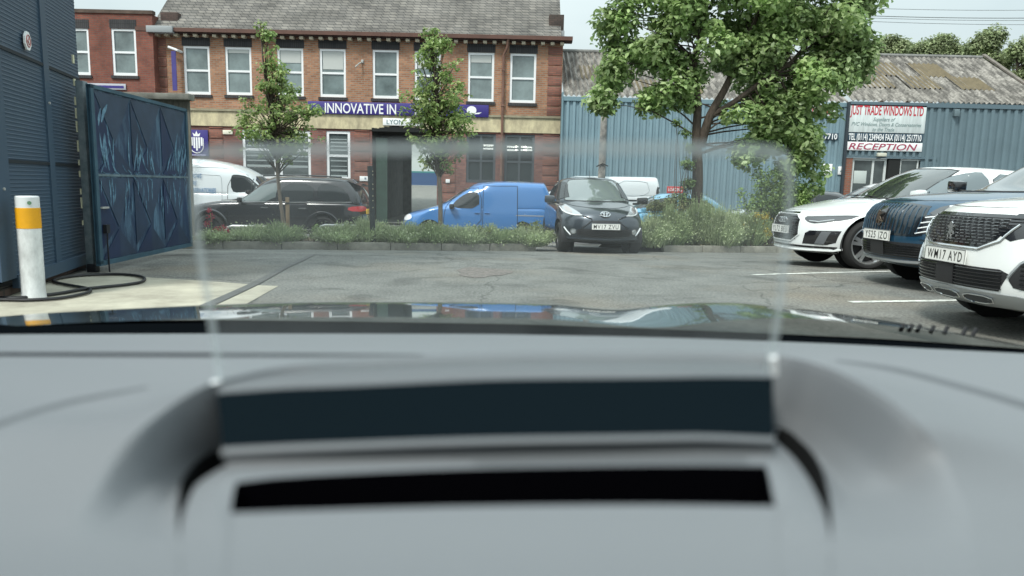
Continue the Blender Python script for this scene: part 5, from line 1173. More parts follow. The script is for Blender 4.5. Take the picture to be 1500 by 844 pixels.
suv = dict(L=4.45, W=1.86, r=.36, wb=2.68, fo=.92, paint=paint('white_suv_paint', (.76, .78, .77), 0, .25), cf=.38, pf=2.8, crown=.07, rim=alloy_dk,
    top=[(0, .985), (.1, 1.03), (.4, 1.07), (1.2, 1.13), (1.8, 1.16), (4, 1.14), (4.45, 1.0)], bot=[(0, .24), (.5, .2), (3.8, .25), (4.45, .35)],
    wid=[(0, .86), (.3, .91), (.8, .93), (3.5, .93), (4.45, .82)], fprof=[(.18, -.14), (.3, 0), (.5, .02), (.7, 0), (.9, -.04), (1.0, -.08), (1.12, -.18)], bprof=[(.2, -.05), (.6, 0), (1.1, -.08)],
    cab=dict(belt=1.12, xf=[(0, -1.15), (.3, -1.45), (.8, -1.95), (1, -2.2)], xr=[(0, -4.3), (.5, -4.1), (1, -3.8)], hw=[(0, .85), (.3, .8), (.8, .68), (1, .62)], roof=[(0, 1.62), (2, 1.615), (2.6, 1.62), (3.7, 1.58), (4.3, 1.5)]))
SUVP = (P(1394, 350, 5.45).x, 5.45, 0)
sc_ = make_car('parked_car', 'large white SUV with chrome-dashed grille, nearest car at the right edge', 'car', SUVP, rad(180 + 1), suv, suv_details, 'cars parked nose out on the right'); sc_.scale = (.94,) * 3

# ---------------------------------------------------------------- vehicles in the street behind the bed
def side_view(px0, px1, pyroof, Y, H, left=True):
    xa, xb = P(px0, 300, Y).x, P(px1, 300, Y).x; z = P((px0 + px1) / 2, pyroof, Y).z - H; return xa, xb, z
blkp = paint('black_paint', (.012, .013, .016), .3, .25)
def big_suv(root, bvh, S):
    cabglass(root, bvh, S, [(-.7, 1.16), (.7, 1.16), (.6, 1.68), (-.6, 1.68)], [], wside=())
    for q, gm in (([(-1.6, 1.17), (-1.95, 1.4), (-2.25, 1.6), (-2.6, 1.68), (-2.75, 1.68), (-2.68, 1.17)], mat('pale_side_glass', (.12, .15, .15), .06, spec=1)), ([(-2.82, 1.17), (-2.88, 1.68), (-3.75, 1.69), (-3.75, 1.18)], carglass), ([(-3.85, 1.18), (-3.85, 1.69), (-4.3, 1.68), (-4.65, 1.52), (-4.78, 1.22)], carglass)):
        patch(bvh, q, 'l', .004, .08, 1, 'side_window', gm, root)
    line(bvh, [(-1.45, 1.15), (-2.7, 1.16), (-4.8, 1.2)], 'l', .012, .004, .1, 0, False, 'window_trim', mat('satin_silver', (.45, .47, .48), .35, metal=.7), root)
    for q in ([(-1.35, .4), (-1.35, 1.1), (-2.72, 1.13), (-2.72, .4)], [(-2.76, .4), (-2.76, 1.13), (-3.75, 1.15), (-3.9, .75), (-3.7, .45)]):
        d = patch(bvh, q, 'l', .004, .1, 1, 'door', S['paint'], root); x1 = min(p[0] for p in q) + (.22 if len(q) == 4 else .35); line(bvh, [(x1, 1.0), (x1 + .2, 1.0)], 'l', .022, .025, .05, 0, False, 'handle', chrome, d)
    for x in (-S['fo'], -S['fo'] - S['wb']): line(bvh, arch_pts(x, S['r'] + .01, S['r'] + .09, 0, 180), 'l', .04, .0, .08, 0, False, 'arch_trim', S['paint'], root)
    patch(bvh, [(-.25, .82), (-.05, .86), (-.12, 1.0), (-.3, 1.0)], 'l', .005, .04, 1, 'headlight', lens_w, root)
    patch(bvh, [(-4.7, .96), (-5.15, .94), (-5.17, 1.1), (-4.72, 1.08)], 'l', .008, .05, 1, 'tail_light', lens_r, root)
    mirror(root, -1.75, .95, 1.2, 1, S['paint'], S)
    line(bvh, [(-1.3, .42), (-4.0, .42)], 'l', .03, .0, .1, 0, False, 'sill_trim', chrome, root)
    MB().tube([(-2.3, .74, 1.88), (-3.3, .76, 1.92), (-4.5, .74, 1.89)], .02, 6).build('roof_rail', blkp, root)
    b = MB(); b.add([(-5.0, -.62, 1.66), (-5.0, .62, 1.66), (-4.6, .66, 1.80), (-4.6, -.66, 1.80), (-5.02, -.6, 1.62), (-5.02, .6, 1.62)], [(0, 1, 2, 3), (0, 4, 5, 1)]); b.build('spoiler', blkp, root)
    number_plate(root, 'BK', 0, .95, -5.235, m=plate_y, rear=True) if False else None
    MB().bbox(-5.23, -5.2, .35, .87, .88, 1.02, .005).build('number_plate', plate_y, root)
S_ = dict(L=5.21, W=1.98, r=.4, wb=3.13, fo=.87, paint=blkp, cf=.3, crown=.03, exp=(30, 9, 14), side=[(0, .9), (.12, .97), (.45, 1), (.75, .99), (1, .965)], rim=alloy_dk, rimr=.76, gap=.07,
    top=[(0, 1.0), (.15, 1.05), (.6, 1.12), (1.4, 1.2), (5.0, 1.24), (5.21, 1.15)], bot=[(0, .3), (.5, .28), (4.7, .3), (5.21, .4)], wid=[(0, .9), (.4, .97), (1, .99), (4.4, .99), (5.21, .9)],
    fprof=[(.2, -.1), (.4, 0), (.9, 0), (1.1, -.12)], bprof=[(.2, -.05), (.6, 0), (1.2, -.06)], cab=dict(exp=(40, 9, 14), belt=1.16, xf=[(0, -1.3), (.4, -1.75), (.8, -2.1), (1, -2.4)], xr=[(0, -5.12), (.5, -5.0), (1, -4.7)], hw=[(0, .965), (.4, .91), (.8, .82), (1, .77)], roof=[(0, 1.86), (2.4, 1.87), (3, 1.9), (4, 1.89), (5.0, 1.84)]))
xa, xb, z = side_view(284, 546, 259, 21, 1.87)
make_car('parked_car', 'long black SUV parked side-on behind hedge under the left sapling', 'car', (xa, 21, z), rad(180), S_, big_suv)
vanblue = paint('sky_blue_paint', (.05, .2, .5), .1, .3)
def blue_van(root, bvh, S):
    cabglass(root, bvh, S, [(-.62, 1.15), (.62, 1.15), (.6, 1.7), (-.6, 1.7)], [], wside=())
    g = patch(bvh, [(-1.5, 1.05), (-1.58, 1.2), (-1.78, 1.37), (-1.98, 1.48), (-2.28, 1.51), (-2.28, 1.05)], 'l', .004, .08, 1, 'side_window', carglass, root)
    line(bvh, [(-1.5, 1.05), (-1.58, 1.2), (-1.78, 1.37), (-1.98, 1.48), (-2.28, 1.51), (-2.28, 1.05)], 'l', .014, .003, .08, 1, True, 'seal', black_pl, g)
    patch(bvh, [(-1.25, .4), (-1.3, 1.0), (-1.42, 1.2), (-1.7, 1.46), (-1.95, 1.6), (-2.35, 1.63), (-2.35, .4)], 'l', .004, .1, 1, 'door', S['paint'], root)
    d = patch(bvh, [(-2.4, .45), (-2.4, 1.68), (-3.38, 1.70), (-3.4, .45)], 'l', .005, .1, 0, 'sliding_door', S['paint'], root)
    for x in (-2.16, -2.45): line(bvh, [(x, .92), (x - .14 if x > -2.2 else x - .14, .92)], 'l', .018, .022, .05, 0, False, 'handle', S['paint'], root)
    patch(bvh, [(-3.35, .85), (-3.35, .88), (-4.15, .88), (-4.15, .85)], 'l', .006, .1, 0, 'door_rail', mat('rail_grey', (.3, .33, .36), .4), root)
    patch(bvh, [(-.1, .62), (-.02, .78), (-.3, .84), (-.35, .7)], 'l', .005, .04, 1, 'headlight', lens_w, root)
    patch(bvh, [(-4.22, .72), (-4.22, 1.0), (-4.36, 1.02), (-4.37, .7)], 'l', .006, .05, 1, 'tail_light', lens_r, root)
    mirror(root, -1.5, .88, 1.08, 1, black_pl, S)
    line(bvh, [(-.05, .45), (-.35, .42)], 'l', .05, .0, .1, 0, False, 'bumper', black_pl, root)
    line(bvh, [(-1.2, .42), (-3.2, .42)], 'l', .025, .0, .1, 0, False, 'sill_trim', S['paint'], root)
S_ = dict(L=4.4, W=1.8, r=.32, wb=2.68, fo=.87, paint=vanblue, cf=.3, crown=.03, exp=(30, 12, 16), side=[(0, .92), (.2, .98), (.5, 1), (1, .985)], top=[(0, .82), (.15, .88), (.6, .98), (1.2, 1.1), (4.2, 1.12), (4.4, 1.1)], bot=[(0, .25), (.5, .22), (4, .28), (4.4, .35)], wid=[(0, .83), (.4, .88), (1, .9), (4, .9), (4.4, .87)],
    fprof=[(.2, -.1), (.4, 0), (.6, 0), (.9, -.15)], bprof=[(.2, 0), (1.8, 0)], cb=.05, cab=dict(exp=(60, 12, 16), belt=1.05, xf=[(0, -.85), (.35, -1.35), (.75, -1.8), (1, -2.2)], xr=[(0, -4.38), (.6, -4.33), (1, -4.18)], hw=[(0, .888), (.5, .85), (.9, .785), (1, .73)], crr=.03, cws=.15, roof=[(0, 1.78), (2.1, 1.78), (3, 1.84), (4.4, 1.82)], plan=[(0, .98), (.3, 1), (.75, 1), (1, .88)]))
xa, xb, z = side_view(592, 801, 265, 21.6, 1.83)
make_car('delivery_van', 'small bright blue panel van parked side-on behind the hedge', 'van', (xa, 21.6, z), rad(180), S_, blue_van)
vw = paint('van_white', (.72, .76, .78), 0, .35)
def white_van(root, bvh, S):
    cabglass(root, bvh, S, [(-.66, 1.3), (.66, 1.3), (.62, 1.82), (-.62, 1.82)], [], wside=())
    patch(bvh, [(-1.0, 1.32), (-1.45, 1.6), (-1.75, 1.72), (-1.95, 1.72), (-1.95, 1.25)], 'l', .004, .08, 1, 'side_window', carglass, root)
    patch(bvh, [(-1.1, 1.72), (-1.5, 1.86), (-2.1, 1.87), (-2.1, 1.82), (-1.7, 1.81)], 'l', .01, .05, 1, 'roof_marker', black_pl, root)
    d = patch(bvh, [(-2.1, .6), (-2.1, 1.8), (-3.3, 1.82), (-3.3, .6)], 'l', .004, .1, 1, 'sliding_door', S['paint'], root)
    line(bvh, [(-3.4, 1.8), (-4.45, 1.8), (-4.5, 1.6), (-4.55, 1.45), (-4.3, 1.3), (-3.4, 1.25)], 'l', .012, .003, .06, 1, True, 'panel_crease', mat('crease_grey', (.45, .48, .5), .4), root)
    patch(bvh, [(-3.35, 1.1), (-3.35, 1.16), (-4.6, 1.16), (-4.6, 1.1)], 'l', .006, .1, 0, 'door_rail', black_pl, root)
    patch(bvh, [(-4.78, 1.2), (-4.78, 1.62), (-4.93, 1.62), (-4.95, 1.2)], 'l', .008, .05, 1, 'tail_light', gloss_blk, root)
    patch(bvh, [(-.05, .85), (-.05, 1.0), (-.4, 1.1), (-.45, .95)], 'l', .006, .04, 1, 'headlight', lens_w, root)
    mirror(root, -1.3, .97, 1.35, 1, black_pl, S)
S_ = dict(L=5.0, W=1.95, r=.34, wb=3.1, fo=.93, paint=vw, cf=.3, exp=(30, 12, 16), side=[(0, .92), (.2, .98), (.5, 1), (1, .985)], top=[(0, 1.0), (.2, 1.1), (.8, 1.3), (1.3, 1.38), (5.0, 1.38)], bot=[(0, .3), (5, .35)], wid=[(0, .88), (.5, .95), (1.2, .97), (4.6, .97), (5, .94)],
    fprof=[(.2, -.1), (.5, 0), (.8, -.02), (1.2, -.2)], bprof=[(.2, 0), (1.8, 0)], cb=.05, cab=dict(exp=(60, 12, 16), belt=1.3, xf=[(0, -.75), (.4, -1.25), (.8, -1.65), (1, -2.0)], xr=[(0, -4.98), (.6, -4.93), (1, -4.85)], hw=[(0, .955), (.5, .93), (.9, .85), (1, .8)], crr=.03, cws=.15, crown=.03, roof=[(0, 1.93), (2, 1.95), (5, 1.97)], plan=[(0, .98), (.3, 1), (.75, 1), (1, .85)]))
xa, xb, z = side_view(795, 962, 258, 27.6, 1.97)
xb = P(962, 300, 26).x
make_car('panel_van', 'white panel van standing behind the dark hatchback before the blue shed', 'van', (xb - 5.0, 26.0, P(900, 258, 26).z - 1.97), rad(180), S_, white_van)
def tall_van(root, bvh, S):
    patch(bvh, [(-.66, 1.42), (.66, 1.42), (.62, 1.98), (-.62, 1.98)], 'f', .004, .08, 1, 'windscreen', carglass, root)
    patch(bvh, [(-.95, 1.5), (-1.22, 1.76), (-1.45, 1.97), (-1.85, 2.03), (-1.97, 1.96), (-1.95, 1.48), (-1.7, 1.4)], 'R', .005, .06, 1, 'side_window', carglass, root)
    line(bvh, [(-1.3, 1.5), (-1.3, 1.88)], 'R', .014, .008, .06, 0, False, 'pillar', black_pl, root)
    patch(bvh, [(-.95, .6), (-.85, 1.3), (-1.1, 1.62), (-1.45, 1.95), (-2.05, 2.02), (-2.08, .5), (-1.5, .5)], 'R', .002, .1, 1, 'door', S['paint'], root)
    for zz in (2.22,): line(bvh, [(-1.5, zz), (-5.6, zz + .04)], 'R', .012, .002, .2, 0, False, 'panel_crease', mat('crease_grey', (.45, .48, .5), .4), root)
    line(bvh, [(-2.35, 2.0), (-2.25, 1.9), (-2.25, .95), (-2.4, .88), (-4.4, .88), (-4.5, 1.0), (-4.5, 1.9), (-4.4, 2.0)], 'R', .010, .002, .1, 1, True, 'panel_crease', mat('crease_grey', (.45, .48, .5), .4), root)
    vb = mat('van_letter_blue', (.04, .16, .34), .5)
    yb_ = -S['W'] / 2 - .008
    for i, tx in enumerate(('WINDOWS', 'DOORS', 'CONSERVATORIES')):
        zz = 1.95 - i * .235
        textmesh(tx, (-3.48, yb_, zz), (1, 0, 0), (0, 0, 1), vb, 'lettering', root, height=.15, width=(.58, .41, 1.04)[i], align='LEFT', shear=.25, bold=.015)
        MB().lathe([(.001, -.01), (.045, -.01), (.045, 0)], (-3.56, yb_, zz), 'y', 10).build('bullet', mat('van_letter_green', (.08, .2, .2), .5), root)
    MB().bbox(-3.78, -3.62, yb_ - .02, yb_, 1.28, 1.5, .01).build('side_vent', black_pl, root)
    mirror(root, -1.3, -1.0, 1.45, -1, black_pl, S)
    patch(bvh, [(-1.25, 2.16), (-1.32, 2.28), (-1.38, 2.26), (-1.34, 2.15)], 'R', .01, .03, 0, 'roof_mark', black_pl, root)
S_ = dict(L=5.9, W=2.02, r=.35, wb=3.66, fo=1.0, paint=vw, cf=.3, crown=.03, exp=(30, 12, 16), top=[(0, 1.0), (.2, 1.1), (.8, 1.35), (1.3, 1.45), (5.9, 1.45)], bot=[(0, .35), (5.9, .4)], wid=[(0, .88), (.6, .98), (1.4, 1.01), (5.5, 1.01), (5.9, 1)],
    side=[(0, .95), (.3, 1), (1, 1)], fprof=[(.2, -.1), (.5, 0), (.8, -.02), (1.2, -.2)], bprof=[(.2, 0), (1.8, 0)], cb=.03, cab=dict(exp=(60, 12, 16), belt=1.35, xf=[(0, -.7), (.3, -1.0), (.62, -1.4), (.85, -2.0), (1, -2.9)], xr=[(0, -5.88), (1, -5.8)], hw=[(0, 1.0), (.5, .985), (.85, .93), (1, .85)], crr=.02, cws=.12, crown=.03, roof=[(0, 2.5), (2, 2.52), (5.9, 2.55)], plan=[(0, .99), (.3, 1), (.72, 1), (1, .86)]))
Yv = 25
xn = P(437, 260, Yv).x
make_car('panel_van', 'tall white panel van lettered WINDOWS DOORS CONSERVATORIES behind the black SUV', 'van', (xn, Yv, P(330, 235, Yv).z - 2.5), 0, S_, tall_van)
def plain_hatch(side='l'):
    def f(root, bvh, S):
        cabglass(root, bvh, S, [(-.62, .98), (.62, .98), (.54, 1.34), (-.54, 1.34)], [], wside=())
        for q in ([(-1.35, 1.0), (-1.7, 1.2), (-2.1, 1.34), (-2.45, 1.36), (-2.45, 1.0)], [(-2.52, 1.0), (-2.52, 1.36), (-3.1, 1.33), (-3.45, 1.18), (-3.5, 1.02)]):
            g = patch(bvh, q, side, .004, .08, 1, 'side_window', S.get('gm', carglass), root); line(bvh, q, side, .01, .002, .08, 1, True, 'seal', black_pl, g)
        s = 1 if side == 'l' else -1
        mirror(root, -1.5, s * .86, 1.0, s, S['paint'], S)
        for q in ([(-1.2, .35), (-1.2, .93), (-2.45, .95), (-2.45, .35)], [(-2.5, .35), (-2.5, .95), (-3.2, .97), (-3.35, .6), (-3.1, .38)]): patch(bvh, q, side, .004, .1, 1, 'door', S['paint'], root)
        patch(bvh, [(-3.8, .8), (-3.8, 1.0), (-4.1, 1.0), (-4.12, .8)], side, .006, .05, 1, 'tail_light', lens_r, root)
        patch(bvh, [(-.1, .7), (-.1, .82), (-.45, .88), (-.45, .76)], side, .006, .05, 1, 'headlight', lens_clear, root)
    return f
def hatchS(p, **k):
    d = dict(L=4.2, W=1.78, r=.32, wb=2.6, fo=.88, paint=p, cf=.36, crown=.07, top=[(0, .78), (.15, .83), (.5, .9), (1.2, .98), (3.9, 1.02), (4.2, .95)], bot=[(0, .22), (4.2, .3)], wid=[(0, .82), (.5, .88), (3.5, .89), (4.2, .8)],
        fprof=[(.15, -.08), (.4, 0), (.7, -.04), (.9, -.16)], bprof=[(.2, -.05), (.6, 0), (1.0, -.08)], cab=dict(belt=.98, xf=[(0, -1.0), (.3, -1.35), (.75, -1.8), (1, -2.1)], xr=[(0, -4.0), (.5, -3.85), (1, -3.4)], hw=[(0, .83), (.4, .76), (.8, .66), (1, .6)], roof=[(0, 1.47), (2, 1.465), (2.6, 1.48), (3.4, 1.45), (3.9, 1.38)]))
    d.update(k); return d
Y_ = 20.5; xa = P(936, 300, Y_).x
xa = P(918, 300, Y_).x; xe = P(1068, 300, Y_).x
make_car('parked_car', 'light blue hatchback half hidden by shrubs behind the big tree trunk', 'car', (xe - 4.2 + .1, Y_, P(1030, 284, Y_).z - 1.48), rad(180), hatchS(paint('pale_blue_paint', (.16, .42, .62), .1, .3)), plain_hatch())
Y_ = 22.5; xa = P(1062, 300, Y_).x
make_car('parked_car', 'dark grey car mostly hidden by the green bush left of the white hatchback', 'car', (xa, Y_, P(1110, 277, Y_).z - 1.48), rad(180), hatchS(paint('graphite_paint', (.04, .042, .045), .4, .3)), plain_hatch())
Y_ = 20.5; xa = P(1252, 300, Y_).x
make_car('parked_car', 'silver grey car seen between green bush and white hatchback windscreen', 'car', (P(1170, 270, Y_).x, Y_, P(1225, 267, Y_).z - 1.48), rad(180), hatchS(paint('silver_paint', (.3, .31, .32), .4, .3), roofpaint=paint('pale_roof', (.6, .6, .6), .2, .3)), plain_hatch())
# ================================================================== vegetation
def fastmesh(name, V, nper, m, parent=None, origin=None):
    V = np.asarray(V, np.float32).reshape(-1, 3)
    if origin is not None: V = V - np.array(origin, np.float32)
    n = len(V); nf = n // nper; me = bpy.data.meshes.new(name); me.vertices.add(n); me.vertices.foreach_set('co', V.ravel()); me.loops.add(n); me.loops.foreach_set('vertex_index', np.arange(n, dtype=np.int32))
    me.polygons.add(nf); me.polygons.foreach_set('loop_start', np.arange(0, n, nper, dtype=np.int32)); me.update(calc_edges=True); me.validate()
    me.materials.append(m); o = bpy.data.objects.new(name, me); COL.objects.link(o)
    if parent: o.parent = parent
    return o
def unit(n):
    v = rng.normal(size=(n, 3)); return v / np.linalg.norm(v, axis=1)[:, None]
def leaf_quads(C, size, normal_bias, aspect=.55, jit=.35):
    """one leaf per centre: pointed four-cornered blade, tilted roughly along its normal"""
    n = len(C); N = normal_bias + unit(n) * .75; N /= np.linalg.norm(N, axis=1)[:, None]
    A = np.cross(N, unit(n)); A /= np.linalg.norm(A, axis=1)[:, None]; B = np.cross(N, A)
    s = size * (1 + jit * rng.uniform(-1, 1, n))[:, None]; fold = N * s * .12
    p0 = C - A * s * .5; p2 = C + A * s * .5 - fold; p1 = C + B * s * aspect * .5 + A * s * .08 + fold; p3 = C - B * s * aspect * .5 + A * s * .08 + fold
    # a six-point blade reads as a leaf, not as a diamond
    q1 = C + B * s * aspect * .36 - A * s * .28 + fold * .6; q3 = C - B * s * aspect * .36 - A * s * .28 + fold * .6
    return np.stack([p0, q3, p3, p2, p1, q1], 1)
def clump_leaves(centres, radii, per, size, flat=.75, shell=.55):
    out = []
    for c, r in zip(centres, radii):
        n = max(4, int(per * (r ** 2))); d = unit(n); rr = r * (shell + (1 - shell) * rng.random(n) ** .6)
        d2 = d * np.array([1, 1, flat]); C = np.array(c) + d2 * rr[:, None] + rng.normal(size=(n, 3)) * r * .07
        nb = d * .7 + np.array([0, 0, .75]); out.append(leaf_quads(C, size, nb))
    return np.concatenate(out)
def env_points(env, Y, dy, n, rmin, rmax, seed=1):
    """points inside the crown's solid outline: circles (px,py,r) stand for spheres around depth Y"""
    r_ = np.random.default_rng(seed); cs = []; rs = []; a = np.array([e[2] ** 2 * (e[3] if len(e) > 3 else 1) for e in env], float); a /= a.sum()
    for _ in range(n):
        e = env[r_.choice(len(env), p=a)]; c = P(e[0], e[1], Y); R = e[2] * Y / FPX
        d = r_.normal(size=3); d /= np.linalg.norm(d); k = r_.random() ** .4
        rr = r_.uniform(rmin, rmax); p = np.array(c) + d * np.array([1, dy, 1]) * max(R - rr * .7, R * .3) * k; cs.append(p); rs.append(rr)
    return cs, rs
bark = mat('bark', (.075, .058, .045), .95, var=.5, vscale=12, bump=.8, bscale=40, stretch=(2, 2, .5)); bark_l = mat('bark_pale', (.17, .14, .11), .95, var=.4, vscale=12, stretch=(2, 2, .5))
def branches(b, root_pts, targets, r0=.06, r1=.012):
    for t in targets:
        t = Vector(t); s = random.choice(sorted(root_pts, key=lambda p: (p - t).length + (1.2 if p.z > t.z else 0))[:4]); mid = s.lerp(t, .5) + Vector((random.uniform(-.1, .1), random.uniform(-.1, .1), random.uniform(.0, .2))) * (t - s).length * .6
        b.tube([s, s.lerp(mid, .5) + Vector((0, 0, .02)), mid, mid.lerp(t, .5) + Vector((0, 0, .03)), t], [r0, r0 * .8, r0 * .55, r0 * .35, r1], 6)
def curve(pts, k=4):
    out = []; n = len(pts)
    for i in range(n - 1):
        p0, p1, p2, p3 = pts[max(i - 1, 0)], pts[i], pts[i + 1], pts[min(i + 2, n - 1)]
        for j in range(k): t = j / k; out.append(.5 * (2 * p1 + (p2 - p0) * t + (2 * p0 - 5 * p1 + 4 * p2 - p3) * t ** 2 + (3 * p1 - p0 - 3 * p2 + p3) * t ** 3))
    out.append(pts[-1]); return out
# big tree
TYY = 16.2
env = [(955, 50, 80), (905, 40, 45), (1060, 20, 110), (1160, 50, 110), (1235, 45, 55), (995, 115, 55), (1095, 110, 85, 1.3), (1180, 140, 80, 1.2), (1245, 90, 45), (1175, 215, 55, 1.2), (1110, 190, 45, .6), (1145, 255, 45, .9), (1185, 280, 25, .8), (885, 150, 18, 1.6), (895, 110, 30), (1000, -60, 130), (1150, -70, 140), (1230, -20, 70), (960, 150, 22, .5), (1085, 230, 35, .7), (1075, 170, 35, .6), (1125, 160, 40, .8), (1200, 250, 28, .9), (1275, 60, 28), (850 + 30, 60, 22, .8)]
cs, rs = env_points(env, TYY, .8, 330, .2, .46, 3)
base = P(1021, 300, TYY); base.z = lot_z(TYY) + .05; bx = base.x
tb = thing('broad_tree', 'large leafy tree with forked dark trunk rising from the bed', 'tree', tuple(base))
tp = curve([base, P(1022, 260, TYY), P(1020, 200, TYY), P(1022, 150, TYY), P(1016, 100, TYY), P(1030, 40, TYY), P(1040, -40, TYY)])
fork0 = P(1026, 215, TYY); tp2 = curve([fork0, P(1040, 170, TYY - .1), P(1062, 130, TYY - .1), P(1085, 80, TYY), P(1110, 20, TYY), P(1130, -50, TYY)])
f3 = P(1042, 170, TYY - .1); tp3 = curve([f3, P(1075, 150, TYY - .2), P(1115, 120, TYY - .3), P(1160, 90, TYY - .2), P(1200, 40, TYY)])
b = MB(); n = len(tp); b.tube(tp, [.13 * (1 - .75 * (i / (n - 1)) ** .8) + .012 for i in range(n)], 14); n = len(tp2); b.tube(tp2, [.1 * (1 - .8 * i / (n - 1)) + .01 for i in range(n)], 12); n = len(tp3); b.tube(tp3, [.065 * (1 - .8 * i / (n - 1)) + .01 for i in range(n)], 10)
b.build('trunk', bark, tb, world=True)
b = MB(); branches(b, [p for p in tp[6:] + tp2[2:] + tp3[2:]], [Vector(c) for c in cs[::2]], .022, .006); b.build('branches', bark, tb, world=True)
bigleaf = leafmat('big_leaf', [(.2, .3, .12), (.27, .39, .15), (.34, .47, .19), (.43, .56, .25), (.55, .66, .36)], .45, .36)
V = clump_leaves(cs, rs, 1350, .135, .8, .4); fastmesh('crown', V, 6, bigleaf, tb, base)
# sapling helper
sapleaf = leafmat('sapling_leaf', [(.16, .25, .09), (.22, .32, .11), (.28, .39, .14), (.37, .48, .18), (.43, .47, .21)], .45, .4)
def sapling(label, base_px, top_px, env, Y, n, seed, stem_r, per=1500, leaf=.072, rr=(.06, .16), thick=None):
    base = P(*base_px, Y); base.z = lot_z(Y) + .1; top = P(*top_px, Y); t = thing('young_tree', label, 'tree', tuple(base), 0, 'young trees in the bed')
    mid = [base.lerp(top, k) + Vector((random.uniform(-.04, .04), random.uniform(-.04, .04), 0)) for k in (.25, .5, .75)]; tp = curve([base] + mid + [top]); m_ = len(tp)
    b = MB(); b.tube(tp, [stem_r * (1 - .85 * i / (m_ - 1)) + .004 for i in range(m_)], 9); b.build('trunk', bark_l, t, world=True)
    env = [(e[0], e[1], e[2] * 1.22, *e[3:]) for e in env]; n = int(n * 1.25)
    cs, rs = env_points(env, Y, .9, n, rr[0], rr[1], seed)
    b = MB(); branches(b, tp[m_ // 3:], [Vector(c) for c in cs], .013, .003); b.build('branches', bark, t, world=True)
    fastmesh('crown', clump_leaves(cs, rs, per, leaf, .8, .3), 6, sapleaf, t, base); return t
t1 = sapling('young tree with wooden stake left of the black post', (419, 345), (381, 34), [(382, 38, 6, 3), (392, 52, 11, 2), (394, 80, 17, 1.3), (400, 110, 26), (374, 88, 9), (405, 140, 37), (408, 172, 48), (392, 195, 42), (430, 195, 40), (360, 160, 18), (455, 165, 17), (460, 120, 6), (365, 200, 22), (425, 128, 14), (420, 235, 12, .6)], 13.1, 150, 11, .035)
t2 = sapling('young bushy tree before the dark passage of brick building', (645, 335), (632, 48), [(633, 47, 8, 3), (632, 65, 20, 1.5), (658, 66, 14), (640, 95, 32), (622, 80, 15), (638, 130, 40), (612, 145, 22), (640, 165, 52), (668, 170, 26), (635, 195, 50), (672, 190, 22), (610, 185, 25), (648, 222, 34), (630, 235, 20)], 13.4, 190, 12, .045)
# stake and tie
q = P(422, 345, 12.95); t = thing('tree_stake', 'split wooden stake tied to the left young tree', 'stake', (q.x, 12.95, lot_z(13) + .1))
zt = P(418, 289, 12.95).z; MB().bbox(q.x - .03, q.x + .03, 12.93, 12.98, lot_z(13), zt, .006).build('shaft', mat('stake_wood', (.25, .18, .11), .9, var=.4, vscale=10, stretch=(3, 3, .4)), t, world=True); MB().box(q.x - .04, q.x + .04, 12.92, 12.985, zt - .12, zt - .09).build('tie', black_pl, t, world=True)
# bushes: dense fine-leaved
def tuft_bush(name, label, cat, px0, px1, pytop, c0, hh, m, n=2600, blade=.2, wd=.007, seed=1, group=None, depth=.55, spike=None):
    """clump of thin upright stems (lavender, grasses)"""
    r_ = np.random.default_rng(seed); xm = (px0 + px1) / 2; Yb = 13
    for _ in range(4):
        x0 = P(px0, 340, Yb).x; x1 = P(px1, 340, Yb).x; xc = (x0 + x1) / 2; Yb = K0.y + (xc - K0.x) * math.tan(KA) + c0 / math.cos(KA)
    zt = P(xm, pytop - 5, Yb).z; W2 = (x1 - x0) / 2; gz = lot_z(Yb) + .08; base = Vector((xc, Yb, gz)); H = zt - gz
    a = r_.uniform(0, 2 * np.pi, n); k = r_.random(n) ** .55; ox = W2 * k * np.cos(a); oy = depth * k * np.sin(a)
    lump = .82 + .18 * np.sin(ox * 9 + seed) * np.cos(oy * 7 + seed * 2) + .1 * np.sin(ox * 23 + seed * 3); hmul = np.sqrt(np.clip(1 - k ** 2 * .65, .05, 1)) * r_.uniform(.5, 1.12, n) * lump
    bx_ = xc + ox * .72; by_ = Yb + oy * .72; tx = xc + ox * 1.12 + r_.normal(0, .07, n); ty = Yb + oy * 1.12 + r_.normal(0, .06, n)
    z0 = gz + H * r_.uniform(.0, .45, n) * hmul; z1 = gz + H * hmul
    B = np.stack([bx_, by_, z0], 1); T = np.stack([tx, ty, z1], 1); side = np.stack([r_.normal(size=n), r_.normal(size=n) * .6, np.zeros(n)], 1); side /= np.linalg.norm(side, axis=1)[:, None]
    M = (B + T) / 2 + np.array([0, 0, .02]); w_ = wd * r_.uniform(.6, 1.5, n)[:, None]
    V = np.stack([B - side * w_ * .5, M - side * w_, T, M + side * w_, B + side * w_ * .5], 1)
    t = thing(name, label, cat, tuple(base), 0, group); fastmesh('foliage', V, 5, m, t, base)
    if spike:
        k_ = r_.choice(n, spike[1]); C = T[k_] + r_.normal(0, .012, (spike[1], 3)); fastmesh('flowers', leaf_quads(C, spike[2], np.tile([0, 0, 1.], (spike[1], 1))), 6, spike[0], t, base)
    kk = 1700 if xm < 850 else 4200; ii = r_.choice(n, kk); tt = r_.uniform(.35, 1.0, kk)[:, None]; C = B[ii] * (1 - tt) + T[ii] * tt + r_.normal(0, .035, (kk, 3)); fastmesh('leaves', leaf_quads(C, .036, np.tile([0, -.3, .8], (kk, 1))), 6, m, t, base)
    b = MB()
    for j in range(40):
        i = r_.integers(n); b.tube([(bx_[i] * .4 + xc * .6, by_[i] * .4 + Yb * .6, gz - .02), tuple(B[i]), tuple(M[i])], .005, 4)
    b.build('stems', mat('dry_stem', (.16, .13, .09), .95), t, world=True)
    return t
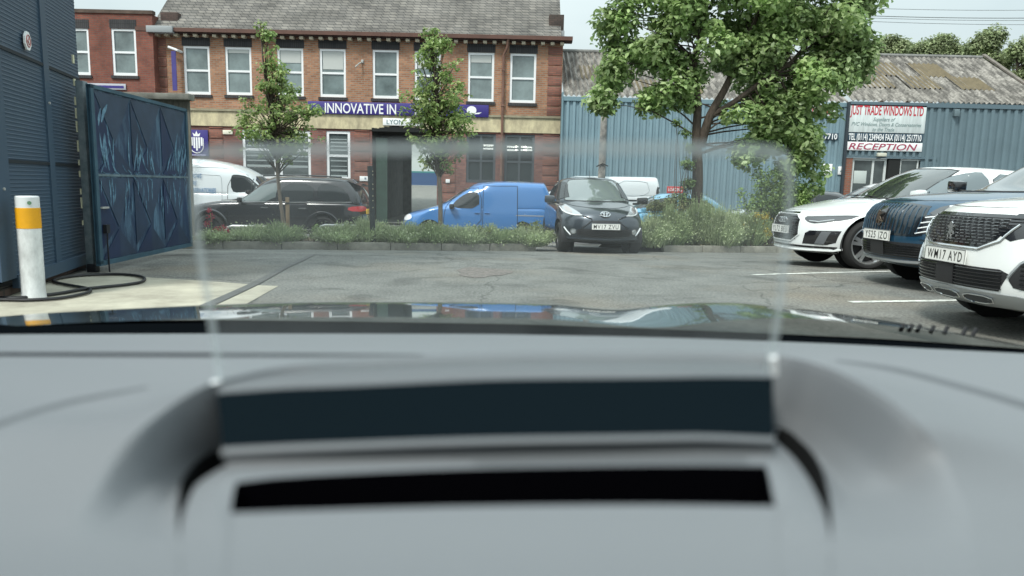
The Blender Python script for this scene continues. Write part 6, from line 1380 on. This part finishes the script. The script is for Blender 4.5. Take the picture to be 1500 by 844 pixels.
lav = leafmat('lavender', [(.22, .28, .14), (.31, .38, .2), (.42, .49, .28), (.52, .57, .38)], .3, .7); lavd = leafmat('lavender_dark', [(.17, .23, .1), (.24, .31, .15), (.32, .4, .2), (.42, .48, .28)], .3, .7)
grn = leafmat('shrub_green', [(.15, .24, .08), (.21, .32, .11), (.28, .4, .14), (.38, .5, .19)], .35, .5); yel = leafmat('gold_leaf', [(.2, .24, .04), (.42, .36, .05), (.6, .42, .06), (.65, .5, .1)], .3, .5)
mauve = mat('mauve_flower', (.2, .16, .26), .8); LG = 'shrubs in the planting bed'
L_ = lambda **k: None
row = [(296, 350, 338, .35, lav, 'low grey-green clump at the left end of the bed below red flowers'), (338, 400, 331, .5, lav, 'grey-green clump under the left steel hoop'), (380, 442, 328, .35, lavd, 'darker clump around the left sapling stake'),
       (462, 530, 330, .35, lav, 'grey-green mound just right of the black post'), (505, 570, 322, .55, lav, 'tall pale grey-green mound at the right end of the right steel hoop'), (552, 625, 328, .4, lav, 'grey-green mound before the nose of the blue van'),
       (600, 668, 326, .4, lavd, 'mound at the foot of the bushy sapling'), (650, 712, 330, .35, lav, 'mound under the cab door of the blue van'), (690, 760, 332, .4, lavd, 'darker mound before the blue van sliding door'), (738, 812, 333, .3, lav, 'twiggy mound just left of the dark hatchback'),
       (948, 1010, 300, .45, lavd, 'tall clump immediately right of the dark hatchback'), (985, 1060, 287, .7, lavd, 'high clump around the big trunk'), (1010, 1090, 300, .35, lav, 'grey-green clump before the big trunk'), (1060, 1125, 303, .55, lavd, 'clump behind the larger golden shrub'), (925, 985, 318, .3, lav, 'low pale clump beside the wing of the dark hatchback')]
for i, (a, c, tp_, c0, m_, l) in enumerate(row): tuft_bush('lavender_shrub', l, 'shrub', a, c, tp_, c0, 0, m_, n=3200 if a < 900 else 3000, seed=20 + i, group=LG, spike=(mauve, 160, .018), depth=.5)
def kerb_y(px):
    y = 13.0
    for _ in range(12): y = K0.y + (P(px, 340, y).x - K0.x) * math.tan(KA)
    return y
def leaf_bush(name, label, env, Y, n, m, per, leaf, rr, seed, group=None, stem=None, cat='shrub'):
    Y = kerb_y(env[0][0]) + Y; gz = lot_z(Y) + .08
    cs, rs = env_points(env, Y, .8, n, rr[0], rr[1], seed); c = P(env[0][0], env[0][1], Y); base = Vector((c.x, Y, gz)); t = thing(name, label, cat, tuple(base), 0, group)
    fastmesh('foliage', clump_leaves(cs, rs, per, leaf, .8, .2), 6, m, t, base); b = MB(); s = [Vector((c.x + random.uniform(-.15, .15), Y, gz + .02)) for _ in range(5)]; branches(b, s, [Vector(q) for q in cs[::2]], .012, .003); b.build('stems', stem or bark, t, world=True); return t
leaf_bush('green_shrub', 'bright leafy shrub at the foot of the black post on its left', [(415, 340, 16), (430, 347, 14), (400, 345, 12), (438, 335, 10)], .5, 40, grn, 2600, .045, (.05, .12), 31, LG)
leaf_bush('green_shrub', 'small bright leafy shrub on the right side of the black post', [(465, 335, 9), (460, 345, 9), (470, 343, 8)], .5, 18, grn, 2600, .045, (.05, .1), 32, LG)
leaf_bush('green_shrub', 'yellow-green fern-like shrub under the tail of the blue van', [(785, 335, 18), (770, 345, 16), (800, 343, 12), (765, 330, 8)], .5, 50, leafmat('yellow_green', [(.09, .13, .02), (.15, .19, .03), (.24, .26, .05)], .3, .5), 2600, .04, (.05, .12), 33, LG)
leaf_bush('green_shrub', 'yellow-green sprays between mounds before the blue van', [(698, 338, 12), (712, 343, 10), (690, 345, 9)], .3, 26, leafmat('yellow_green2', [(.09, .13, .02), (.16, .2, .03), (.24, .26, .05)], .3, .5), 2600, .04, (.05, .1), 34, LG)
leaf_bush('gold_shrub', 'larger golden-leaved shrub beside the nose of the white hatchback', [(1110, 330, 22), (1095, 345, 16), (1122, 345, 14), (1085, 330, 10), (1120, 318, 10)], .3, 46, yel, 2200, .05, (.05, .12), 35, 'gold shrubs')
leaf_bush('gold_shrub', 'smaller golden-leaved shrub near the kerb below the big trunk', [(1045, 349, 13), (1036, 354, 9), (1055, 352, 8)], .3, 24, yel, 2200, .045, (.04, .1), 36, 'gold shrubs')
leaf_bush('green_shrub', 'large rounded green bush between big tree and white hatchback', [(1130, 300, 38), (1160, 285, 30), (1105, 290, 28), (1150, 320, 26), (1175, 300, 20), (1130, 330, 20), (1160, 260, 25), (1120, 265, 25)], 1.0, 120, grn, 1500, .06, (.1, .25), 37, LG)
leaf_bush('green_shrub', 'reddish-tipped shrub left of the big trunk before the pale blue car', [(968, 300, 20), (985, 295, 16), (955, 308, 12), (1000, 300, 12)], .7, 50, leafmat('olive_leaf', [(.1, .13, .05), (.15, .18, .07), (.22, .2, .1)], .25, .6), 2200, .045, (.06, .14), 38, LG)
leaf_bush('climbing_shrub', 'light green leafy growth on the left side of the big trunk', [(1006, 270, 12), (1008, 240, 12), (1010, 215, 10), (1004, 195, 9), (1003, 290, 12), (990, 180, 6)], 1.6, 45, leafmat('bright_leaf', [(.12, .19, .06), (.17, .26, .09), (.24, .33, .13)], .35, .5), 1600, .06, (.07, .16), 39)
# red valerian
t = leaf_bush('red_flowers', 'red flowering plant at the left end of the bed', [(312, 340, 12), (305, 350, 10), (320, 348, 9)], .25, 16, grn, 1600, .045, (.05, .1), 40, None, None, 'flowers')
redf = leafmat('red_petals', [(.35, .02, .05), (.5, .04, .08), (.55, .08, .12)], .2, .6); V = []
for px, py, r in ((308, 318, 7), (303, 328, 5), (306, 308, 4), (318, 336, 6), (328, 334, 6), (312, 342, 5), (334, 339, 4)):
    c = np.array(P(px, py, t.location.y)); R = r * 12.1 / FPX; C = c + unit(70) * R * rng.random(70)[:, None] ** .4; V.append(leaf_quads(C, .022, unit(70)))
fastmesh('flowers', np.concatenate(V), 6, redf, t, t.location)
b = MB()
for px, py in ((308, 312), (303, 325), (318, 336), (328, 334)): b.tube([tuple(t.location), tuple(P(px, py, t.location.y))], .005, 4)
b.build('stalks', grn, t, world=True)
# leaf litter / dry grass in the bed
n = 5000; a_ = rng.uniform(-2, 10.5, n); c_ = rng.uniform(.14, 1.6, n); C = np.array([tuple(S(a_[i], c_[i], .14 + .02 * random.random())) for i in range(n) if not GA0 - .1 < a_[i] < GA1 + .1]); n = len(C)
tag(fastmesh('leaf_litter', leaf_quads(C, .04, np.tile([0, 0, 1.5], (n, 1))), 6, leafmat('litter', [(.2, .15, .08), (.12, .09, .05), (.28, .24, .14), (.1, .12, .05)], .1, .8)), None, None, None, 'stuff')
# distant trees behind the right shed
farleaf = leafmat('far_leaf', [(.2, .25, .13), (.25, .31, .15), (.31, .37, .19), (.37, .41, .24)], .3, .6)
far = [([(1290, 75, 22), (1310, 68, 22), (1275, 85, 18)], 'far tree just right of the big tree crown above the shed ridge', 48), ([(1365, 75, 22), (1385, 66, 20), (1345, 80, 20), (1400, 78, 16)], 'rounded far tree above the middle of the shed ridge', 50),
       ([(1450, 60, 24), (1440, 95, 28), (1465, 90, 22), (1430, 70, 14)], 'tall feathery far tree above the end of the shed ridge', 46), ([(1490, 75, 26), (1500, 110, 34), (1475, 125, 26), (1525, 60, 30), (1540, 110, 40)], 'dense far tree at the right edge beyond the shed gable', 44),
       ([(1330, 78, 18), (1322, 90, 16)], 'low far tree in the dip between two rounded far trees', 52)]
for i, (env, l, Y) in enumerate(far):
    cs, rs = env_points(env, Y, .8, 85, .3, .8, 50 + i); c = P(env[0][0], 200, Y); base = Vector((c.x, Y, -1)); t = thing('far_tree', l, 'tree', tuple(base), 0, 'trees beyond the shed')
    top = P(env[0][0], env[0][1], Y); tp = curve([base, base.lerp(top, .5) + Vector((.2, 0, 0)), top]); b = MB(); b.tube(tp, [.2 - .15 * k / (len(tp) - 1) for k in range(len(tp))], 8); b.build('trunk', bark, t, world=True)
    b = MB(); branches(b, tp[3:], [Vector(q) for q in cs[::3]], .06, .015); b.build('branches', bark, t, world=True); fastmesh('crown', clump_leaves(cs, rs, 420, .17, .8, .3), 6, farleaf, t, base)
# ================================================================== the car we look out of: bonnet, cowl, dashboard, head-up display
own = thing('car', 'car we sit in, grey dashboard with clear head-up display pane and dark green bonnet', 'car', (0, .8, 0))
# bonnet: curved sheet; xb = rise of the wing crease across the width
cross_ = pchip([(-1.3, -.11), (-.95, -.036), (-.71, -.018), (-.53, -.008), (-.3, 0), (.06, .004), (.2, -.004), (.3, .008), (.36, .014), (.42, .016), (.48, .013), (.6, .004), (.71, -.012), (.8, -.027), (.89, -.06), (.98, -.14)])
def slope(Y):
    return 3.0 + 1.6 * (Y - 1.02) / .23 if Y < 1.25 else 4.6 + (Y - 1.25) ** 1.6 * 90
ys = [1.02 + .016 * i for i in range(45)]; zz = [0.0]
for i in range(1, len(ys)): zz.append(zz[-1] - math.tan(rad(min(slope((ys[i] + ys[i - 1]) / 2), 70))) * .02)
xs = np.linspace(-1.3, .98, 110)
zref = P(750, 449.5, 1.27).z; zi = np.interp(1.27, ys, zz)
ROLLK = math.tan(rad(0.0))
V = [(x, y - .06 * (x / 1.0) ** 2, zref + (z_ - zi) + float(cross_(x))) for y, z_ in zip(ys, zz) for x in xs]
nx_ = len(xs); F = [(j * nx_ + i, j * nx_ + i + 1, (j + 1) * nx_ + i + 1, (j + 1) * nx_ + i) for j in range(len(ys) - 1) for i in range(nx_ - 1)]
bon = mat('bonnet_paint', (.2, .26, .28), .16, metal=.7, coat=1, spec=.8)
MCb = bon.node_tree.nodes['Principled BSDF']; MCb.inputs['Coat Roughness'].default_value = .015
b = MB(); b.add([Vector(v) for v in V], F); b.build('bonnet', bon, own, world=True, ang=80)
# cowl / lower windscreen band (black)
frit = mat('black_band', (.003, .004, .005), 1, spec=0)
def strip(name, m, top, bot, Yt, Yb, parent=own, thick=.004, n=60, mid=None):
    def samp(pl, n): 
        f = pchip(pl); xs = np.linspace(pl[0][0], pl[-1][0], n); return [(x, float(f(x))) for x in xs]
    A = [P(x, y, Yt) for x, y in samp(top, n)]; B = [P(x, y, Yb) for x, y in samp(bot, n)]; b = MB()
    b.add(A + B, [(i, i + 1, n + i + 1, n + i) for i in range(n - 1)])
    o = b.build(name, m, parent, world=True, ang=80); return o
strip('cowl', frit, [(-700, 481), (0, 473), (300, 469), (560, 472), (750, 475), (900, 480), (1130, 489), (1300, 497), (1500, 511), (2200, 558)], [(-700, 500), (0, 496), (300, 496), (560, 496), (750, 498), (1130, 506), (1500, 524), (2200, 575)], 1.06, .79)
# washer-jet/wiper teeth silhouettes right of the bonnet
b = MB()
for i, px in enumerate((1322, 1334, 1346, 1366, 1386, 1413, 1428)):
    q = P(px, 480 + (px - 1322) * .06, 1.03); b.tube([q + Vector((-.003, 0, -.006)), q + Vector((.002, 0, .006))], .0032, 6)
b.build('vent_teeth', black_pl, own, world=True)
# dashboard surfaces lofted through measured contours -----------------------------------------------
dash = mat('dash_plastic', (.178, .19, .203), .55, spec=.35, bump=.1, bscale=900)
def loft(name, m, curves, parent, n=90, k=7, ang=60, thick=None, sub=True):
    """curves: list of lists of (px,py,z or Y) -> smooth sheet through them"""
    rows = []
    for c in curves:
        pts = [Vector(p) for p in c]; L = [0]
        for i in range(1, len(pts)): L.append(L[-1] + (pts[i] - pts[i - 1]).length)
        f = [pchip([(L[i], pts[i][a]) for i in range(len(pts))]) for a in range(3)]; s = np.linspace(0, L[-1], n); rows.append(np.stack([g(s) for g in f], 1))
    R = np.array(rows); m_ = len(rows)
    if m_ > 2 and sub:
        t = np.arange(m_); T = np.linspace(0, m_ - 1, (m_ - 1) * k + 1); out = np.zeros((len(T), n, 3))
        for i in range(n):
            for a in range(3): out[:, i, a] = pchip([(t[j], R[j, i, a]) for j in range(m_)])(T)
        R = out
    mm = len(R); b = MB(); b.add([Vector(v) for v in R.reshape(-1, 3)], [(j * n + i, j * n + i + 1, (j + 1) * n + i + 1, (j + 1) * n + i) for j in range(mm - 1) for i in range(n - 1)])
    return b.build(name, m, parent, world=True, ang=ang)
def py_(l): return [P(x, y, Y) for x, y, Y in l]
def pz_(l, z): return [G(x, y, z) for x, y in l]
def pd_(l):      # (px, py, metres below the eye)
    return [G(x, y, EYE - d) for x, y, d in l]
F0 = .105
crest = pd_([(60, 880, F0), (75, 800, F0), (115, 740, .102), (158, 680, .096), (205, 630, .089), (255, 592, .085), (318, 560, .080), (420, 537, .079), (580, 523, .078), (750, 516, .0775), (930, 514, .0775), (1070, 516, .078), (1145, 522, .078), (1215, 540, .078), (1285, 575, .079), (1340, 618, .083), (1385, 670, .0935), (1412, 730, .1015), (1425, 800, F0), (1430, 880, F0)])
outer = pd_([(-700, 880, .115), (-700, 800, .115), (-620, 700, .115), (-480, 620, .113), (-260, 570, .11), (-60, 548, .107), (120, 532, .104), (340, 515, .101), (560, 505, .100), (750, 502, .099), (950, 502, .099), (1120, 506, .1), (1230, 512, .102), (1400, 525, .106), (1600, 545, .112), (1800, 580, .116), (1950, 640, .12), (2050, 720, .12), (2100, 800, .12), (2100, 880, .12)])
midc = [crest[i].lerp(outer[i], .3) + Vector((0, 0, -.009 if 4 < i < 16 else -.004 if 1 < i < 19 else -.001)) for i in range(len(crest))]
far_ = py_([(-1100, 900, .19), (-1200, 800, .22), (-1300, 640, .3), (-1300, 536, .6), (-900, 515, .7), (-400, 498, .78), (0, 490, .79), (300, 489, .79), (560, 489, .79), (750, 490, .79), (950, 494, .79), (1130, 500, .79), (1250, 505, .79), (1400, 513, .79), (1600, 524, .78), (1900, 555, .74), (2300, 600, .6), (2400, 700, .3), (2400, 800, .22), (2400, 900, .19)])
dm = loft('dashboard', dash, [far_, outer, midc, crest], own, 130, 8)
inner = pd_([(266, 880, F0), (263, 800, F0), (260, 760, F0 + .001), (261, 725, F0 + .002), (270, 697, F0 + .003), (290, 675, F0 + .003), (325, 655, F0 + .003), (430, 642, F0 + .002), (580, 636, F0), (750, 633, F0), (930, 630, F0), (1070, 626, F0 + .002), (1135, 624, F0 + .004), (1160, 634, F0 + .005), (1183, 655, F0 + .005), (1203, 685, F0 + .004), (1213, 715, F0 + .003), (1218, 755, F0 + .001), (1217, 800, F0), (1215, 880, F0)])
def ccv(t, dp): return [crest[i].lerp(inner[i], t) + Vector((0, 0, -dp * (0, 0, .25, .6, .9, 1, 1, 1, 1, 1, 1, 1, 1, 1, 1, .9, .6, .25, 0, 0)[i])) for i in range(len(crest))]
loft('instrument_cowl', dash, [[p + Vector((0, 0, 0)) for p in crest], ccv(.08, .0002), ccv(.4, .0125), ccv(.8, .0105), inner], dm, 130, 7)
gap_w = [0, 0, .3, .8, 1.2, 1.7, 2.0, 1.0, .4, .3, .3, .6, 1.2, 1.8, 1.7, 1.4, 1.0, .4, 0, 0]
gin = []
for i, p in enumerate(inner):
    w_ = gap_w[i]; dx = (.0065 if i < 7 else (-.0065 if i > 12 else 0)) * w_; gin.append(p + Vector((dx, -.005 * w_, 0)))
gmid = [a.lerp(c, .5) + Vector((0, 0, -.02 * gap_w[i] - .0002)) for i, (a, c) in enumerate(zip(inner, gin))]
loft('gap_lining', mat('gap_black', (.006, .007, .008), .7), [inner, gmid, gin], dm, 130, 3)
hud = dm
bez = mat('bezel_plastic', (.13, .14, .15), .5, spec=.35)
colB = pd_([(330, 880, F0), (334, 800, F0), (337, 772, F0), (338, 752, F0), (341, 725, F0 - .001), (346, 708, F0 - .002), (430, 698, F0 - .002), (500, 694, F0 - .002), (640, 688, F0 - .002), (750, 685, F0 - .002), (870, 683, F0 - .002), (960, 682, F0 - .002), (1050, 682, F0 - .002), (1122, 683, F0 - .002), (1127, 700, F0 - .0015), (1131, 720, F0 - .001), (1136, 742, F0), (1138, 765, F0), (1140, 800, F0), (1142, 880, F0)])
gin2 = gin
loft('display_bezel', dash, [gin2, [a.lerp(c, .25) + Vector((0, 0, .0012 * min(1, gap_w[i] * 2))) for i, (a, c) in enumerate(zip(gin2, colB))], [a.lerp(c, .7) + Vector((0, 0, .0015 * min(1, gap_w[i] * 2))) for i, (a, c) in enumerate(zip(gin2, colB))], colB], hud, 130, 6)
fr0 = pd_([(333, 752, F0 + .0003), (450, 748, F0 + .0003), (750, 741, F0 + .0003), (1000, 740, F0 + .0003), (1141, 742, F0 + .0003)]); fr1 = pd_([(310, 880, F0 + .0003), (450, 880, F0 + .0003), (750, 880, F0 + .0003), (1000, 880, F0 + .0003), (1165, 880, F0 + .0003)])
loft('front_lip', dash, [fr0, [a.lerp(c, .1) for a, c in zip(fr0, fr1)], [a.lerp(c, .3) for a, c in zip(fr0, fr1)], fr1], hud, 60, 6)
near0 = pd_([(-1100, 880, F0 + .01), (-400, 880, F0 + .005), (60, 880, F0), (266, 880, F0), (330, 880, F0), (750, 880, F0), (1142, 880, F0), (1215, 880, F0), (1430, 880, F0), (1900, 880, F0 + .005), (2400, 880, F0 + .01)])
loft('near_shelf', dash, [near0, [p + Vector((0, -.02, -.004)) for p in near0], [p + Vector((0, -.04, -.04)) for p in near0]], dm, 90, 6)
slot_a = pd_([(346, 708, F0 - .002), (430, 698, F0 - .002), (750, 685, F0 - .002), (1050, 682, F0 - .002), (1122, 683, F0 - .002)])
loft('projector_slot', mat('slot_black', (.002, .002, .003), 1, spec=0), [slot_a, [p + Vector((0, 0, -.05)) for p in slot_a], [p + Vector((0, 0, -.045)) for p in fr0], fr0], hud, 50, 2, sub=False)
ca = pd_([(318, 576, .083), (450, 568, .081), (750, 556, .0805), (1000, 553, .0805), (1132, 553, .082)]); cb_ = pd_([(326, 656, .096), (450, 650, .095), (750, 640, .094), (1000, 636, .094), (1134, 640, .096)])
loft('display_carrier', mat('carrier_black', (.005, .009, .012), 1, spec=0), [ca, cb_], hud, 50, 2, sub=False)
loft('carrier_top', bez, [[p + Vector((0, .032, -.001)) for p in ca], [p + Vector((0, .012, .0015)) for p in ca], [p + Vector((0, .003, .0015)) for p in ca], ca], hud, 50, 4)
loft('carrier_foot', bez, [cb_, [p + Vector((0, -.002, -.002)) for p in cb_], pd_([(330, 676, .101), (450, 668, .1), (750, 657, .0995), (1000, 653, .0995), (1136, 656, .101)]), pd_([(338, 692, .1035), (450, 684, .103), (750, 671, .1025), (1000, 668, .1025), (1128, 670, .1035)]), [p + Vector((0, .0006, 0)) for p in slot_a]], hud, 60, 5)
b = MB()
for k in (0, -1): MB().quad(slot_a[k], slot_a[k] + Vector((0, 0, -.05)), fr0[k] + Vector((0, 0, -.045)), fr0[k] + Vector((0, 0, .0))).build('slot_end', MC['slot_black'], dm, world=True, smooth=False)
# flat strips on the dashboard: a dark seam, and crease shade painted darker grey
bpy.context.view_layer.update()
def groove(name, m_, top, bot, n=60):
    ft, fb = pchip(top), pchip(bot); A = []; B = []; inv = own.location
    for x in np.linspace(top[0][0], top[-1][0], n):
        for lst, f in ((A, ft), (B, fb)):
            o_ = Vector((0, 0, EYE)); d_ = ray(float(x), float(f(x))); hit, p, nn, _ = dm.ray_cast(o_ - inv, d_.normalized())
            if not hit: p = d_ * .45 + o_ - inv
            lst.append(p + inv - d_.normalized() * .0012)
    b = MB(); b.add(A + B, [(i, i + 1, n + i + 1, n + i) for i in range(n - 1)]); return b.build(name, m_, dm, world=True, ang=80)
groove('dash_groove', mat('groove', (.02, .022, .025), .9, spec=0), [(-400, 518), (0, 516.5), (200, 517), (420, 518), (620, 519.5)], [(-400, 522), (0, 521.5), (200, 522), (420, 522.5), (620, 520.5)])
sg = mat('crease_shade', (.1, .11, .12), .8)
groove('dash_crease_shade', sg, [(1225, 527), (1300, 536), (1400, 560), (1500, 588), (1650, 640)], [(1225, 529), (1300, 542), (1400, 568), (1500, 598), (1650, 652)])
groove('dash_crease_shade', sg, [(-200, 690), (-50, 634), (0, 616), (100, 586), (215, 566)], [(-200, 702), (-50, 644), (0, 624), (100, 592), (215, 568)])
# roof lining and pillars of the car, behind and above the camera: they shade the dashboard
rl_ = mat('headlining', (.5, .5, .49), .9)
zc_ = EYE + .27
MB().bbox(-1.25, .62, -1.9, -.12, zc_, zc_ + .05, .02).build('roof', rl_, own, world=True)
MB().bbox(-1.25, .62, -1.95, -1.9, EYE - .6, zc_, .01).build('rear_panel', rl_, own, world=True)
for x in (.62, -1.25):
    MB().box(x - .02, x + .02, -1.9, .0, zc_ - .12, zc_ + .02).build('roof_side', rl_, own, world=True, smooth=False)
    MB().tube([(x, .1, zc_ + .02), (x * 1.12, .72, EYE - .1)], .04, 8).build('windscreen_pillar', gloss_blk, own, world=True)
MB().bbox(-1.2, .6, -1.2, -.25, EYE - .75, EYE - .35, .05).build('seat', mat('seat_fabric', (.05, .05, .055), .9), own, world=True)
# combiner pane, pale haze streaks painted into its glass: bevelled thin slab with rounded top corners
Yg0, Yg1 = .305, .278
def gp(px, py): t = (560 - py) / 350.0; return P(px, py, Yg0 + (Yg1 - Yg0) * t)
bl, br_, tl, tr_ = (318, 572), (1131, 548), (284, 218), (1163, 218)
ol = [(318, 572), (312, 520), (303, 460), (292, 400), (285, 350), (281, 300), (279, 262), (281, 240), (288, 225), (300, 215), (320, 211), (500, 207), (750, 205), (950, 206), (1100, 209), (1135, 213), (1152, 222), (1161, 238), (1163, 262), (1161, 310), (1155, 380), (1147, 450), (1138, 510), (1131, 548)]
m, nt_, pb = new_mat('combiner_glass'); N = nt_.nodes; Lk = nt_.links
tr = N.new('ShaderNodeBsdfTransparent'); tr.inputs[0].default_value = (.955, .968, .972, 1); pb.inputs['Base Color'].default_value = (.6, .66, .68, 1); pb.inputs['Roughness'].default_value = .12
mxs = N.new('ShaderNodeMixShader'); tcx = N.new('ShaderNodeTexCoord'); nz = N.new('ShaderNodeTexNoise'); nz.inputs['Scale'].default_value = 9; nz.inputs['Detail'].default_value = 3; mpn = N.new('ShaderNodeMapping'); mpn.inputs['Scale'].default_value = (2, 1, .6); mpn.inputs['Rotation'].default_value = (0, .35, 0)
Lk.new(tcx.outputs['Object'], mpn.inputs[0]); Lk.new(mpn.outputs[0], nz.inputs[0]); mr = N.new('ShaderNodeMapRange'); mr.inputs[1].default_value = .35; mr.inputs[2].default_value = .7; mr.inputs[3].default_value = .09; mr.inputs[4].default_value = .2; Lk.new(nz.outputs[0], mr.inputs[0]); Lk.new(mr.outputs[0], mxs.inputs[0])
Lk.new(tr.outputs[0], mxs.inputs[1]); Lk.new(pb.outputs[0], mxs.inputs[2]); Lk.new(mxs.outputs[0], N['Material Output'].inputs[0]); glass_m = m
b = MB(); b.add([gp(*p) for p in ol], [list(range(len(ol)))]); pane = b.build('head_up_pane', glass_m, own, world=True, smooth=False)
m, nt_, pb = new_mat('glass_edge'); N = nt_.nodes; tr = N.new('ShaderNodeBsdfTransparent'); mxs = N.new('ShaderNodeMixShader'); mxs.inputs[0].default_value = .5
pb.inputs['Base Color'].default_value = (.62, .7, .72, 1); pb.inputs['Roughness'].default_value = .3; nt_.links.new(tr.outputs[0], mxs.inputs[1]); nt_.links.new(pb.outputs[0], mxs.inputs[2]); nt_.links.new(mxs.outputs[0], N['Material Output'].inputs[0]); edge_m = m
def band(o_, w0_, name, m_, toff=0.0005):
    pts = [Vector(p) for p in o_]; ins = []; cx_ = Vector((725, 400))
    for i, p in enumerate(pts):
        a = pts[max(i - 1, 0)]; c = pts[min(i + 1, len(pts) - 1)]; t = (c - a).normalized(); nn = Vector((-t.y, t.x)); 
        if nn.dot(cx_ - p) < 0: nn = -nn
        wv = w0_(i, p) if callable(w0_) else w0_
        ins.append(p + nn * wv)
    b = MB(); A = [gp(*p) + Vector((0, -toff, 0)) for p in pts]; B = [gp(*p) + Vector((0, -toff, 0)) for p in ins]; n_ = len(pts)
    b.add(A + B, [(i, i + 1, n_ + i + 1, n_ + i) for i in range(n_ - 1)]); return b.build(name, m_, pane, world=True, smooth=False)
band(ol, lambda i, p: 22 if p.y < 240 else 12, 'bevelled_edge', edge_m)
for q0, q1, rr_c in (((322, 556), (323, 566), .0022), ((1128, 520), (1130, 545), .0016)): MB().tube([gp(*q0) + Vector((0, -.004, 0)), gp(*q1) + Vector((0, -.004, 0))], rr_c, 8).build('pane_clip', mat('clip', (.8, .82, .83), .2), pane, world=True)
